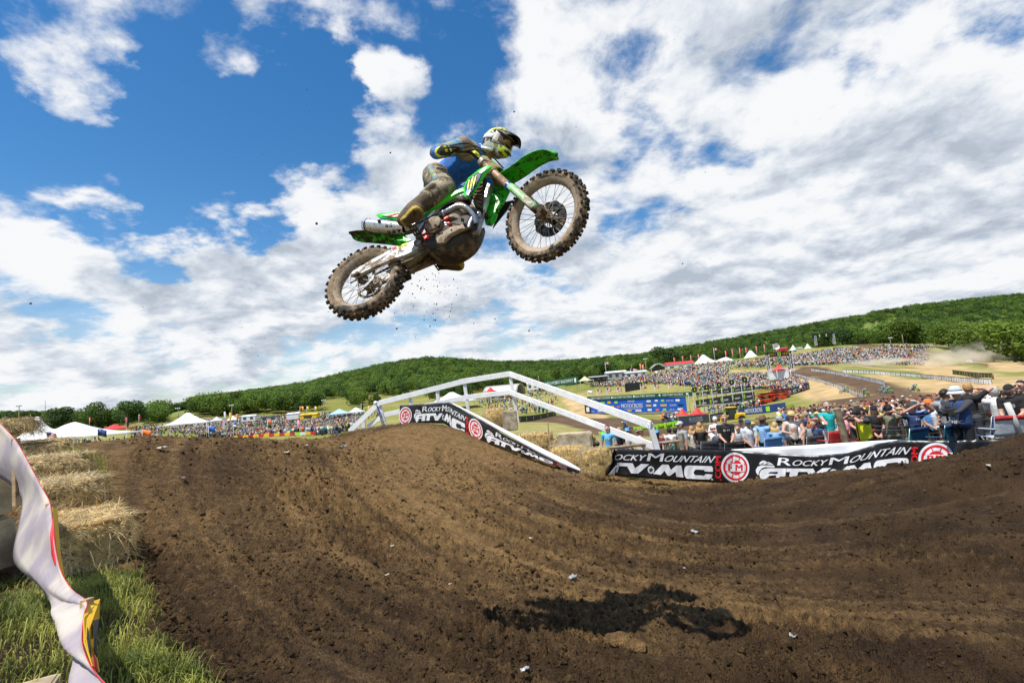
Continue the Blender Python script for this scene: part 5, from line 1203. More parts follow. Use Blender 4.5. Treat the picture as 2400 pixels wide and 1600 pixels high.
# ---------------------------------------------------------------- white-backed banner along the left verge
m_back = mat('banner_back', (0.42, 0.365, 0.405), 0.8, var=0.10, scale=4.0, col2=(0.55, 0.49, 0.42), bump=0.15, bscale=6, trans=0.18)
m_yel = mat('banner_yellow', (0.75, 0.44, 0.01), 0.55, var=0.06); m_bred = mat('banner_red', (0.55, 0.025, 0.03), 0.55, var=0.06); m_bblk = mat('banner_black', (0.015, 0.014, 0.013), 0.55)
WB = empty('trackside_banner', at(120, 1400, 2.9), 'white back of a yellow and red banner twisting down the left verge', 'banner')
def _f():
    top = [(-60, 930, 4.1), (0, 992, 3.75), (37, 1032, 3.5), (70, 1090, 3.25), (100, 1145, 3.05), (118, 1182, 2.92), (125, 1250, 2.72), (140, 1330, 2.52), (168, 1380, 2.35), (203, 1408, 2.10), (197, 1440, 2.02), (192, 1500, 1.92), (205, 1545, 1.82), (235, 1590, 1.70), (290, 1640, 1.55)]
    bot = [(-60, 1100, 4.1), (0, 1120, 3.75), (38, 1165, 3.5), (42, 1225, 3.25), (42, 1290, 3.05), (46, 1325, 2.92), (62, 1355, 2.72), (95, 1390, 2.52), (128, 1420, 2.35), (137, 1440, 2.12), (142, 1480, 2.05), (150, 1520, 1.97), (165, 1560, 1.88), (180, 1610, 1.78), (200, 1680, 1.62)]
    T = smooth_path([at(*q) for q in top], 4); B_ = smooth_path([at(*q) for q in bot], 4); rows = []
    for i, (a, b) in enumerate(zip(T, B_)):
        row = []
        for v in np.linspace(0, 1, 9):
            p = lerp(a, b, v); p = p+np.array([.03*math.sin(v*5+i*.35)*v, .05*math.sin(i*.5+v*4)*v*(1-v)*2, 0]); row.append(p)
        rows.append(row)
    mb = MB(); mb.grid(rows); mb.build('sheet', m_back, WB, True, solid=.004)
    # printed edge and the folded-over front face
    mb = MB()
    mb.tube(T, .0022, 5); mb.build('red_hem', m_bred, WB, True)
    for (c, ps) in ((m_yel, [(122, 1188, 2.9), (133, 1192, 2.95), (131, 1215, 2.95), (140, 1290, 2.8), (150, 1350, 2.66), (141, 1336, 2.60), (133, 1290, 2.68), (124, 1230, 2.82)]),
                    (m_bred, [(124, 1210, 2.80), (117, 1250, 2.72), (120, 1300, 2.60), (128, 1325, 2.56), (130, 1280, 2.66)]),
                    (m_yel, [(205, 1412, 2.12), (233, 1403, 2.2), (231, 1450, 2.15), (215, 1455, 2.05), (222, 1520, 1.9), (232, 1575, 1.85), (215, 1560, 1.78), (196, 1505, 1.86), (195, 1450, 1.98)]),
                    (m_bblk, [(219, 1455, 2.03), (230, 1450, 2.08), (225, 1500, 1.94), (226, 1540, 1.86), (219, 1520, 1.85)]),
                    (m_bred, [(216, 1530, 1.80), (224, 1545, 1.80), (228, 1572, 1.77), (219, 1562, 1.75)]),
                    (m_bblk, [(204, 1470, 1.90), (209, 1500, 1.84), (213, 1540, 1.78), (208, 1525, 1.78), (203, 1495, 1.84)])):
        A = np.array([at(*q) for q in ps]); mb = MB(); mb.prism(A, A+np.array([0, .004, 0])); mb.build('printed_fold', c, WB, False)
under(WB, _f)
# ---------------------------------------------------------------- post and rail fence, wire
FN = empty('post_and_rail_fence', at(1600, 1060, 14.6), 'round wooden post and rail fence in front of the spectators', 'fence')
def _f():
    for a, b, r in (((1595, 1015, 14.7), (1601, 1062, 14.7), .07), ((1564, 1035, 14.8), (1566, 1060, 14.8), .045), ((1440, 1040, 15.0), (1442, 1066, 15.0), .07)):
        mb = MB(); mb.tube([at(*a), at(*b)], [r, r*1.05], 12); mb.build('post', m_log, FN, 40)
    mb = MB(); mb.tube(smooth_path([at(1420, 1050, 14.9), at(1513, 1041, 14.8), at(1592, 1033, 14.75)], 3), .045, 10); mb.build('rail', m_log, FN, 40)
under(FN, _f)
mb = MB(); mb.tube([at(1961, 957, 12.9), at(1973, 998, 12.95), at(1987, 1060, 13.0)], [.085, .088, .09], 14); tag(mb.build('fence_post', m_log, None, 40), 'thick weathered round post leaning left beside the man in teal', 'post')
mb = MB(); mb.tube([at(2360, 944, 10.6), at(2378, 985, 10.6), at(2394, 1026, 10.6)], .055, 12); tag(mb.build('metal_pole', mat('grey_pole', (0.55, 0.54, 0.50), .5, var=.1), None, True), 'pale grey leaning pole in front of the silver camping chair', 'pole')
WF = empty('wire_fence', at(1900, 1050, 12.9), 'thin grey wire strands strung between the fence posts before the crowd', 'fence')
m_wire = mat('fence_wire', (0.16, 0.15, 0.14), .45, .7)
def _f():
    for P in ([(1600, 1030, 14.6), (1720, 1040, 14.2), (1850, 1022, 13.5), (1978, 1008, 12.9)], [(1600, 1044, 14.6), (1760, 1050, 14.0), (1985, 1028, 12.9)], [(1968, 985, 12.9), (2100, 1000, 12.2), (2240, 975, 11.3), (2368, 960, 10.6)], [(1978, 1006, 12.9), (2120, 1006, 12.1), (2375, 972, 10.6)], [(1970, 972, 12.9), (2150, 974, 11.9), (2366, 955, 10.6), (2410, 935, 10.2)], [(1984, 1020, 12.9), (2150, 1018, 11.9), (2380, 990, 10.6)]):
        mb = MB(); mb.tube(smooth_path([at(*q) for q in P], 4), .0035, 5); mb.build('strand', m_wire, WF, True)
under(WF, _f)
# ---------------------------------------------------------------- litter on the track
m_film = mat('clear_film', (0.42, 0.43, 0.45), 0.3, var=0.15, scale=12, trans=0.3, spec=0.6)
m_paper = mat('litter_paper', (0.42, 0.37, 0.28), 0.7, var=0.15)
LT = [(960, 1228, 'crumpled clear film left of the track centre', .11, 1), (1245, 1268, 'small curled white scrap mid track', .09, 0), (1343, 1361, 'long crumpled clear strip above the bike shadow', .17, 1), (1605, 1339, 'small round white scrap right of the track centre', .06, 1), (1628, 1252, 'narrow white scrap lying flat on the right of the track', .20, 1), (1864, 1507, 'upright folded clear film near the lower right corner', .13, 1),
      (668, 1066, 'pale flattened scrap high on the left of the jump', .26, 0), (804, 1051, 'thin clear scrap near the top of the jump', .26, 1), (720, 1048, 'white scrap just under the left crest', .16, 0), (380, 1056, 'pale scrap on the crest by the marquee', .22, 0), (430, 1127, 'small white scrap beside the left rut', .10, 0), (1349, 1110, 'white torn scrap at the foot of the rolled banner', .30, 1), (1232, 1583, 'clear torn film at the bottom edge of the picture', .09, 1), (1056, 1378, 'tiny white scrap left of the bike shadow', .05, 0), (2318, 1097, 'pale stone-like scrap on the right bank', .14, 0), (920, 1287, 'tan torn scrap on the left of the track', .08, 0), (908, 1357, 'pale pointed scrap low on the left of the track', .07, 0)]
def ground_hit(px, py):
    r = ray(px, py); Y = np.linspace(1.6, 23, 900); P = EYE[None]+r[None]*(Y/r[1])[:, None]; d = P[:, 2]-near_z(P[:, 0], P[:, 1]); i = int(np.argmax(d < 0)); return P[i]
for k, (px, py, lb_, s_, film) in enumerate(LT):
    p = ground_hit(px, py); g = np.random.default_rng(100+k); rows = []
    a = g.uniform(0, 6); s_ *= .8; w = s_; h = s_*g.uniform(.35, .6)
    for u in np.linspace(-.5, .5, 7):
        row = []
        for v in np.linspace(-.5, .5, 5):
            q = rotz(a) @ np.array([u*w*(1-.3*abs(v)), v*h*(1-.5*abs(u)), 0]); row.append(q+np.array([0, 0, .045+.25*s_*g.uniform(-.3, .6)+(abs(v)*s_*.5 if 'upright' in lb_ else 0)]))
        rows.append(row)
    mb = MB(); mb.grid(rows); o = mb.build('litter', m_film if film else m_paper, None, 40, solid=.003, loc=p); tag(o, lb_, 'litter', 'scraps of litter on the track')
def instancer(name, pos, scl, rz, idx, sources, kind='stuff'):
    coll = bpy.data.collections.new(name+'_kinds')
    for i, me in enumerate(sources):
        o = bpy.data.objects.new('%s_kind_%02d' % (name, i), me); coll.objects.link(o)
    me = bpy.data.meshes.new(name); me.from_pydata([tuple(p) for p in pos], [], [])
    for nm, ty, dat in (('scl', 'FLOAT', scl), ('rz', 'FLOAT', rz), ('idx', 'INT', idx)):
        a = me.attributes.new(nm, ty, 'POINT'); a.data.foreach_set('value', np.asarray(dat, np.int32 if ty == 'INT' else np.float32))
    o = bpy.data.objects.new(name, me); COL.objects.link(o)
    ng = bpy.data.node_groups.new(name, 'GeometryNodeTree'); ng.interface.new_socket('Geometry', in_out='INPUT', socket_type='NodeSocketGeometry'); ng.interface.new_socket('Geometry', in_out='OUTPUT', socket_type='NodeSocketGeometry')
    N = ng.nodes; L = ng.links; gi_ = N.new('NodeGroupInput'); go = N.new('NodeGroupOutput'); ip = N.new('GeometryNodeInstanceOnPoints'); ci = N.new('GeometryNodeCollectionInfo')
    ci.inputs['Collection'].default_value = coll; ci.inputs['Separate Children'].default_value = True; ci.inputs['Reset Children'].default_value = True
    def na(nm, ty):
        q = N.new('GeometryNodeInputNamedAttribute'); q.data_type = ty; q.inputs['Name'].default_value = nm; return q.outputs[0]
    ip.inputs['Pick Instance'].default_value = True
    cx = N.new('ShaderNodeCombineXYZ'); L.new(na('rz', 'FLOAT'), cx.inputs[2]); L.new(cx.outputs[0], ip.inputs['Rotation'])
    L.new(gi_.outputs[0], ip.inputs['Points']); L.new(ci.outputs[0], ip.inputs['Instance']); L.new(na('idx', 'INT'), ip.inputs['Instance Index']); L.new(na('scl', 'FLOAT'), ip.inputs['Scale']); L.new(ip.outputs[0], go.inputs[0])
    mod = o.modifiers.new('spread', 'NODES'); mod.node_group = ng
    return tag(o, kind=kind)
# ---------------------------------------------------------------- loose clods and grass (uncountable)
def scatter(name, V0s, Fs0s, mats, pos, scl, rotm, seed, parent=None, tint=None):
    g = np.random.default_rng(seed); k = len(V0s); pick = g.integers(0, k, len(pos)); VV = []; FF_ = []; CC = []; o = 0
    for j in range(k):
        idx = np.where(pick == j)[0]
        if not len(idx): continue
        V = np.einsum('nij,mj->nmi', rotm[idx]*scl[idx][:, None, None], V0s[j])+pos[idx][:, None]
        Fj = Fs0s[j][None]+(np.arange(len(idx))*len(V0s[j]))[:, None, None]+o
        VV.append(V.reshape(-1, 3)); FF_.append(Fj.reshape(-1, Fs0s[j].shape[1])); o += V.shape[0]*V.shape[1]
        if tint is not None: CC.append(np.repeat(tint[idx], len(V0s[j]), 0))
    return raw(name, np.concatenate(VV), np.concatenate(FF_), mats, parent, colors=np.concatenate(CC) if tint is not None else None)
def rnd_rot(n, g, tilt=3.1):
    a, b, c = g.uniform(0, 2*PI, n), g.uniform(-tilt, tilt, n), g.uniform(-tilt, tilt, n)
    ca, sa, cb, sb, cc, sc_ = np.cos(a), np.sin(a), np.cos(b), np.sin(b), np.cos(c), np.sin(c); R_ = np.zeros((n, 3, 3))
    R_[:, 0, 0] = ca*cb; R_[:, 0, 1] = ca*sb*sc_-sa*cc; R_[:, 0, 2] = ca*sb*cc+sa*sc_; R_[:, 1, 0] = sa*cb; R_[:, 1, 1] = sa*sb*sc_+ca*cc; R_[:, 1, 2] = sa*sb*cc-ca*sc_; R_[:, 2, 0] = -sb; R_[:, 2, 1] = cb*sc_; R_[:, 2, 2] = cb*cc
    return R_
def lumps(k):
    out = []
    for s in range(k):
        bm = bmesh.new(); bmesh.ops.create_icosphere(bm, subdivisions=1, radius=1.0); g = np.random.default_rng(s)
        V = np.array([v.co for v in bm.verts]); V = V*g.uniform(.55, 1.25, (len(V), 1))*g.uniform(.75, 1.3, (1, 3)); V[:, 2] *= .75; Fs = np.array([[v.index for v in f.verts] for f in bm.faces]); bm.free(); out.append((V, Fs))
    return [q[0] for q in out], [q[1] for q in out]
def soil_clods():
    g = np.random.default_rng(31); n = 80000; A = np.radians(g.uniform(-58, 57, n)); R_ = np.exp(g.uniform(math.log(1.9), math.log(15), n)); x, y = R_*np.sin(A), R_*np.cos(A)
    keep = (track_mask(x, y) > .25) & (fbm(x/.9, y/.9, 3, 45)-.45*packed(x, y) > g.uniform(-.75, .45, n)); x, y, R_ = x[keep], y[keep], R_[keep]; n = len(x)
    s = .0055*np.exp(g.normal(0, .55, n))*(1+.10*R_); s = np.minimum(s, .034)
    z = near_z(x, y)+soil_relief(x, y)+s*.1
    V0, F0 = lumps(10); src = []
    for k, (V, Fs) in enumerate(zip(V0, F0)):
        o = raw('clod', V, Fs, M_soil, colors=np.tile([[.26+.045*k, .22-.02*k, 1.0]], (len(V), 1))); src.append(o.data); bpy.data.objects.remove(o)
    instancer('soil_clods', np.stack([x, y, z], 1), s, g.uniform(0, 6.28, n), np.minimum((g.random(n)**1.5*10).astype(int), 9), src)
soil_clods()
# one big lump in the bike's shadow
def big_lump(px, py, r, label, seed):
    p = ground_hit(px, py); bm = bmesh.new(); bmesh.ops.create_icosphere(bm, subdivisions=4, radius=1.0); V = np.array([v.co for v in bm.verts])
    n_ = fbm(V[:, 0]*2.2+seed+V[:, 2], V[:, 1]*2.2-V[:, 2]*1.5, 5, seed); V = V*(1+.38*n_)[:, None]*np.array([1.25, 1.0, .62])*r
    for v, c in zip(bm.verts, V): v.co = c
    me = bpy.data.meshes.new('mud_lump'); bm.to_mesh(me); bm.free(); me.materials.append(M_soil); me.polygons.foreach_set('use_smooth', [True]*len(me.polygons))
    a = me.color_attributes.new('tint', 'FLOAT_COLOR', 'POINT'); c = np.ones((len(V), 4), np.float32)*np.array([.5, .1, 1, 1], np.float32); a.data.foreach_set('color', c.ravel())
    o = bpy.data.objects.new('mud_lump', me); COL.objects.link(o); o.location = p+np.array([0, 0, r*.25]); tag(o, label, 'mud lump', 'big lumps of mud on the track')
big_lump(1448, 1506, .085, 'large lumpy clod of mud in the middle of the bike shadow', 3)
big_lump(1490, 1520, .075, 'smaller clod of mud beside the large one in the bike shadow', 8)
big_lump(1692, 1452, .10, 'rounded clod of mud right of the bike shadow', 12)
m_grass = mat('grass_blades', (0.085, 0.150, 0.018), 0.6, var=0.4, scale=4.0, col2=(0.31, 0.31, 0.065), trans=0.30, spec=0.3)
def grass():
    g = np.random.default_rng(77); X = []; S = []
    def area(n, cx, cy, sx, sy, s0, s1, cond=None):
        x, y = g.normal(cx, sx, n), g.normal(cy, sy, n); k = np.ones(n, bool)
        k &= track_mask(x-.05, y) < .55
        k &= (y > 1.0)
        X.append(np.stack([x, y], 1)[k]); S.append(g.uniform(s0, s1, n)[k])
    # dense verge in clumps
    for c in range(150):
        y = g.uniform(1.25, 4.2); xl = np.interp(y, [1.3, 2.55, 3.4, 4.6], [-.95, -1.65, -2.55, -3.5]); x = xl-abs(g.normal(0, .75)); area(60, x, y, .09, .09, .02, .065)
    for px, py, n in ((240, 1370, 420), (265, 1400, 420), (230, 1390, 300), (330, 1540, 300), (380, 1580, 260), (300, 1580, 200), (440, 1595, 160), (100, 1480, 300), (60, 1440, 250), (250, 1440, 250)):
        p = ground_hit(px, py); area(int(n*1.3), p[0], p[1], .16, .13, .04, .13)
    X2 = []; S2 = []
    for px, py, n, s0, s1, sp in ((190, 1090, 420, .10, .24, .14), (205, 1112, 300, .10, .22, .12), (175, 1075, 200, .1, .2, .12), (205, 1140, 120, .05, .14, .1), (1500, 1122, 260, .06, .16, .35), (1455, 1118, 120, .06, .13, .25), (1570, 1134, 120, .04, .10, .3), (1620, 1140, 90, .03, .08, .4), (1012, 1015, 40, .06, .12, .2), (1190, 1060, 30, .06, .12, .15), (1090, 1030, 30, .06, .12, .2), (1740, 1140, 50, .05, .10, .3)):
        p = ground_hit(px, py); X2.append(np.stack([g.normal(p[0], sp, n), g.normal(p[1], sp*.6, n)], 1)); S2.append(g.uniform(s0, s1, n))
    P = np.concatenate(X+X2); s = np.concatenate(S+S2); n = len(P)
    z = near_z(P[:, 0], P[:, 1])-.01
    a = g.uniform(0, 2*PI, n); lean = g.uniform(.15, .9, n); w = g.uniform(.0014, .0034, n)
    d = np.stack([np.cos(a), np.sin(a), 0*a], 1); sd = np.stack([-np.sin(a), np.cos(a), 0*a], 1); up = np.array([0, 0, 1.0]); b0 = np.stack([P[:, 0], P[:, 1], z], 1)
    m1 = b0+up*(s*.55)[:, None]+d*(s*lean*.22)[:, None]; m2 = b0+up*(s*.85)[:, None]+d*(s*lean*.6)[:, None]; e = b0+up*(s*(.95-.25*lean))[:, None]+d*(s*lean*1.05)[:, None]
    V = np.stack([b0-sd*w[:, None], b0+sd*w[:, None], m1-sd*w[:, None]*.9, m1+sd*w[:, None]*.9, m2-sd*w[:, None]*.6, m2+sd*w[:, None]*.6, e-sd*w[:, None]*.1, e+sd*w[:, None]*.1], 1).reshape(-1, 3)
    F0 = np.array([[0, 1, 3, 2], [2, 3, 5, 4], [4, 5, 7, 6]]); Fs = (F0[None]+(np.arange(n)*8)[:, None, None]).reshape(-1, 4)
    tag(raw('grass', V, Fs, m_grass, smooth=True), kind='stuff')
grass()
# ---------------------------------------------------------------- spectators along the fence
SKIN = {'l': (0.56, 0.31, 0.22), 't': (0.44, 0.23, 0.15), 'd': (0.12, 0.06, 0.04)}
def cloth(nm, c, **k): return mat('cloth_'+nm, c, 0.85, var=0.12, scale=7, bump=0.5, bscale=16, **k)
CL = dict(black=(0.014, 0.014, 0.015), grey=(0.32, 0.33, 0.34), lgrey=(0.50, 0.54, 0.56), white=(0.74, 0.74, 0.73), blue=(0.10, 0.30, 0.62), lblue=(0.25, 0.44, 0.72), navy=(0.025, 0.055, 0.15), teal=(0.01, 0.38, 0.36), maroon=(0.17, 0.02, 0.035), olive=(0.19, 0.18, 0.115), yellow=(0.70, 0.66, 0.02), denim=(0.12, 0.22, 0.36), khaki=(0.33, 0.26, 0.17), cream=(0.68, 0.62, 0.54), sky=(0.12, 0.42, 0.68), green=(0.05, 0.13, 0.10), dgrey=(0.05, 0.05, 0.055), red=(0.5, 0.03, 0.03), brown=(0.14, 0.075, 0.04), straw=(0.62, 0.45, 0.18), pink=(0.75, 0.45, 0.45), orange=(0.7, 0.16, 0.03), stone=(0.55, 0.53, 0.48), dteal=(0.02, 0.10, 0.17))
HAIR = dict(blond=(0.50, 0.34, 0.14), brown=(0.10, 0.055, 0.03), black=(0.015, 0.012, 0.01), red=(0.36, 0.13, 0.04), grey=(0.45, 0.43, 0.40), strawb=(0.42, 0.24, 0.09))
m_lensd = mat('sunglass_lens', (0.012, 0.012, 0.014), 0.12, spec=0.7)
def person(P, face, label, pose='down', shirt='grey', pants='dgrey', skin='l', hat=None, hatc='black', hair='brown', long_=False, glasses=False, beard=False, h=1.75, sleeve='short', vest=None, voxel=.017, lean=0.0, mark=None, group='spectators along the fence', hide=None, lookz=0.0):
    "face: heading in radians, 0 looks away from the camera (+y), pi looks at it"
    s = h/1.75; Q = lambda x, y, z: np.array([x, y, z])*s
    rt = empty('person', P, label, 'person', group); rt.rotation_euler = (0, 0, face)
    ln = lean
    hip = Q(0, 0, .93); ch = Q(0, .02+.30*ln, 1.30); nk = Q(0, .02+.36*ln, 1.47); hd = Q(0, .045+.46*ln, 1.615)
    S = {k: Q(sg*.185, .0+.33*ln, 1.415) for k, sg in (('R', 1), ('L', -1))}
    W = {'down': (Q(.27, .05, .86), Q(-.27, .05, .86)), 'front': (Q(.08, .30, 1.02), Q(-.08, .30, 1.02)), 'fold': (Q(-.10, .26, 1.16), Q(.10, .28, 1.12)), 'photo': (Q(.07, .25, 1.56), Q(-.07, .27, 1.54)), 'phone': (Q(.12, .36, 1.66), Q(-.12, .36, 1.66)),
         'point': (Q(.20, .55, 1.28), Q(-.22, .20, 1.00)), 'reach': (Q(.22, .58, 1.20), Q(-.24, .12, .9)), 'shout': (Q(.10, .14, 1.60), Q(-.24, .12, .95)), 'hold': (Q(.15, .34, 1.16), Q(-.10, .36, 1.10)), 'pocket': (Q(.22, .06, .95), Q(-.22, .06, .95)), 'camera': (Q(.18, .40, 1.10), Q(.05, .42, 1.20)), 'rail': (Q(.30, .30, 1.05), Q(-.26, .06, .88))}[pose]
    hips = [Q(.095, 0, .92), Q(-.095, 0, .92)]
    C = [(Q(-.06, 0, .97), Q(.06, 0, .97), .125*s, .125*s, 'p', .8), (hip+Q(0, .01, .08), lerp(hip, ch, .55), .135*s, .14*s, 's', .82), (lerp(hip, ch, .5), ch+Q(0, 0, .02), .14*s, .155*s, 's', .82),
         (S['L']*.82+ch*.18, S['R']*.82+ch*.18, .080*s, .080*s, 's'), (ch+Q(0, 0, .06), nk, .10*s, .058*s, 's'), (nk-Q(0, 0, .02), hd-Q(0, .01, .06), .055*s, .055*s, 'k')]
    for k, sg in (('R', 1), ('L', -1)):
        Sh = S[k]; pole = (sg*1.0, -.35, -.55) if pose in ('photo', 'phone', 'camera', 'hold', 'shout') else (sg*.6, -1.0, -.3)
        E_, Wr = ik(Sh, W[0 if sg > 0 else 1], .29*s, .255*s, pole)
        tag_u = 's' if sleeve != 'none' else 'k'; tag_f = 's' if sleeve == 'long' else 'k'
        C += [(Sh, lerp(Sh, E_, .62), .062*s, .054*s, tag_u), (lerp(Sh, E_, .66), E_, .046*s, .043*s, tag_f), (E_, Wr, .043*s, .029*s, tag_f)]
        d = Wr-E_; d /= np.linalg.norm(d); sd = np.cross(d, [0, 0, 1.0]); sd = sd/(np.linalg.norm(sd)+1e-6); pn = np.cross(sd, d)
        pl = Wr+d*.05*s; C.append((Wr+d*.01, pl+d*.03*s, .031*s, .036*s, 'k', .62, pn))
        curl = .55 if pose in ('down', 'pocket') else .9
        for i, (u, L_) in enumerate(((-.030, .070), (-.010, .080), (.011, .074), (.031, .058))):
            b0 = pl+d*.045*s+sd*u*s; m0 = b0+(d*math.cos(curl*.6)+pn*-math.sin(curl*.6))*L_*.55*s; e0 = m0+(d*math.cos(curl*1.4)-pn*math.sin(curl*1.4))*L_*.5*s
            C += [(b0, m0, .0105*s, .0095*s, 'k'), (m0, e0, .0095*s, .008*s, 'k')]
        t0 = Wr+d*.03*s-sd*sg*.03*s; C.append((t0, t0+d*.04*s-sd*sg*.025*s-pn*.01*s, .012*s, .010*s, 'k'))
    short = pants in ('stone',)
    for sg, hp_ in ((1, hips[0]), (-1, hips[1])):
        kn = Q(sg*.105, .03, .50); an = Q(sg*.11, -.02, .09)
        C += [(hp_, kn, .088*s, .060*s, 'p'), (kn, lerp(kn, an, .5), .057*s, .055*s, 'k' if short else 'p'), (lerp(kn, an, .5), an, .054*s, .040*s, 'k' if short else 'p'), (an-Q(0, .03, .045), an+Q(0, .15, -.055), .042*s, .036*s, 'b')]
    E2 = [(hd, np.array([.076, .094, .115])*s, None, 'k')]
    C += [(hd+Q(0, .045, -.075), hd+Q(0, .062, -.085), .048*s, .036*s, 'd' if beard else 'k'), (hd+Q(0, .088, .012), hd+Q(0, .108, -.018), .012*s, .017*s, 'k'), (hd+Q(.078, -.005, -.005), hd+Q(.080, -.01, .02), .016*s, .018*s, 'k'), (hd+Q(-.078, -.005, -.005), hd+Q(-.080, -.01, .02), .016*s, .018*s, 'k')]
    if beard: C += [(hd+Q(sg*.05, .03, -.06), hd+Q(sg*.03, .07, -.075), .03*s, .028*s, 'd') for sg in (1, -1)]
    mats = [mat('skin_'+skin, SKIN[skin], .55, var=.08, bump=.05), cloth(shirt, CL[shirt]), cloth(pants, CL[pants]), cloth('shoe', (0.05, 0.045, 0.04)), mat('hair_'+(hair or 'brown'), HAIR[hair or 'brown'], .6, var=.25, scale=30, bump=.5, bscale=60)]
    figure('body', C, mats, dict(k=0, s=1, p=2, b=3, d=4), rt, voxel*s, 2, ells=E2)
    # eyes, brows and mouth
    mb = MB()
    for sg in (1, -1): mb.ell(hd+Q(sg*.031, .085, .018), np.array([.012, .008, .006])*s, 8, 6)
    mb.ell(hd+Q(0, .092, -.058), np.array([.022, .010, .007 if pose != 'shout' else .018])*s, 8, 6)
    if not glasses: mb.build('face_details', mat('face_dark', (0.10, 0.035, 0.03), .5), rt, True)
    hm = mats[4]; V_ = Vector(hd)
    def cap_shell(r, top, cut, m, nm):
        mb = MB(); mb.ell(hd+Q(0, -.006, .012), np.array(r)*s, 20, 14, None, lambda V: np.where((V[:, 2:3] < cut*s), V*np.array([.93, .93, 0])+np.array([0, 0, cut*s]), V)); return mb.build(nm, m, rt, True)
    if hair and hat not in ('bucket',):
        def hf_(V):
            V = V.copy(); fr = (V[:, 1] > .02*s) & (V[:, 2] < .055*s); V[fr, 1] = np.minimum(V[fr, 1], .02*s); lo = V[:, 2] < -.05*s; V[lo & (V[:, 1] > -.02*s), 2] = -.02*s
            return V*(1+.05*np.sin(V[:, 0:1]*220)*np.cos(V[:, 2:3]*180))
        mb = MB(); mb.ell(hd+Q(0, -.012, .016), np.array([.085, .100, .116])*s, 20, 14, None, hf_)
        if long_:
            for u in np.linspace(-1, 1, 9):
                a = hd+Q(u*.07, -.06+.02*abs(u), .0); mb.tube([a, a+Q(u*.035, -.035, -.13), a+Q(u*.045, -.03, -.25), a+Q(u*.03, -.03, -.36+.05*abs(u))], [.032*s, .034*s, .030*s, .010*s], 7)
        mb.build('hair', hm, rt, True)
    if glasses:
        mb = MB()
        for sg in (1, -1): mb.ell(hd+Q(sg*.036, .088, .020), np.array([.034, .012, .020])*s, 12, 8)
        mb.tube([hd+Q(-.088, 0, .022), hd+Q(-.07, .075, .024), hd+Q(0, .100, .026), hd+Q(.07, .075, .024), hd+Q(.088, 0, .022)], .006*s, 6); mb.build('sunglasses', m_lensd, rt, True)
    if hat:
        hmx = cloth('hat_'+hatc, CL[hatc])
        if hat in ('cap', 'backcap'):
            o = cap_shell((.092, .108, .122), .1, .045, hmx, 'cap'); sg = 1 if hat == 'cap' else -1; rows = []
            for t in np.linspace(0, 1, 5):
                rows.append([hd+Q(u*.078*(1-.25*t*abs(u)), sg*(.085+.085*t-.035*u*u*t-.03*u*u), .060-.016*t-.018*u*u*t) for u in np.linspace(-1, 1, 9)])
            mb = MB(); mb.grid(rows); mb.build('cap_brim', hmx, rt, True, solid=.006)
        else:
            wr, hh, crv = dict(bucket=(.155, .095, -.05), straw=(.20, .10, .03), cowboy=(.20, .11, .07), wide=(.19, .10, .0))[hat]
            pr = [(.0, hh+.055), (.055, hh+.058), (.088, hh+.035), (.100, .055), (.103, .052), (wr*.75, .046), (wr, .046+(crv if hat == 'bucket' else 0)), (wr*.99, .040+(crv if hat == 'bucket' else 0)), (wr*.72, .038), (.098, .042)]
            mb = MB(); mb.lathe([(a*s, b*s) for a, b in pr], 28, hd+Q(0, 0, -.01)); 
            if hat in ('cowboy', 'straw', 'wide'):
                V = np.array(mb.v); q = V-hd; r_ = np.hypot(q[:, 0], q[:, 1]); k = np.clip((r_-.11*s)/(wr*s-.11*s), 0, 1); V[:, 2] += (crv+.012*np.sin(np.arctan2(q[:, 1], q[:, 0])*3))*k*(np.abs(q[:, 0])/np.maximum(r_, 1e-6))**2; mb.v = [tuple(v) for v in V]
            mb.build('hat', hmx, rt, True)
            mb = MB(); mb.tube([hd+Q(.103*math.cos(a), .103*math.sin(a), .052) for a in np.linspace(0, 2*PI, 21)], .010*s, 6); mb.build('hat_band', cloth('band', (0.05, 0.04, 0.035)), rt, True)
    if vest:
        vm_ = cloth('vest_'+vest, CL[vest]); rows = []
        for z, w in ((1.46, .115), (1.38, .168), (1.2, .172), (1.02, .168), (.92, .165)):
            rows.append([Q(w*math.sin(a)*1.02, lerp(.012, .02+.30*ln, (z-.93)/.37)+w*.86*math.cos(a), z) for a in np.linspace(.18, 2*PI-.18, 25)])
        mb = MB(); mb.grid(rows); mb.build('vest', vm_, rt, True, solid=.010)
    if mark:
        txt, mc, w_, zz = mark; uv, Fs = text_uv(txt, -w_/2, w_/2, zz+.045, zz-.02, bold=.02); mb = MB()
        mb.add([Q(-u[0], .165+.26*ln*.9-abs(u[0])**2*1.6, u[1]) if mc[0] != '-' else Q(u[0], -.15, u[1]) for u in uv], Fs); mb.build('shirt_print', mat('print_'+mc, CL[mc.strip('-')], .7), rt, False, fix=False)
    return rt
PHOTO_PEOPLE = []
def head_at(px, py, Y, h=1.75): p = at(px, py, Y); return np.array([p[0], p[1], p[2]-1.62*h/1.75])
def PP(px, py, Y, face, label, **k):
    h = k.get('h', 1.75); P = head_at(px, py, Y, h); a = math.radians(face); return person(P, a, label, **k)
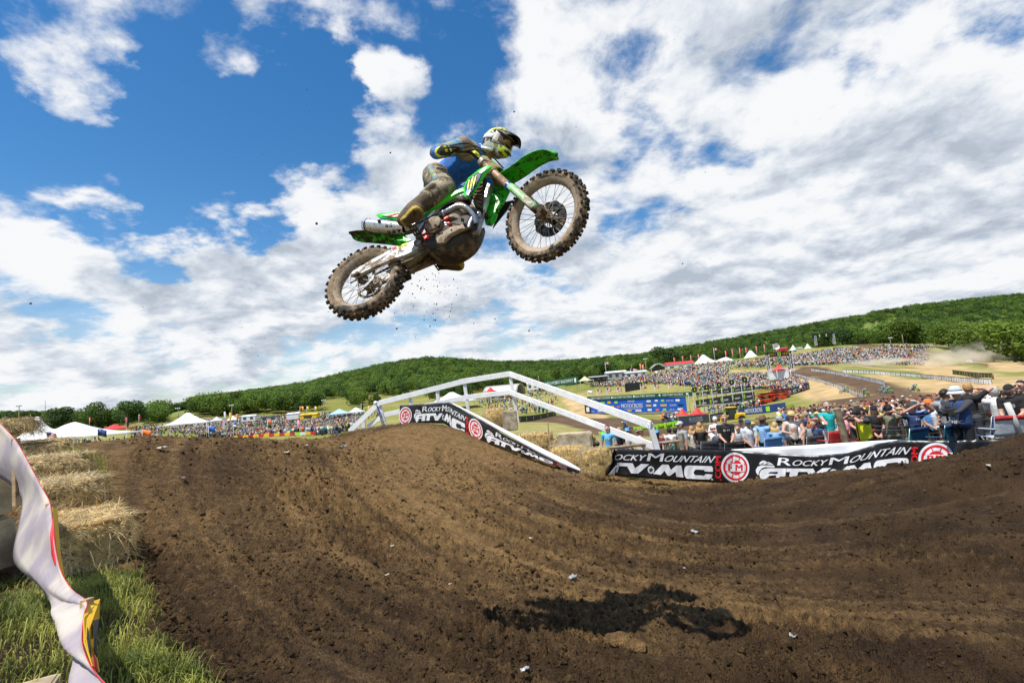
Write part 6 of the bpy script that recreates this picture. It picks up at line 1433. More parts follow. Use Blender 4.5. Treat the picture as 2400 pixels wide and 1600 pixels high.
# face: 180 looks at the camera, +90 looks left in the picture, -90 looks right
PP(1391, 1027, 17.0, 30, 'blonde woman in a black top beside the concrete block', shirt='black', hair='blond', long_=True, pose='photo', h=1.66)
PP(1379, 1034, 17.6, 60, 'person in white behind the blonde woman, half hidden by the concrete block', shirt='white', hair='brown', h=1.7)
PP(1424, 1003, 16.2, 150, 'man in a bright blue printed t-shirt under the white railing', shirt='sky', hair='brown', pose='down', mark=('GO', 'white', .16, 1.3))
PP(1449, 1008, 17.2, -60, 'bald man in a dark shirt just under the lower rail', shirt='black', hair=None, skin='t', beard=True)
PP(1469, 1010, 17.6, 180, 'man in a blue cap with his hand at his chin under the railing', shirt='white', hat='cap', hatc='blue', pose='shout', skin='t')
PP(1497, 1012, 16.9, -95, 'man in a tan backwards cap and white tank top reaching out an arm', shirt='cream', sleeve='none', hat='backcap', hatc='khaki', pose='reach', glasses=True, skin='t')
PP(1541, 1015, 17.4, 140, 'man in a maroon shirt and red and blue cap beside the railing post', shirt='maroon', hat='cap', hatc='blue', skin='d')
PP(1556, 1020, 18.4, 170, 'child in a white shirt between the maroon shirt and the dark haired men', shirt='white', hair='brown', h=1.45)
PP(1569, 1009, 18.2, 10, 'dark haired man in white facing away, left one of the pair', shirt='white', hair='black', skin='t')
PP(1583, 1010, 18.4, 5, 'dark haired man in cream facing away, right one of the pair', shirt='cream', hair='black', skin='t')
PP(1569, 1034, 16.6, 160, 'child in a dark green top leaning on the wooden rail', shirt='green', hair='black', h=1.25, skin='t', pose='front')
PP(1597, 996, 15.6, 100, 'man in a grey t-shirt and patterned cap holding the fence post', shirt='grey', hat='cap', hatc='lgrey', pose='rail', skin='t', h=1.80)
PP(1621, 1006, 16.6, 0, 'woman with long brown hair seen from behind, left of the black tank top', shirt='stone', hair='strawb', long_=True, h=1.64, pants='dgrey')
PP(1639, 998, 15.6, -10, 'woman in a black tank top with long light brown hair, seen from behind', shirt='black', sleeve='none', hair='strawb', long_=True, pose='front', h=1.70)
PP(1670, 1004, 15.9, 165, 'woman in a pale pink cap and white top with hands at her mouth', shirt='white', hat='cap', hatc='pink', glasses=True, pose='photo', h=1.66)
PP(1697, 981, 14.9, 165, 'muscular man in a black t-shirt with white logo and sunglasses', shirt='black', pants='black', hair='strawb', glasses=True, pose='front', h=1.85, mark=('alpine 2', 'white', .17, 1.30))
PP(1737, 990, 17.0, 150, 'man in a black cap and white shirt behind the grey t-shirts', shirt='white', hat='cap', hatc='black', pose='front')
PP(1730, 1003, 16.0, 140, 'person in a grey t-shirt half hidden behind the man in black', shirt='grey', hair='brown', pose='front', h=1.66)
PP(1752, 992, 15.4, 170, 'young man in a light grey printed t-shirt and dark cap', shirt='lgrey', hat='cap', hatc='dteal', glasses=True, pose='front', skin='t', pants='black', mark=('FACTORY', 'orange', .18, 1.28))
PP(1785, 986, 15.3, -60, 'bearded man in a brown cowboy hat and blue shirt, arms folded', shirt='lblue', hat='cowboy', hatc='brown', glasses=True, beard=True, pose='fold', skin='t')
PP(1815, 998, 15.1, -25, 'blonde woman in a light blue shirt beside the cowboy hat', shirt='lblue', hair='blond', long_=True, glasses=True, h=1.70, pants='denim')
PP(1824, 985, 15.9, -70, 'man in a grey brimmed hat and denim jacket', shirt='denim', sleeve='long', hat='wide', hatc='grey', beard=True, skin='t', pants='denim')
PP(1854, 974, 15.0, 165, 'slim man in a straw hat and white tank top with red print', shirt='cream', sleeve='none', hat='straw', hatc='straw', pose='hold', mark=('RED', 'red', .20, 1.22), h=1.80)
PP(1880, 988, 16.4, 60, 'woman in white with a pink hair band behind the straw hat man', shirt='white', hair='brown', long_=True, h=1.66)
PP(1898, 990, 15.5, -80, 'red haired woman in a grey top', shirt='grey', hair='red', long_=True, pose='front', h=1.66)
PP(1915, 983, 16.0, 120, 'woman in a black top with sunglasses raising a phone', shirt='black', hair='brown', long_=True, glasses=True, pose='point', h=1.68)
PP(1926, 990, 15.1, 95, 'man in a navy shirt stooping left of the man in teal', shirt='navy', hair='brown', lean=.5, pose='front', pants='khaki')
PP(1938, 953, 13.9, 160, 'white haired man in a teal t-shirt and pale shorts, pointing', shirt='teal', pants='stone', hair='grey', glasses=True, pose='point', h=1.84)
PP(2001, 953, 13.8, 170, 'man in a maroon t-shirt and khaki cap behind the leaning post', shirt='maroon', hat='cap', hatc='olive', beard=True, pose='front', h=1.80)
PP(2020, 965, 12.4, 85, 'photographer in a yellow vest and black cap aiming a camera', shirt='dgrey', vest='yellow', hat='cap', hatc='black', pose='photo', h=1.76, pants='black')
PP(2047, 960, 13.2, 150, 'woman in a black cap with long pale blonde hair', shirt='black', hat='cap', hatc='black', hair='blond', long_=True, glasses=True, pose='front', h=1.70)
PP(2080, 958, 12.8, 165, 'man in an olive t-shirt looking through a camera', shirt='olive', pants='olive', hat='cap', hatc='black', beard=True, pose='photo', skin='t', h=1.80)
PP(2136, 953, 12.4, 170, 'man in a navy t-shirt holding a brown phone up with both hands', shirt='navy', pose='phone', hair='brown', h=1.80, hat='wide', hatc='dgrey', mark=('fox', 'white', .07, 1.33))
PP(2173, 947, 13.3, 172, 'man in a colourful brimmed hat and mirrored glasses', shirt='blue', hat='wide', hatc='orange', glasses=True, pose='front', skin='t', h=1.78)
PP(2196, 947, 13.0, 60, 'person in a white t-shirt beside the grey raglan shirt', shirt='white', hair='brown', pose='down', h=1.72)
PP(2211, 924, 11.9, -70, 'man in a grey shirt, black backwards cap and sunglasses', shirt='grey', hat='backcap', hatc='black', glasses=True, beard=True, skin='t', pose='front', h=1.86)
PP(2243, 919, 10.7, 110, 'cameraman in a pale bucket hat and navy vest over black long sleeves', shirt='dgrey', vest='navy', sleeve='long', hat='bucket', hatc='lgrey', pose='camera', pants='black', skin='t', h=1.82, mark=('NBC', 'white', .20, 1.02))
PP(2266, 909, 11.8, -75, 'shouting red haired person in black cupping a hand to the mouth', shirt='black', hair='strawb', pose='shout', h=1.88)
PP(2330, 918, 11.9, -40, 'bald man in a white t-shirt facing away at far right', shirt='white', hair='grey', skin='t', pose='front', h=1.80)
PP(2352, 919, 13.0, -100, 'man in a grey cap between the white and black t-shirts at far right', shirt='white', hat='cap', hatc='stone', h=1.8)
PP(2366, 913, 11.3, 120, 'bearded man in a black t-shirt and black cap at far right', shirt='black', hat='cap', hatc='black', beard=True, pose='front', pants='dgrey', h=1.86, mark=('//MOTO', 'white', .16, 1.28))
PP(2396, 904, 11.4, 100, 'man in black and goggles cut off by the right picture edge', shirt='black', hair='black', glasses=True, pose='front', h=1.88)
# cameras and phones in hand
def gadget(nm, P, face, label, cat, kind):
    o = empty(nm, P, label, cat); o.rotation_euler = (0, 0, math.radians(face)); mk = mat('camera_black', (0.014, 0.014, 0.015), .4)
    if kind == 'dslr':
        mb = MB(); mb.box((0, 0, 0), (.14, .07, .10), None, .015); mb.box((0, 0, .06), (.06, .06, .04), None, .01); mb.build('camera_body', mk, o, 30)
        mb = MB(); mb.lathe([(.042, .03), (.044, .10), (.040, .12), (.046, .16), (.040, .17), (0, .165)], 20, (0, 0, 0), 'y'); mb.build('lens', mk, o, 40)
    elif kind == 'cine':
        mb = MB(); mb.box((0, 0, 0), (.12, .20, .15), None, .012); mb.box((0, -.02, .105), (.05, .16, .03), None, .01); mb.build('camera_body', mk, o, 30)
        mb = MB(); mb.lathe([(.05, .10), (.052, .16), (.045, .18), (.058, .24), (.05, .25), (0, .24)], 20, (0, 0, 0), 'y'); mb.build('lens', mk, o, 40)
        mb = MB(); mb.box((0, .05, .19), (.15, .03, .10), None, .006); mb.build('monitor', mat('monitor_grey', (0.10, 0.10, 0.10), .4), o, 30)
        mb = MB(); mb.tube([(0, -.12, -.04), (.02, -.17, -.10)], .018, 10); mb.tube([(0, .05, -.08), (0, .05, -.17)], .02, 10); mb.build('grip', mk, o, True)
    else:
        mb = MB(); mb.box((0, 0, 0), (.155, .010, .078), None, .004); mb.build('case', mat('phone_case', (0.22, 0.085, 0.03), .5), o, 30); mb = MB(); mb.box((.05, .007, .02), (.03, .005, .03), None, .002); mb.build('lens_island', mk, o, 30)
    return o
gadget('camera', at(2011, 967, 12.25), 85, 'black camera held to the eye by the yellow-vested photographer', 'camera', 'dslr')
gadget('camera', at(2076, 957, 12.5), 175, 'camera raised by the man in the olive t-shirt', 'camera', 'dslr')
gadget('video_camera', at(2222, 966, 10.3), 110, 'black video camera held by the man in the bucket hat', 'camera', 'cine')
gadget('mobile_phone', at(2125, 942, 12.0), 175, 'brown cased phone held up by the man in navy', 'phone', 'phone')
# folding chairs
def chair(P, face, label, c, rimc=None, fc=(0.4, 0.42, 0.42), w=.54):
    o = empty('folding_chair', P, label, 'chair', 'folding camp chairs'); o.rotation_euler = (0, 0, math.radians(face)); fm = mat('chair_frame_%.2f' % fc[0], fc, .4, .4); cm = cloth('chair_'+c, CL[c])
    hw = w/2
    for sx in (-1, 1):
        mb = MB(); mb.tube([(sx*hw, -.26, 0), (sx*hw, .20, .42)], .012, 8); mb.tube([(sx*hw, .22, 0), (sx*hw, -.20, .42), (sx*(hw-.01), -.30, .88)], .012, 8); mb.build('leg', fm, o, True)
        mb = MB(); mb.bar((sx*hw, -.26, .62), (sx*hw, .22, .60), .02, .06, (0, 0, 1), .006); mb.build('armrest', cm, o, False)
    mb = MB(); mb.grid([[(lerp(-hw, hw, u), lerp(-.22, .22, v), .43-.06*math.sin(u*PI)*math.sin(v*PI)) for u in np.linspace(0, 1, 7)] for v in np.linspace(0, 1, 6)]); mb.build('seat', cm, o, True, solid=.008)
    mb = MB(); mb.grid([[(lerp(-hw, hw, u), -.21-.10*v-.03*math.sin(u*PI), .44+.44*v) for u in np.linspace(0, 1, 7)] for v in np.linspace(0, 1, 6)]); b = mb.build('backrest', cm, o, True, solid=.008)
    if rimc:
        mb = MB(); mb.grid([[(lerp(-hw, hw, u), -.300-.02*v-.034*math.sin(u*PI), .80+.09*v) for u in np.linspace(0, 1, 7)] for v in (0, 1)]); mb.build('trim', cloth('chair_'+rimc, CL[rimc]), o, True, solid=.014)
    return o
def seat_at(px, py, Y, z=.88): p = at(px, py, Y); return np.array([p[0], p[1], p[2]-z])
chair(seat_at(1795, 1022, 14.3), 10, 'bright blue folding chair in front of the cowboy hat man', 'blue', 'blue')
chair(seat_at(2122, 1000, 11.6), 15, 'dark teal folding chair with patterned headband, left of its pair', 'dteal', 'navy', (0.25, 0.5, 0.42), .56)
chair(seat_at(2208, 992, 11.2), 8, 'dark teal folding chair with patterned headband, right of its pair', 'dteal', 'navy', (0.25, 0.5, 0.42), .56)
chair(seat_at(2348, 972, 10.9), -12, 'silver folding chair with red piping beside the leaning pole', 'lgrey', 'red', w=.66)
chair(seat_at(2312, 972, 11.5), 10, 'navy folding chair left of the silver one', 'navy')
chair(seat_at(2006, 1006, 13.2), 20, 'red folding chair behind the leaning post', 'red')
chair(seat_at(1948, 1006, 13.6), 0, 'red folding chair behind the man in teal', 'red')
chair(seat_at(1652, 1030, 14.9), 5, 'black mesh folding chair in front of the woman in the tank top', 'dgrey')
chair(seat_at(1712, 1032, 14.5), -5, 'black folding chair in front of the muscular man in black', 'black')
chair(seat_at(1895, 1018, 14.2), 5, 'black folding chair beside the straw hat man', 'dgrey')
# ---------------------------------------------------------------- woods
m_leaf = mat('leaf_green', (0.085, 0.150, 0.026), 0.7, var=0.3, scale=0.35, col2=(0.15, 0.24, 0.042), trans=0.40, spec=0.2, rnd=0.40)
m_leafb = mat('leaf_bright', (0.125, 0.195, 0.028), 0.7, var=0.3, scale=0.35, col2=(0.20, 0.28, 0.045), trans=0.42, spec=0.2, rnd=0.25)
m_leafd = mat('leaf_dark', (0.050, 0.100, 0.026), 0.7, var=0.3, scale=0.35, col2=(0.085, 0.155, 0.038), trans=0.35, spec=0.2, rnd=0.25)
m_bark = mat('bark', (0.09, 0.07, 0.05), 0.9, var=0.3, bump=.6)
def crown_mesh(seed, n, size, m, H=1.0):
    "leaf clumps through a lobed crown of unit height standing on z=0"
    g = np.random.default_rng(seed); lob = [(np.array([0, 0, .62]), .34)]
    for k in range(7): a = g.uniform(0, 6.28); r = g.uniform(.12, .30); lob.append((np.array([math.cos(a)*r, math.sin(a)*r, g.uniform(.34, .82)]), g.uniform(.15, .24)))
    P = []
    while len(P) < n:
        c, r = lob[g.integers(0, len(lob))]; d = g.normal(0, 1, 3); d /= np.linalg.norm(d); q = c+d*r*g.uniform(.72, 1.06)*np.array([1, 1, .95])
        if q[2] < .16: continue
        P.append((q, d))
    V = []; Fs = []
    for q, d in P:
        t = g.normal(0, 1, 3); nrm = d*.9+t*.55+np.array([0, 0, .35]); nrm /= np.linalg.norm(nrm); a = np.cross(nrm, g.normal(0, 1, 3)); a /= np.linalg.norm(a); b = np.cross(nrm, a); s = size*g.uniform(.6, 1.35)
        o = len(V); V += [q+a*s, q+b*s*.8, q-a*s*.9, q-b*s]; Fs.append((o, o+1, o+2, o+3))
    me = bpy.data.meshes.new('crown'); me.from_pydata([tuple(v) for v in V], [], Fs); me.materials.append(m); return me
def trunk_mb(seed):
    g = np.random.default_rng(seed); mb = MB(); mb.tube([(0, 0, -.05), (.005, 0, .2), (.0, .01, .45), (.01, 0, .7)], [.026, .020, .014, .006], 7)
    for k in range(5): a = g.uniform(0, 6.28); z = g.uniform(.25, .5); mb.tube([(0, 0, z), (math.cos(a)*.12, math.sin(a)*.12, z+.12), (math.cos(a)*.22, math.sin(a)*.22, z+.26)], [.010, .007, .003], 5)
    return mb
def forest():
    g = np.random.default_rng(5); n = 30000; X = []
    px = g.uniform(-420, 2820, n); start = np.interp(px, [-500, 0, 200, 330, 400, 470, 1010, 1060, 1400, 1700, 1900, 2100, 2250, 2420, 3000], [250, 252, 258, 272, 275, 280, 310, 370, 400, 410, 400, 325, 270, 232, 210])
    end = np.interp(px, _SX, _SY)*1.12; u = g.random(n); d = np.sqrt(start**2+u*(end**2-start**2))
    x = (px-1200)/1160*d; y = d+g.uniform(-4, 4, n)
    keep = np.ones(n, bool)
    keep &= ~((px > 735) & (px < 815) & (d < 400+30*vnoise(px/30, d/80, 4))); keep &= ~((px > 840) & (px < 1000) & (d < 400+30*vnoise(px/30, d/80, 4)))      # hillside meadow
    keep &= ~((px > 1640) & (px < 1730) & (d > 560) & (d < 690))
    keep &= ~((px > 2020) & (px < 2110) & (d > 900) & (d < 1010)); keep &= ~((px > 370) & (px < 445) & (d < 640))
    keep &= g.random(n) < np.clip(700/np.maximum(d, 1), .55, 1)
    x, y, d, px = x[keep], y[keep], d[keep], px[keep]; n = len(x)
    z = far_z(x, y)-.6; s = (7+10*g.random(n)**.8)*np.interp(d, [300, 600, 1300], [.80, .85, 1.1])*np.where(px > 2050, 1.15, 1.0); s = s*np.where(px < 350, .8, 1.0)
    kinds = [crown_mesh(k, 420, .040, (m_leaf, m_leafb, m_leafd, m_leaf)[k % 4]) for k in range(8)]
    pr = np.where(d[:, None] > 700, np.array([[.24, .05, .24, .22]]), np.array([[.22, .22, .08, .2]])); pr = pr/pr.sum(1, keepdims=True)
    kk = (pr.cumsum(1) < g.random(n)[:, None]).sum(1).clip(0, 3)+4*g.integers(0, 2, n)
    o = instancer('wooded_hills', np.stack([x, y, z], 1), s, g.uniform(0, 6.28, n), kk, kinds)
    o['label'] = 'dense green woodland covering the hills on the skyline'; o['category'] = 'forest'
forest()
TREE_SPOTS = [(2385, 880, 205, 19, 1, 'broad bright green tree at the right picture edge above the dust'), (2330, 850, 232, 18, 1, 'bright green tree left of the one at the right picture edge'), (2275, 832, 255, 17, 1, 'light green tree behind the dust cloud'), (2225, 822, 275, 15, 1, 'young light green tree above the far ridge crowd, rightmost but three'),
    (2168, 815, 300, 17, 0, 'dark round tree rising over the ridge crowd'), (2120, 815, 300, 16, 1, 'bright rounded tree beyond the ridge crowd'), (2070, 812, 315, 16, 0, 'green tree above the middle of the ridge crowd'), (2020, 812, 318, 14, 0, 'green tree above the left part of the ridge crowd'), (1975, 812, 322, 14, 2, 'dark tree right of the small far arch'), (1925, 815, 340, 13, 0, 'green tree behind the small far arch'),
    (2360, 845, 250, 18, 0, 'tall green tree behind the rightmost trees'), (2300, 835, 275, 18, 1, 'yellowish green tree in the second row at right'), (2398, 850, 228, 20, 2, 'dark tree half cut by the right picture edge'),
    (1410, 880, 330, 15, 2, 'dark green tree behind the grey sheds'), (1345, 888, 340, 14, 0, 'green tree left of the small green sign'), (1445, 873, 345, 15, 0, 'tree behind the white sheds left of the stage'), (1560, 855, 345, 17, 2, 'dark tree behind the red awning'), (1600, 850, 350, 16, 0, 'green tree over the red awning'), (1690, 840, 355, 15, 0, 'tree rising behind the white marquee roofs'),
    (1270, 905, 330, 13, 0, 'tree just right of the arched hut'), (1085, 925, 345, 11, 0, 'tree left of the arched hut behind the railing'), (300, 1000, 250, 15, 2, 'large dark tree behind the big white marquee'), (225, 1000, 255, 15, 0, 'tree behind the right slope of the big marquee'), (150, 1005, 250, 14, 2, 'dark tree behind the peaks of the big marquee'), (70, 1010, 245, 13, 0, 'tree behind the left end of the big marquee'), (15, 1012, 240, 14, 2, 'dark tree at the left picture edge'),
    (370, 995, 270, 12, 0, 'tree between the two white tents'), (540, 985, 300, 11, 0, 'tree behind the parked white vans'), (640, 975, 310, 11, 2, 'dark tree left of the yellow food stand'), (880, 950, 320, 8, 0, 'small tree behind the market stalls left of the railing')]
def single_trees():
    kinds = []
    for k, m in enumerate((m_leaf, m_leafb, m_leafd)): kinds.append((crown_mesh(50+k, 3200, .023, m), trunk_mb(60+k).mesh('trunk')))
    for q in kinds: q[1].materials.append(m_bark)
    for i, (px, py, Y, h, k, lb_) in enumerate(TREE_SPOTS):
        p = at(px, py, Y); p[2] = float(far_z(p[0], p[1]))-.3; t = empty('tree', p, lb_, 'tree', 'trees around the venue'); sc_ = h*1.12; t.scale = (sc_*1.25, sc_*1.25, sc_); t.location.z -= sc_*.13; t.rotation_euler = (0, 0, i*1.7)
        for nm, me in (('crown', kinds[k][0]), ('trunk', kinds[k][1])): o = bpy.data.objects.new(nm, me); COL.objects.link(o); o.parent = t
single_trees()
# ---------------------------------------------------------------- the packed crowd
def tint_shirt():
    m = bpy.data.materials.new('crowd_shirt'); m.use_nodes = True; N = m.node_tree.nodes; oi = N.new('ShaderNodeObjectInfo'); b = N['Principled BSDF']; m.node_tree.links.new(oi.outputs['Color'], b.inputs['Base Color']); b.inputs['Roughness'].default_value = .85; return m
m_tint = tint_shirt()
PAL = [('white', (.72, .72, .71), 36), ('black', (.018, .018, .02), 24), ('grey', (.33, .34, .35), 12), ('navy', (.03, .06, .17), 9), ('blue', (.06, .22, .55), 9), ('red', (.5, .03, .035), 10), ('orange', (.75, .20, .03), 5), ('green', (.06, .25, .08), 4), ('lime yellow', (.65, .72, .05), 4), ('tan', (.45, .33, .22), 7), ('pink', (.7, .35, .38), 3), ('teal', (.03, .35, .38), 3)]
PW_ = np.array([q[2] for q in PAL], float); PW_ /= PW_.sum()
def crowd_protos():
    out = []; bl = [mat('skin_l', SKIN['l']), m_tint, cloth('dgrey', CL['dgrey']), cloth('hat_khaki', CL['khaki']), mat('hair_brown', HAIR['brown']), mat('hat_white', (.7, .7, .68), .8), mat('hat_straw2', (.55, .40, .17), .8), mat('hair_black', HAIR['black']), mat('hat_black', (.02, .02, .02), .8)]
    for k, (hat, arms) in enumerate((('hair', 0), ('cap', 0), ('straw', 1), ('dark', 2), ('wcap', 1), ('bcap', 0))):
        C = [((-.06, 0, .97), (.06, 0, .97), .13, .13, 'p'), ((0, 0, 1.03), (0, .02, 1.36), .15, .16, 's', .8), ((-.17, 0, 1.40), (.17, 0, 1.40), .08, .08, 's'), ((0, 0, 1.42), (0, .03, 1.55), .06, .055, 'k')]
        for sg in (1, -1):
            if arms == 0: e, w = (sg*.27, -.03, 1.14), (sg*.25, .08, .90)
            elif arms == 1: e, w = (sg*.27, .05, 1.16), (sg*.10, .26, 1.10)
            else: e, w = (sg*.28, .15, 1.32), (sg*.09, .22, 1.60)
            C += [((sg*.19, 0, 1.41), e, .06, .05, 's'), (e, w, .045, .035, 'k'), ((sg*.09, 0, .92), (sg*.10, .02, .5), .09, .065, 'p'), ((sg*.10, .02, .5), (sg*.10, -.01, .06), .062, .05, 'p'), ((sg*.10, 0, .05), (sg*.10, .13, .04), .045, .04, 'p')]
        H = dict(hair='h', dark='n', cap='c', straw='t', wcap='w', bcap='q')[hat]
        C += [((0, -.012, 1.665), (0, -.01, 1.69), .095, .085, H)]
        if hat in ('cap', 'wcap', 'bcap'): C += [((0, .08, 1.695), (0, .16, 1.68), .05, .04, H, .35, (1, 0, 0))]
        EX = [((0, .01, 1.685), (.185, .19, .028), None, H)] if hat == 'straw' else []
        o = figure('body', C, bl, dict(k=0, s=1, p=2, c=3, h=4, w=5, t=6, n=7, q=8), None, .034, 1, ells=[((0, .03, 1.63), (.082, .098, .118), None, 'k')]+EX); out.append(o.data); bpy.data.objects.remove(o)
    return out
CROWD_MESH = crowd_protos()
def packed_crowd():
    g = np.random.default_rng(21); n = 0; tries = 0; taken = []
    while n < 238 and tries < 9000:
        tries += 1; px = g.uniform(1545, 2405); Y = 17.0+g.random()**.85*19
        if px < 1840 and (Y < 18.5 or Y > 26 or g.random() < .93): continue
        if px > 2150 and Y < 19: continue
        if px > 2060 and Y < 15.2: Y += 1.5
        x = (px-1200)/1160*Y*1.0; p = np.array([x+(.5*1160/1160*0), Y]); 
        if any((p[0]-q[0])**2+(p[1]-q[1])**2 < .30 for q in taken): continue
        taken.append(p); z = float(far_z(p[0], p[1])); z = min(z, .0)
        nm, c, _w = PAL[g.choice(len(PAL), p=PW_)]; k = int(g.choice(6, p=[.28, .16, .10, .18, .12, .16]))
        o = bpy.data.objects.new('person', CROWD_MESH[k]); COL.objects.link(o); o.location = (p[0], p[1], z); o.rotation_euler = (0, 0, g.normal(PI*.15, .9)+(PI if g.random() < .3 else 0)); s = g.uniform(.90, 1.06); o.scale = (s, s, s); o.color = (*c, 1)
        where = 'left of the leaning post' if px < 1960 else 'behind the yellow-vested photographer' if px < 2060 else 'behind the raised phone' if px < 2180 else 'behind the cameraman' if px < 2290 else 'at the far right'
        tag(o, 'small spectator, %s shirt, %s, %s rows %s' % (nm, ('brown hair', 'khaki cap', 'straw hat', 'black hair', 'white cap', 'black cap')[k], 'front' if Y < 22 else 'middle' if Y < 28 else 'rear', where), 'person', 'spectators packed behind the fence'); n += 1
packed_crowd()
def in_poly(x, y, poly):
    c = np.zeros(len(x), bool); n = len(poly)
    for i in range(n):
        x0, y0 = poly[i]; x1, y1 = poly[(i+1) % n]; k = ((y0 > y) != (y1 > y)) & (x < (x1-x0)*(y-y0)/(y1-y0+1e-9)+x0); c ^= k
    return c
def tiny_person():
    mb = MB(); tg = []
    def cap(p, q, r1, r2, t, seg=6): a = len(mb.v); mb.tube([p, q], [r1, r2], seg); tg.extend([t]*(len(mb.v)-a))
    cap((-.09, 0, 0), (-.08, 0, .9), .07, .09, 2, 5); cap((.09, 0, 0), (.08, 0, .9), .07, .09, 2, 5); cap((0, 0, .85), (0, 0, 1.45), .17, .21, 1); cap((-.24, .03, .95), (-.22, 0, 1.42), .05, .07, 1, 4); cap((.24, .03, .95), (.22, 0, 1.42), .05, .07, 1, 4); cap((0, 0, 1.45), (0, .02, 1.60), .06, .092, 0, 6); cap((0, 0.02, 1.60), (0, .01, 1.68), .094, .098, 0, 6); cap((0, 0, 1.68), (0, 0, 1.765), .102, .055, 3, 6)
    V = np.array(mb.v); Fs = []
    for f in mb.f:
        if len(f) == 4: Fs.append(f)
        elif len(f) == 6: Fs += [f[:4], (f[0], f[3], f[4], f[5])]
        elif len(f) == 5: Fs += [f[:4], (f[0], f[3], f[4], f[4])]
    Fs = [f for f in Fs if len(set(f)) == 4]
    return V, np.array(Fs), np.array(tg)
def far_crowd():
    g = np.random.default_rng(9); c7 = lambda L_: [(1350+x/4.276, 740+y/4.276) for x, y in L_]; c8 = lambda L_: [(1800+x/3.92, 680+y/3.92) for x, y in L_]; c9 = lambda L_: [(x/2.613, 820+y/2.613) for x, y in L_]; c5 = lambda L_: [(780+x/3.015, 840+y/3.015) for x, y in L_]
    polys = [(c7([(60, 690), (400, 650), (750, 600), (1200, 510), (1530, 490), (1530, 570), (1500, 610), (1700, 600), (1900, 610), (2330, 690), (2290, 770), (1850, 745), (1300, 750), (1000, 700), (650, 690), (480, 710), (200, 720)]), 4200),
        (c7([(1200, 500), (1900, 440), (2352, 400), (2352, 500), (1900, 520), (1500, 540)]), 520), (c8([(10, 650), (400, 590), (650, 550), (1080, 548), (1450, 570), (1490, 630), (1430, 695), (800, 680), (240, 700)]), 3200), (c8([(1050, 520), (1550, 528), (1550, 540), (1050, 535)]), 90),
        (c9([(1040, 465), (1240, 440), (1480, 430), (1800, 405), (2230, 390), (2190, 480), (2050, 525), (1900, 525), (1430, 540), (1250, 545), (1180, 515), (1040, 510)]), 4200), (c9([(790, 490), (960, 470), (1040, 480), (960, 560), (800, 580)]), 260), (c9([(640, 555), (790, 555), (790, 585), (300, 590), (300, 578)]), 70), (c9([(960, 520), (1250, 520), (1250, 548), (960, 556)]), 28),
        (c5([(1050, 330), (1250, 260), (1480, 230), (1600, 290), (1560, 380), (1320, 400), (1100, 390)]), 260), (c5([(980, 290), (1260, 240), (1500, 215), (1500, 250), (1100, 330), (1000, 330)]), 170), (c7([(1300, 960), (1640, 905), (1850, 880), (1850, 905), (1640, 940), (1320, 985)]), 110), (c7([(860, 1040), (1020, 1020), (1030, 1080), (870, 1095)]), 45), (c8([(30, 870), (150, 850), (380, 880), (150, 950)]), 60), (c7([(1150, 760), (1290, 740), (1290, 760), (1160, 780)]), 8), (c9([(2200, 390), (2352, 370), (2352, 400), (2200, 440)]), 60)]
    PX = []; PY = []
    for poly, n in polys:
        P = np.array(poly); lo, hi = P.min(0), P.max(0); k = 0; 
        while k < n:
            x = g.uniform(lo[0], hi[0], n*3); y = g.uniform(lo[1], hi[1], n*3); ins = in_poly(x, y, poly); x, y = x[ins][:n-k], y[ins][:n-k]; PX.append(x); PY.append(y); k += len(x)
    PX = np.concatenate(PX); PY = np.concatenate(PY); P, ok = on_far(PX, PY, 60, 420); P = P[ok]
    qx = g.uniform(1800, 2440, 330); qY = g.uniform(33, 46, 330); P = np.concatenate([P, np.stack([(qx-1200)/1160*qY, qY, 0*qY], 1)]); n = len(P); P[:, 2] = far_z(P[:, 0], P[:, 1])
    V, Fs, tg = tiny_person(); K = 72; src = []; sit = g.random(n) < .25; P[:, 2] -= sit*.55
    pc = np.array([q[1] for q in PAL]); PN_ = np.array([(.03, .03, .035), (.08, .12, .22), (.35, .28, .2), (.06, .06, .07)]); HT = np.array([(.05, .03, .02), (.7, .7, .68), (.5, .38, .18), (.02, .02, .02), (.45, .04, .04), (.25, .14, .06)])
    for k in range(K):
        c = np.empty((len(V), 3)); sh = pc[g.choice(len(PAL), p=PW_)]*g.uniform(.8, 1.15)
        for t, q in ((0, np.array(SKIN['l'])*g.uniform(.5, 1.1)), (1, sh), (2, PN_[g.integers(0, 4)]), (3, HT[g.integers(0, 6)])): c[tg == t] = q
        o = raw('spectator', V, Fs, mat('crowd_tint', (1, 1, 1), .85, var=.1, attr=True), colors=np.clip(c, 0, 1)); src.append(o.data); bpy.data.objects.remove(o)
    o = instancer('distant_crowd', P, g.uniform(1.0, 1.2, n), g.uniform(0, 6.28, n), g.integers(0, K, n), src); o['label'] = 'thousands of distant spectators covering the far slopes'; o['category'] = 'crowd'
far_crowd()
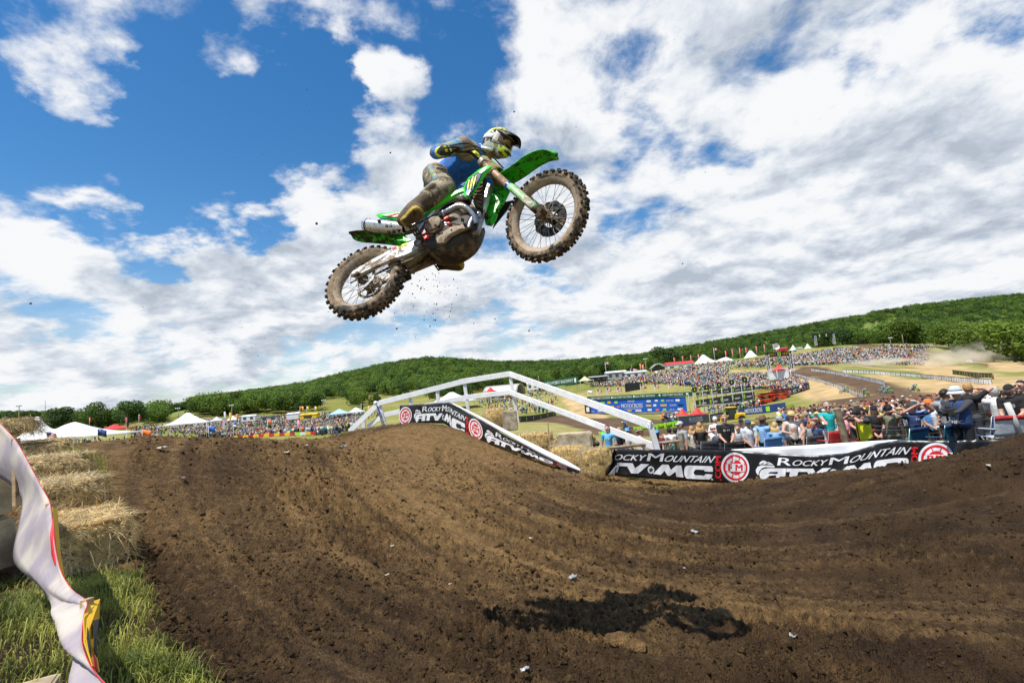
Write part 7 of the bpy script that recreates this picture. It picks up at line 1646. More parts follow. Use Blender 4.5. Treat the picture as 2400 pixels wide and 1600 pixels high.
# ---------------------------------------------------------------- the venue
m_tent = mat('tent_canvas', (0.80, 0.80, 0.78), .6, var=.05, scale=.4, trans=.15, bump=.1, bscale=2)
m_redc = mat('red_canvas', (0.55, 0.035, 0.04), .6, var=.1, scale=.5); m_navyv = mat('navy_vinyl', (0.02, 0.045, 0.16), .5, var=.15, scale=.6); m_bluev = mat('blue_vinyl', (0.012, 0.10, 0.50), .5, var=.05, scale=.3); m_greenv = mat('dark_green_vinyl', (0.008, 0.085, 0.045), .5, var=.05, scale=.3)
m_blackv = mat('black_fabric', (0.015, 0.015, 0.016), .6); m_lime = mat('lime_vinyl', (0.35, 0.72, 0.02), .5, var=.05); m_claw = mat('claw_green', (0.30, 0.62, 0.02), .5); m_yellow = mat('yellow_paint', (0.75, 0.45, 0.01), .45); m_tyre = mat('tyre_black', (.02, .02, .02), .8); m_glass = mat('cab_glass', (.02, .03, .035), .1, spec=.8); m_grey = mat('grey_panel', (0.36, 0.36, 0.36), .6); m_wsteel = mat('white_steel', (.72, .73, .74), .5); m_redst = mat('red_steel', (.55, .045, .02), .5); m_orange = mat('orange_cloth', (.8, .16, .02), .6); m_gold = mat('yellow_cloth', (.8, .5, .03), .6)
def far_pt(px, Y): x = (px-1200)/1160*Y; return np.array([x, Y, float(far_z(x, Y))])
def tent(px, py_top, py_base, wpx, Y, label, m=None, dpx=None, peaks=1, wall=.0, cat='tent', nm='tent', group='event tents'):
    m = m or m_tent; u = Y/1160; w = wpx*u; dp = (dpx or wpx)*u*.7; top = at(px, py_top, Y); z1 = top[2]; z0 = at(px, py_base, Y)[2]; gx = float(far_z(top[0], Y)); o = empty(nm, (top[0], Y, min(gx, z0)), label, cat, group); o.rotation_euler = (0, 0, .25)
    hb = z0-o.location.z; ht = z1-o.location.z; he = hb+(ht-hb)*.30; rows = []
    nn = 13*peaks
    for i in range(nn+1):
        t = i/nn; a = (t*peaks) % 1.0 if t < 1 else 1.0; k = 1-abs(a*2-1); row = []
        for v in np.linspace(-1, 1, 9):
            q = (k**1.5)*(1-abs(v))**1.35 if peaks == 1 else (.38+.62*k**1.6)*min(1, t*6, (1-t)*2.4)*(1-abs(v))**1.1; tx = float(np.interp(t, [0, .25, .5, .75, 1], [0, .16, .30, .48, 1])) if label.startswith('large') else t
            row.append(((tx-.5)*w, v*dp/2, he+(ht-he)*q+(.0 if abs(v) < 1 else 0)))
        rows.append(row)
    mb = MB(); mb.grid(rows); mb.build('canopy', m, o, 60, solid=.05)
    mb = MB()
    for sx in (-1, 1): mb.box((sx*w/2, 0, he-.12), (.06, dp, .35))
    mb.box((0, -dp/2, he-.12), (w, .06, .35)); mb.box((0, dp/2, he-.12), (w, .06, .35)); mb.build('valance', m, o, False)
    for sx in np.linspace(-1, 1, peaks+1):
        for sy in (-1, 1):
            mb = MB(); mb.tube([(sx*w/2*.985, sy*dp/2*.985, -.3), (sx*w/2*.985, sy*dp/2*.985, he)], .07, 6); mb.build('leg', m_wsteel, o, True)
    if wall: mb = MB(); mb.box((0, dp/2*.9, he/2), (w*.95, .1, he)); mb.build('back_wall', m, o, False)
    return o
tent(186, 964, 1048, 240, 150, 'large white two-peaked marquee at far left', peaks=2, dpx=150)
tent(440, 964, 1004, 100, 200, 'white peaked tent standing in the left crowd'); tent(268, 993, 1010, 72, 195, 'flat red tent right of the big marquee', m_redc)
tent(1058, 916, 952, 118, 235, 'white peaked tent seen under the left part of the railing'); tent(1149, 906, 921, 24, 250, 'small red pointed tent under the railing', m_redc)
tent(1370, 881, 896, 34, 285, 'pale yellow tent beside the small green sign', mat('cream_canvas', (.78, .68, .38), .6))
tent(1676, 827, 868, 128, 325, 'long white marquee on the hill crest', peaks=2); tent(1758, 818, 858, 72, 325, 'white peaked tent right of the long hill marquee'); tent(1858, 807, 826, 24, 330, 'small white tent left of the far arch'); tent(1892, 804, 824, 26, 330, 'white peaked tent beside the far arch', ); tent(1538, 868, 882, 28, 300, 'small white tent beside the stage')
tent(1598, 956, 981, 38, 128, 'red sponsor canopy before the blue board, left of the pair', m_redc); tent(1632, 953, 978, 40, 126, 'red sponsor canopy before the blue board, right of the pair', m_redc); tent(1786, 932, 952, 36, 132, 'red canopy beside the scissor lifts', m_redc); tent(1824, 853, 872, 38, 176, 'red canopy on the white judging stand', m_redc)
tent(508, 975, 990, 34, 215, 'small grey and orange tent in the left crowd', mat('grey_canvas', (.5, .5, .5), .6)); tent(545, 973, 988, 30, 225, 'small white tent left of the parked vans'); tent(795, 957, 974, 54, 245, 'blue and white market tent left of the railing', mat('lblue_canvas', (.35, .6, .8), .6)); tent(834, 953, 970, 42, 245, 'pale market tent nearest the railing', mat('pale_canvas', (.7, .72, .7), .6)); tent(690+290, 945, 955, 18, 260, 'tiny brown stall roof behind the railing', mat('brown_canvas', (.4, .28, .14), .6))
def board_between(a, b, h, th=.12): # wall-like panel from a to b (base points), height h
    mb = MB(); a = np.array(a, float); b = np.array(b, float); n = np.cross(b-a, [0, 0, 1.0]); n = -n/np.linalg.norm(n)*th; A = [a, b, b+[0, 0, h], a+[0, 0, h]]; mb.prism(A, [p+n for p in A]); return mb
def face_text(a, b, h, items, parent, off=.05, sgn=1):
    "items: (text, x0, x1, y0, y1, material) in panel fractions, y up"
    a = np.array(a, float); b = np.array(b, float); n = np.cross(b-a, [0, 0, 1.0]); n = n/np.linalg.norm(n)*off*sgn
    for it in items:
        txt, x0, x1, y0, y1, m = it; uv, Fs = (text_uv(txt, x0, x1, y1, y0, bold=.02) if txt else (np.array([(x0, y0), (x1, y0), (x1, y1), (x0, y1)]), [(0, 1, 2, 3)]))
        mb = MB(); mb.add([a+(b-a)*q[0]+np.array([0, 0, h*q[1]])+n for q in uv], Fs); mb.build('lettering' if txt else 'sponsor_mark', m, parent, False, fix=False)
WP = m_print['w']
# blue start-straight board with green header
BB = empty('sponsor_board', at(1500, 968, 188), 'long blue sponsor board with green header on the start straight', 'billboard')
def _f():
    a, b = at(1374, 969, 192), at(1611, 964, 184); h = at(1374, 938, 192)[2]-a[2]; h2 = at(1611, 926, 184)[2]-b[2]; h = (h+h2)/2
    board_between(a, b, h).build('blue_panel', m_bluev, BB, False)
    W = [('MOTOCROSS', .365, .575, .34, .62, WP), ('2026', .43, .50, .74, .86, WP), ('CHAMPIONSHIP', .39, .56, .22, .29, WP), ('', .16, .20, .70, .80, m_claw), ('', .23, .26, .68, .84, m_yellow), ('', .30, .33, .66, .82, m_claw), ('', .62, .66, .70, .82, WP), ('', .70, .73, .72, .84, WP), ('', .76, .79, .70, .84, m_claw), ('TROY LEE', .81, .88, .72, .80, WP), ('', .90, .94, .70, .84, WP), ('', .61, .66, .40, .52, m_yellow), ('', .68, .71, .40, .54, WP), ('', .75, .81, .40, .52, m_yellow), ('NOLEEN', .84, .90, .40, .50, WP), ('', .92, .97, .38, .50, m_blackv), ('', .24, .29, .36, .50, m_yellow), ('', .32, .35, .38, .48, m_orange), ('Luca\u2019s', .05, .09, .10, .24, WP), ('', .12, .18, .12, .2, WP), ('', .28, .36, .10, .22, WP), ('', .42, .46, .08, .18, m_yellow), ('', .50, .56, .08, .18, WP), ('', .62, .66, .10, .24, WP), ('', .70, .73, .08, .22, m_orange), ('', .77, .80, .08, .24, m_claw), ('FLY', .84, .88, .10, .2, WP), ('', .91, .96, .10, .24, WP)]
    face_text(a, b, h, W, BB)
    ga, gb = at(1376, 939, 191.5), at(1624, 927.5, 183.2); gh = 1.55; board_between(ga, gb, gh, .16).build('green_header', m_greenv, BB, False)
    face_text(ga, gb, gh, [('HIGH POINT RACEWAY', x, x+.19, .28, .80, WP) for x in (.04, .25, .465, .725)]+[('', x, x+.014, .3, .8, WP) for x in (.238, .448, .69, .94)], BB, .05)
    pa, pb = at(1372, 972, 190.5), at(1386, 972, 190); board_between(pa, pb, 3.9).build('end_panel', m_blackv, BB, False); face_text(pa, pb, 3.9, [('', .25, .75, .3, .75, WP)], BB)
    for t in np.linspace(.02, .98, 9):
        q = lerp(a, b, t)+np.array([.1, .5, 0]); mb = MB(); mb.tube([q+[0, 0, -1.0], q+[0, 0, h]], .08, 6); mb.build('post', m_grey, BB, True)
under(BB, _f)
GS = empty('green_sign', at(1315, 905, 262), 'small dark green venue sign on the hill left of the crowd', 'sign')
def _f():
    a, b = at(1276, 909, 268), at(1356, 898, 256); h = 3.7; board_between(a, b, h).build('panel', m_greenv, GS, False); face_text(a, b, h, [('HIGH POINT RACEWAY', .05, .86, .32, .78, WP), ('', .89, .94, .2, .8, WP)], GS)
    for t in (.05, .35, .65, .95): q = lerp(a, b, t)+np.array([0, .4, 0]); mb = MB(); mb.tube([q+[0, 0, -3.5], q+[0, 0, h]], .12, 6); mb.build('post', m_grey, GS, True)
under(GS, _f)
VS = empty('video_screen', at(1484, 928, 228), 'large black video screen standing in front of the hill crowd', 'screen')
def _f():
    a, b = at(1467, 926, 228), at(1502, 923, 228); h = 5.4; board_between(a, b, h, .5).build('screen_panel', m_blackv, VS, False); mb = MB(); mb.box(lerp(a, b, .5)+np.array([0, .8, -.8]), (3.2, 2.2, 1.6), None, .1); mb.build('trailer', m_grey, VS, False)
    mb = MB(); p, q = at(1499, 896, 229), at(1529, 922, 229); mb.bar(p, q, .6, .5); mb.build('boom', m_greenv, VS, False)
    for t in (.15, .85): q = lerp(a, b, t)+np.array([0, .6, 0]); mb = MB(); mb.tube([q+[0, 0, -2.2], q], .15, 6); mb.build('leg', m_grey, VS, True)
under(VS, _f)
# black two-storey viewing stand
SG = empty('viewing_stand', at(1690, 975, 145), 'black two-storey scaffold viewing stand with green claw logos', 'grandstand')
def _f():
    for lv, (y0l, y0r, hh) in enumerate(((955, 935, 2.1), (930, 913, 1.25))):
        a, b = at(1632, y0l, 146), at(1770, y0r, 138); board_between(a, b, hh).build('fascia', m_blackv, SG, False); W = []
        for k in range(5):
            x = .06+.19*k
            W += [('', x+.0, x+.006, .3, .85, m_claw), ('', x+.011, x+.017, .2, .85, m_claw), ('', x+.022, x+.028, .35, .85, m_claw), ('monster', x+.05, x+.13, .35, .6, WP)]
        face_text(a, b, hh, W, SG)
        mb = MB(); mid = (a+b)/2; d = b-a; an = math.atan2(d[1], d[0]); mb.box(mid+np.array([0, 2.2, -.1]), (np.linalg.norm(d), 4.4, .2), rotz(an)); mb.build('deck', m_grey, SG, False)
    a, b = at(1632, 985, 146), at(1770, 962, 138)
    for t in np.linspace(0, 1, 7):
        for dy in (0, 4.2): q = lerp(a, b, t)+np.array([.05, dy+.15, 0]); mb = MB(); mb.tube([q, q+[0, 0, 8.0]], .10, 6); mb.build('scaffold_pole', m_grey, SG, True)
    for t in np.linspace(.08, .95, 5):
        q = lerp(a, b, t)+np.array([0, 2, 8.0]); mb = MB(); mb.box(q+[0, 0, .7], (1.3, .06, 1.5)); mb.build('roof_flag', m_blackv, SG, False); mb = MB(); 
        mb.box(q+[0, -.06, .7], (.28, .04, .55)); mb.build('claw_logo', m_claw, SG, False)
    mb = MB(); mb.bar(at(1640, 968, 145), at(1775, 944, 137), .25, .15); mb.build('handrail', m_grey, SG, False)
under(SG, _f)
# red scissor lifts
def scissor(px, py, Y, label, w=4.2):
    p = at(px, py, Y); o = empty('scissor_lift', (p[0], p[1], float(far_z(p[0], p[1]))), label, 'lift', 'red scissor lifts'); H = p[2]-o.location.z
    mb = MB(); mb.box((0, 0, .7), (w, 1.8, .9), None, .1); mb.build('chassis', m_redst, o, False)
    for x in (-w*.35, w*.35): mb = MB(); mb.lathe([(0, -1.0), (.45, -1.0), (.45, 1.0), (0, 1.0)], 14, (x, 0, .45), 'y'); mb.build('wheel', m_tyre, o, 40)
    n = 3; hh = max((H-1.3)/n, .5)
    for k in range(n):
        for sx in (-1, 1): mb = MB(); mb.bar((-sx*w*.45, -.7, 1.2+k*hh), (sx*w*.45, -.7, 1.2+(k+1)*hh), .2, .12); mb.bar((-sx*w*.45, .7, 1.2+k*hh), (sx*w*.45, .7, 1.2+(k+1)*hh), .2, .12); mb.build('scissor_arm', m_tyre, o, False)
    mb = MB(); mb.box((0, 0, H), (w*1.15, 2, .25)); mb.build('platform', m_redst, o, False); mb = MB()
    for z in (.6, 1.2): mb.bar((-w*.57, -1, H+z), (w*.57, -1, H+z), .08, .08); mb.bar((-w*.57, 1, H+z), (w*.57, 1, H+z), .08, .08); mb.bar((-w*.57, -1, H+z), (-w*.57, 1, H+z), .08, .08); mb.bar((w*.57, -1, H+z), (w*.57, 1, H+z), .08, .08)
    for x in np.linspace(-.57, .57, 5): mb.bar((x*w, -1, H), (x*w, -1, H+1.2), .08, .08); mb.bar((x*w, 1, H), (x*w, 1, H+1.2), .08, .08)
    mb.build('guard_rail', m_redst, o, False)
scissor(1795, 926, 131, 'red scissor lift left of the pair, raised above the crowd'); scissor(1828, 922, 128, 'red scissor lift right of the pair, with black folded arms')
# wheel loader
LD = empty('wheel_loader', at(1722, 990, 98), 'yellow wheel loader with dark cab among the crowd', 'loader')
def _f():
    c = at(1722, 988, 98); B_ = lambda x, y, z: c+np.array([x, y, z])
    mb = MB(); mb.box(B_(.9, 0, 1.1), (2.2, 1.7, 1.1), None, .15); mb.build('engine_cover', m_yellow, LD, False); mb = MB(); mb.box(B_(-.5, 0, 1.9), (1.5, 1.6, 1.7), None, .12); mb.build('cab', m_glass, LD, False); mb = MB(); mb.box(B_(-.5, 0, 2.85), (1.7, 1.8, .18), None, .05); mb.build('cab_roof', m_yellow, LD, False)
    for x in (-1.1, 1.1):
        for y in (-.8, .8): mb = MB(); mb.lathe([(0, -.25), (.35, -.25), (.7, -.22), (.72, 0), (.7, .22), (.35, .25), (0, .25)], 18, B_(x, y, .55), 'y'); mb.build('wheel', m_tyre, LD, 40)
    mb = MB(); mb.bar(B_(-1.0, -.5, 1.4), B_(-2.4, -.5, .7), .3, .15); mb.bar(B_(-1.0, .5, 1.4), B_(-2.4, .5, .7), .3, .15); mb.build('lift_arm', m_yellow, LD, False); mb = MB(); mb.prism([B_(-2.3, -1.2, .2), B_(-3.1, -1.2, .2), B_(-2.7, -1.2, 1.1), B_(-2.3, -1.2, 1.1)], [B_(-2.3, 1.2, .2), B_(-3.1, 1.2, .2), B_(-2.7, 1.2, 1.1), B_(-2.3, 1.2, 1.1)]); mb.build('bucket', m_yellow, LD, False)
under(LD, _f)
# long low banners
def low_banner(pts, h, m, label, items=None, wave=0.0, nm='trackside_banner', wbar=None):
    P = list(on_far([q[0] for q in pts], [q[1] for q in pts], 45, 420)[0]) if pts[0][2] > 80 else [at(*q) for q in pts]; o = empty(nm, P[0], label, 'banner', 'banners along the far course')
    def f():
        Ps = smooth_path(P, 3) if len(P) > 2 else P; mb = MB(); n = len(Ps)
        mb.grid([[p, p+np.array([0, -.02, h*.5]), p+np.array([0, 0, h])] for p in Ps]); mb.build('sheet', m, o, False, solid=.05)
        if items:
            for a, b in zip(Ps[:-1], Ps[1:]): face_text(a, b, h, items, o, .06)
        for i in range(0, n, 2): mb = MB(); mb.tube([Ps[i]+[0, .1, -.4], Ps[i]+[0, .1, h+.1]], .04, 5); mb.build('stake', m_pine, o, True)
    under(o, f); return o
low_banner([(1592, 1001, 98), (1663, 989, 96)], 1.6, m_navyv, 'navy banner with white lettering left of the yellow loader', [('MOTOCROSS', .28, .72, .3, .8, WP)])
low_banner([(1666, 991, 97), (1698, 984, 95)], 1.6, m_navyv, 'short navy banner directly left of the yellow loader', [('MOTOC', .1, .9, .3, .8, WP)])
low_banner([(1732, 976, 100), (1843, 962, 96)], 1.6, m_navyv, 'navy banner with white lettering right of the yellow loader', [('MOTOCROSS', .15, .52, .28, .82, WP), ('', .6, .68, .2, .8, m_claw)])
low_banner([(1487, 1014, 70), (1540, 1008, 70), (1592, 999, 70)], .82, m_lime, 'lime green banner with black lettering behind the railing end', [('Kawasaki', .15, .85, .2, .8, m_blackv)])
low_banner([(1842, 962, 92), (1862, 957, 92)], .9, m_lime, 'short lime green banner at the foot of the scissor lifts', [('Kawasaki', .1, .9, .2, .8, m_blackv)])
low_banner([(1405, 1022, 62), (1424, 1016, 62)], .5, m_lime, 'scrap of lime green banner below the lower white rail')
def lettered(pts, h, label): return low_banner(pts, h, m_blackv, label, [('', .06, .94, .12, .88, m_wsteel), ('', .30, .36, .15, .85, m_blackv), ('', .48, .53, .15, .85, m_blackv), ('', .66, .70, .15, .85, m_blackv)])
def chain(pts, n): # points spread evenly along a polyline of photo points
    T = np.linspace(0, len(pts)-1, n); A = np.array(pts, float); return [tuple(np.array([np.interp(t, np.arange(len(pts)), A[:, k]) for k in range(3)])) for t in T]
lettered(chain([(1857, 879, 176), (1925, 897, 140), (1985, 918, 112), (2010, 930, 102), (2025, 934, 98)], 9), 1.15, 'black and white banner line on the near side of the dark rutted straight')
lettered(chain([(1902, 870, 186), (1970, 880, 160), (2030, 893, 140), (2075, 904, 128)], 7), 1.15, 'black and white banner line on the far side of the dark rutted straight')
lettered(chain([(1975, 873, 185), (2070, 878, 172), (2160, 886, 158), (2250, 897, 142), (2326, 902, 132)], 11), 1.15, 'long black and white banner line across the right infield')
low_banner([(2234, 878, 165), (2280, 884, 155), (2330, 890, 145)], 1.4, m_blackv, 'plain black banner with green marks under the dust', [('', .3, .36, .2, .8, m_claw), ('', .7, .76, .2, .8, m_claw)])
low_banner([(1838, 930, 122), (1870, 922, 122), (1898, 912, 124)], 1.8, m_blackv, 'curved black banner beside the grass below the judging stand', [('LIVE STATE', .1, .8, .25, .75, WP)])
low_banner([(1214, 990, 130), (1260, 984, 135), (1303, 974, 140)], 1.2, m_blackv, 'black banner along the slope seen below the railing', [('', .4, .48, .2, .8, m_claw)])
# yellow and red pennant strip in front of the left crowd
PN = empty('pennant_banner', at(640, 1025, 100), 'yellow and red banner strip along the edge of the left crowd', 'banner')
def _f():
    for k in range(16):
        x0, x1 = 545+k*12.2, 545+(k+1)*12.2; y = lambda x: np.interp(x, [545, 640, 740], [1029, 1022, 1018]); a, b = at(x0, y(x0), 100), at(x1, y(x1), 100)
        m = (m_gold, m_redc, m_gold, m_redc)[k % 4] if k not in (12, 13) else (m_lime, WP)[k-12]
        board_between(a, b, .62, .04).build('panel', m, PN, False)
under(PN, _f)
# finish arches
def arch(pxl, pxr, pyt, pyb, Y, label, txt, rise=0.0):
    o = empty('finish_arch', at((pxl+pxr)/2, pyb, Y), label, 'arch')
    def f():
        for px, dy in ((pxl, rise), (pxr, -rise)):
            a, b = at(px+6, pyb+dy, Y), at(px, pyt+dy, Y); b[0] = a[0]; mb = MB()
            for dx in (-.45, .45):
                for dz in (-.45, .45): mb.bar(a+[dx, dz, 0], b+[dx, dz, 0], .12, .12, (0, 1, 0))
            H = b[2]-a[2]; n = 8
            for k in range(n): s = 1 if k % 2 else -1; mb.bar(a+[-.45*s, -.45, H*k/n], a+[.45*s, -.45, H*(k+1)/n], .09, .09, (0, 1, 0))
            mb.build('truss_leg', m_wsteel, o, False); mb = MB(); mb.box((a+b)/2+[0, .2, H*.05], (.8, .5, H*.7)); mb.build('leg_banner', m_blackv, o, False)
        a, b = at(pxl-2, pyt+6+rise, Y), at(pxr+4, pyt+6-rise, Y); h = 11*Y/1160; board_between(a, b, h, .6).build('beam', m_blackv, o, False)
        face_text(a, b, h, [(txt, .08, .36, .25, .8, m_yellow), (txt, .64, .92, .25, .8, m_yellow), ('', .44, .47, .1, .9, m_claw), ('', .49, .51, .05, .9, m_claw), ('', .53, .56, .1, .9, m_claw)] if txt else [('', .3, .36, .2, .8, m_claw), ('', .62, .68, .2, .8, m_claw)], o, .2)
    under(o, f)
arch(1798, 1852, 829, 874, 186, 'black finish arch on white truss legs in front of the hill crowd', 'FINISH', 2.5); arch(1907, 1950, 785, 808, 300, 'small black arch standing on the skyline ridge', '', 2.0)
# judging stand
JS = empty('judging_stand', at(1826, 890, 175), 'white fenced judging stand under the red canopy', 'stand')
def _f():
    a, b = at(1804, 889, 176), at(1850, 884, 174); board_between(a, b, 2.6, 3.0).build('platform', m_wsteel, JS, False); d = b-a
    for k in range(9): q = lerp(a, b, (k+.5)/9)+np.array([0, -.1, 2.6]); mb = MB(); mb.box(q+[0, 0, .5], (np.linalg.norm(d)/9*.85, .08, 1.0)); mb.build('picket', m_wsteel, JS, False)
under(JS, _f)
# sheds, hut, trailers, vans, stage
def shed(px0, px1, pyt, pyb, Y, label, m, roof, nm='shed', cat='building', depth=8, windows=3):
    a, b = at(px0, pyb, Y), at(px1, pyb, Y); a[2] = b[2] = min(a[2], b[2]); H = at((px0+px1)/2, pyt, Y)[2]-a[2]; o = empty(nm, a, label, cat, 'huts and trailers on the hill')
    def f():
        board_between(a, b, H*.8, depth).build('wall', m, o, False); d = b-a; n = np.cross(d, [0, 0, 1.0]); n = -n/np.linalg.norm(n)*depth; mb = MB(); e = np.array([0, 0, H*.8]); A = [a+e+(a-b)*.03-n*.05, a+n*.5+[0, 0, H]+(a-b)*.03, a+n*1.05+e+(a-b)*.03]; mb.prism(A, [p+d*1.06 for p in A]); mb.build('roof', roof, o, False)
        for k in range(windows): board_between(a+d*(k+.25)/windows+[0, -.08, H*.3]-n*.01, a+d*(k+.7)/windows+[0, -.08, H*.3]-n*.01, H*.32, .05).build('window', m_glass, o, False)
    under(o, f)
shed(1424, 1470, 868, 886, 300, 'grey open-sided shed left of the white sheds', m_grey, m_wsteel); shed(1466, 1518, 868, 884, 298, 'long white shed below the big flag', m_wsteel, m_wsteel); shed(1383, 1424, 880, 892, 300, 'low dark shed beside the yellow tent', m_blackv, m_grey)
shed(1566, 1630, 846, 872, 318, 'slanting red and white race awning beside the stage', m_wsteel, m_redc, 'awning', 'awning'); shed(1827, 1847, 814, 826, 325, 'red race truck on the hill crest', m_redc, m_redc, 'race_truck', 'truck', 3, 1); shed(1872, 1884, 813, 826, 325, 'grey box trailer between the small white tents', m_grey, m_grey, 'trailer', 'trailer', 3, 1); shed(672, 700, 966, 981, 250, 'white box trailer left of the yellow food stand', m_wsteel, m_wsteel, 'trailer', 'trailer', 4, 0); shed(703, 742, 968, 982, 248, 'yellow roofed food stand with flags in the left crowd', m_gold, m_gold, 'food_stand', 'stall', 4, 1); shed(566, 598, 972, 985, 235, 'white camper van parked behind the left crowd', m_wsteel, m_wsteel, 'camper_van', 'van', 3, 2); shed(610, 650, 975, 984, 240, 'dark car and van row behind the left crowd', m_grey, m_blackv, 'parked_van', 'van', 3, 2); shed(1236, 1262, 895, 912, 290, 'white camper right of the arched hut', m_wsteel, m_wsteel, 'camper_van', 'van', 4, 2)
HU = empty('arched_hut', at(1185, 922, 300), 'pale grey arched metal hut seen through the railing', 'building')
def _f():
    c0, c1 = at(1150, 925, 305), at(1222, 916, 296); R_ = 6.2; d = (c1-c0); d[2] = 0; n = np.cross(d, [0, 0, 1.0]); n /= np.linalg.norm(n); rows = []
    for t in np.linspace(-.1, 1, 12): rows.append([c0+d*t+n*R_*math.cos(a)+np.array([0, 0, R_*math.sin(a)-1]) for a in np.linspace(0, PI, 15)])
    mb = MB(); mb.grid(rows); mb.build('arched_roof', mat('hut_steel', (.48, .45, .40), .5, .2, var=.1, scale=.6), HU, True, solid=.15); mb = MB(); mb.add(rows[0], [tuple(range(15))]); mb.build('end_wall', mat('hut_steel', (1, 1, 1)), HU, False, fix=False)
under(HU, _f)
SGE = empty('stage', at(1545, 873, 312), 'arched concert stage with dark truss on the hill', 'stage')
def _f():
    c0 = at(1527, 875, 312); c1 = at(1564, 870, 312)
    for dy in (0, 4): mb = MB(); mb.tube([lerp(c0, c1, t)+np.array([0, dy, 2.8+2.6*math.sin(t*PI)]) for t in np.linspace(0, 1, 11)], .35, 6); mb.build('truss_arch', m_grey, SGE, True)
    for t in (0, 1): q = lerp(c0, c1, t); mb = MB(); mb.bar(q+[0, 0, -1], q+[0, 0, 3], .5, .5, (0, 1, 0)); mb.build('tower', m_grey, SGE, False)
    board_between(c0+[0, 4, 0], c1+[0, 4, 0], 3.4).build('backdrop', m_blackv, SGE, False)
under(SGE, _f)
mb = MB(); p = at(1819, 812, 322); mb.lathe([(0, .5), (1.2, .25), (2.0, -.5), (2.05, -.45), (1.2, .4), (0, .65)], 20, p, 'y'); mb.tube([p+[0, .4, 0], p+[0, .6, -3.5]], .2, 6); tag(mb.build('satellite_dish', m_wsteel, None, 40), 'white satellite dish on the hill crest', 'dish')
mb = MB(); p = at(1864, 830, 300); mb.box(p+[0, 0, 1.0], (1.3, 1.3, 2.2), None, .1); mb.box(p+[0, 0, 2.2], (1.4, 1.4, .25), None, .08); mb.box(p+[0, -.67, 1.0], (.8, .06, 1.7), None, .02); tag(mb.build('portable_toilet', mat('toilet_blue', (.02, .15, .4), .5), None, False), 'blue portable toilet beside the hill crowd', 'toilet')
# flags
def flag(px, pyt, pyb, Y, label, cols, wpx=11, hpx=7, feather=False, us=False, cat='flag'):
    b, t = at(px+1.5, pyb, Y), at(px, pyt, Y); t[0] = b[0]; u = Y/1160; o = empty('flag', b, label, cat, 'flags around the venue')
    def f():
        mb = MB(); mb.tube([b-[0, 0, 1.5], t], max(.05, .35*u), 5); mb.build('pole', m_wsteel, o, True)
        w, h = wpx*u, hpx*u
        if feather:
            mb = MB(); H = t[2]-b[2]; mb.grid([[b+np.array([x*w*math.sin(min(v*2.2+.5, 2.4)), .03*math.sin(v*8), H*(.25+.75*v)]) for x in (0, .5, 1)] for v in np.linspace(0, 1, 7)]); mb.build('cloth', cols[0], o, True, solid=.02); return
        n = 7 if us else len(cols)
        for k in range(n):
            m = (m_redc if k % 2 == 0 else WP) if us else cols[k]; z1, z0 = t[2]-h*k/n, t[2]-h*(k+1)/n; x0 = .4 if us and k < 4 else 0.0
            mb = MB(); mb.grid([[np.array([t[0]+w*x, t[1]+.12*w*math.sin(x*6+k*.1), z-w*.25*x*x]) for x in np.linspace(x0, 1, 6)] for z in (z1, z0)]); mb.build('stripe' if us else 'cloth', m, o, True, solid=.02)
        if us: mb = MB(); mb.grid([[np.array([t[0]+w*x, t[1]+.12*w*math.sin(x*6), z-w*.25*x*x]) for x in np.linspace(0, .4, 3)] for z in (t[2], t[2]-h*4/7)]); mb.build('canton', m_navyv, o, True, solid=.02)
    under(o, f)
for k, (x, t, b) in enumerate(((1400, 912, 936), (1422, 909, 934), (1447, 908, 932), (1502, 901, 926), (1534, 901, 924), (1567, 896, 921))): flag(x, t, b, 205, 'small striped flag above the blue board, number %s from the left' % ('one two three four five six'.split()[k]), None, us=True)
flag(1378, 915, 936, 205, 'small white flag at the left end of the blue board', [WP]); flag(1604, 892, 920, 205, 'dark blue flag right of the striped flags above the blue board', [m_navyv], 14, 9); flag(1478, 863, 882, 300, 'big striped flag flying above the white shed', None, 16, 10, us=True); flag(1421, 847, 890, 300, 'striped flag on a tall mast left of the sheds', None, 9, 6, us=True); flag(1674, 815, 842, 330, 'striped flag on the mast above the long hill marquee', None, 8, 5, us=True)
flag(107, 1012, 1042, 140, 'striped flag in front of the big white marquee', None, 24, 14, us=True); flag(227, 1005, 1046, 138, 'dark blue state flag in front of the big white marquee', [m_navyv], 22, 16); flag(332, 1007, 1042, 140, 'orange flag right of the big white marquee', [m_orange], 22, 13); flag(488, 998, 1028, 140, 'blue flag in front of the left crowd', [m_bluev], 15, 13); flag(627, 984, 1019, 140, 'orange and black flag in front of the left crowd', [m_orange, m_blackv], 8, 18); flag(697, 984, 1014, 140, 'pink flag in front of the left crowd', [mat('pink_cloth', (.7, .25, .28), .6)], 5, 20); flag(546, 990, 1026, 140, 'blue and white flag on a pole in the left crowd', [m_bluev, WP], 7, 10)
for k, (x, t, b, Y) in enumerate(((1579, 838, 850, 325), (1599, 834, 850, 325), (1618, 832, 846, 325), (1636, 830, 844, 325), (1700, 822, 838, 330), (1716, 818, 836, 330), (1733, 815, 832, 330), (1748, 814, 830, 330), (1772, 811, 826, 330), (1791, 808, 824, 330), (1812, 806, 822, 330), (208, 979, 994, 190), (294, 978, 996, 190), (324, 971, 992, 190), (1506, 854, 872, 310), (1500, 852, 870, 312))):
    pos_ = 'one two three four five six seven eight nine ten eleven'.split(); lb_ = 'red feather flag on the hill crest, number %s from the left' % pos_[k] if k < 11 else ('red feather flag above the big marquee', 'left red feather flag behind the flat red tent', 'right red feather flag behind the flat red tent', 'orange feather flag right one left of the stage', 'orange feather flag left one beside the stage')[k-11]
    flag(x, t, b, Y, lb_, [m_redc if k < 14 else m_orange], 4, 10, True)
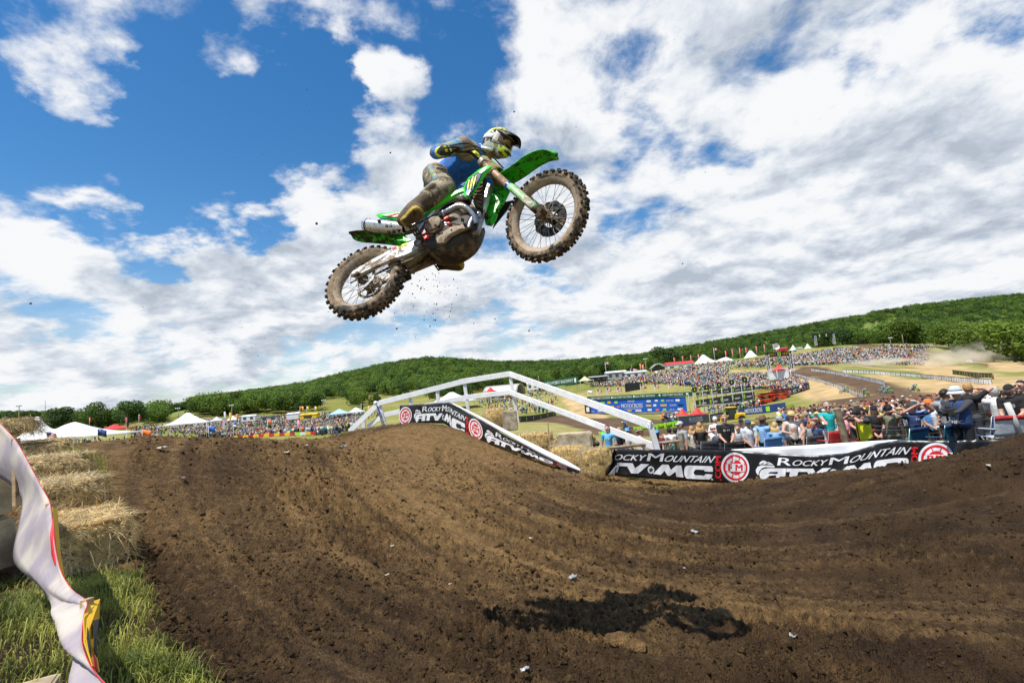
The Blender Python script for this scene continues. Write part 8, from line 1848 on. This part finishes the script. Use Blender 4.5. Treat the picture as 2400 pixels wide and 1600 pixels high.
for k, x in enumerate((702, 706, 718, 737)): flag(x, 952, 968, 247, 'tall %s flag on the food stand roof, number %s from the left' % (('red', 'yellow', 'yellow', 'yellow and red')[k], ('one', 'two', 'three', 'four')[k]), [(m_redc, m_gold, m_gold, m_gold)[k]], 4.5, 11)
for x, t, b, Y, c, lb_ in ((537, 967, 990, 220, m_gold, 'yellow and black feather flag in the left crowd'), (553, 970, 990, 222, m_orange, 'orange feather flag in the left crowd'), (846, 945, 966, 240, m_blackv, 'black feather flag beside the market tents'), (862, 951, 966, 240, m_gold, 'yellow feather flag beside the market tents'), (524, 965, 985, 225, WP, 'white feather flag in the left crowd'), (2298-1060, 885, 900, 300, WP, 'white feather flag above the arched hut')): flag(x, t, b, Y, lb_, [c], 5, 10, True)
# light masts
def mast(px, pyt, pyb, Y, label, lamps=True):
    b, t = at(px+2, pyb, Y), at(px, pyt, Y); t[0] = b[0]; o = empty('light_mast', b, label, 'mast', 'masts around the venue')
    def f():
        mb = MB(); mb.tube([b-[0, 0, 2], t], [.22, .14], 7); mb.build('pole', m_log, o, True)
        if lamps:
            mb = MB(); mb.box(t+[0, 0, -.2], (2.4, .2, .2)); mb.build('crossarm', m_grey, o, False)
            for dx in (-.9, 0, .9): mb = MB(); mb.box(t+[dx, -.3, .1], (.55, .4, .5), None, .08); mb.build('lamp_head', m_wsteel, o, False)
    under(o, f)
mast(42, 951, 1000, 210, 'wooden light mast at the far left above the trees'); mast(416, 957, 985, 240, 'light mast left of the second white tent'); mast(759, 938, 972, 250, 'light mast in front of the hillside meadow'); mast(1514, 841, 878, 300, 'light mast beside the stage'); mast(104, 938, 965, 420, 'thin relay mast on the left hill', False); mast(1480, 855, 880, 305, 'bare pole beside the white shed', False); mast(1262, 880, 905, 300, 'bare pole left of the small green sign', False); mast(2116, 783, 808, 285, 'bare pole above the ridge crowd', False); mast(2086, 792, 806, 290, 'light mast left of the bare pole on the ridge'); mast(542, 950, 985, 260, 'lamp mast behind the left crowd'); mast(390, 940, 962, 500, 'thin pole on the left hill crest', False)
# slanted marker boards by the jump
for px, py, Y, lb_ in ((2217, 866, 205, 'white slanted marker board at the edge of the dust'), (2275, 847, 215, 'white slanted marker board above the dust on the bank'), (2352, 861, 185, 'white slanted marker board farthest right')):
    p = at(px, py, Y); mb = MB(); mb.prism([p+[-1.4, 0, -.9], p+[1.4, 0, -.9], p+[1.1, .8, .9], p+[-1.3, .8, .9]], [p+[-1.4, 1.6, -.9], p+[1.4, 1.6, -.9], p+[1.1, .9, .9], p+[-1.3, .9, .9]]); tag(mb.build('marker_board', m_wsteel, None, False), lb_, 'marker board', 'slanted marker boards')
# other riders on the far straight
for px, py, Y, yaw, lb1, lb2 in ((1968, 898, 112, -40, 'distant dirt bike highest on the dark straight', 'distant rider in white highest on the dark straight'), (2013, 917, 97, -50, 'distant dirt bike at the near banner line', 'distant rider at the near banner line'), (2058, 912, 101, -35, 'distant dirt bike in the middle of the dark straight', 'distant rider in the middle of the dark straight'), (2069, 928, 92, -35, 'distant dirt bike lowest on the dark straight', 'distant rider lowest on the dark straight'), (2133, 921, 96, -60, 'distant dirt bike rightmost on the dark straight', 'distant rider rightmost on the dark straight'), (1480, 1007, 66, 200, 'green dirt bike parked behind the lower white rail', 'rider in white on the green bike behind the lower white rail')):
    p = at(px, py+6, Y); z = float(far_z(p[0], p[1])); M_ = Matrix.Translation(Vector((p[0], p[1], z+.34))) @ Matrix.Rotation(math.radians(yaw), 4, 'Z')
    for src, lb_ in ((BIKE, lb1), (RID, lb2)): c = copy_tree(src); c.matrix_world = M_; c['label'] = lb_; c['group'] = 'riders on the far course'
# ---------------------------------------------------------------- dust hanging behind a rider
def dust():
    m = bpy.data.materials.new('dust'); m.use_nodes = True; nt = m.node_tree; N = nt.nodes; L = nt.links; N.clear(); out = N.new('ShaderNodeOutputMaterial'); v = N.new('ShaderNodeVolumePrincipled'); v.inputs['Color'].default_value = (.97, .90, .76, 1); v.inputs['Anisotropy'].default_value = .2
    tc = N.new('ShaderNodeTexCoord'); ns = N.new('ShaderNodeTexNoise'); ns.inputs['Scale'].default_value = 2.2; ns.inputs['Detail'].default_value = 4; L.new(tc.outputs['Object'], ns.inputs['Vector'])
    ln = N.new('ShaderNodeVectorMath'); ln.operation = 'LENGTH'; L.new(tc.outputs['Object'], ln.inputs[0]); f = N.new('ShaderNodeMapRange'); f.interpolation_type = 'SMOOTHSTEP'; L.new(ln.outputs['Value'], f.inputs[0]); f.inputs[1].default_value = 1.0; f.inputs[2].default_value = .25
    k = N.new('ShaderNodeMapRange'); L.new(ns.outputs['Fac'], k.inputs[0]); k.inputs[1].default_value = .38; k.inputs[2].default_value = .70
    a = N.new('ShaderNodeMath'); a.operation = 'MULTIPLY'; L.new(f.outputs[0], a.inputs[0]); L.new(k.outputs[0], a.inputs[1]); b = N.new('ShaderNodeMath'); b.operation = 'MULTIPLY'; L.new(a.outputs[0], b.inputs[0]); b.inputs[1].default_value = .34; L.new(b.outputs[0], v.inputs['Density']); L.new(v.outputs[0], out.inputs['Volume'])
    for px, py, Y, sx, sz, lb_ in ((2225, 848, 205, 17, 8, 'pale brown dust cloud rising at the end of the jump'), (2320, 825, 228, 15, 7, 'thin dust haze drifting before the right trees'), (2040, 853, 222, 22, 3.2, 'low streak of dust along the crowd edge')):
        p = at(px, py, Y); mb = MB(); mb.ell((0, 0, 0), (1, 1, 1), 20, 12); o = mb.build('dust_cloud', m, None, True, loc=tuple(p)); o.scale = (sx, sx*.6, sz); tag(o, lb_, 'dust', kind='stuff')
dust()
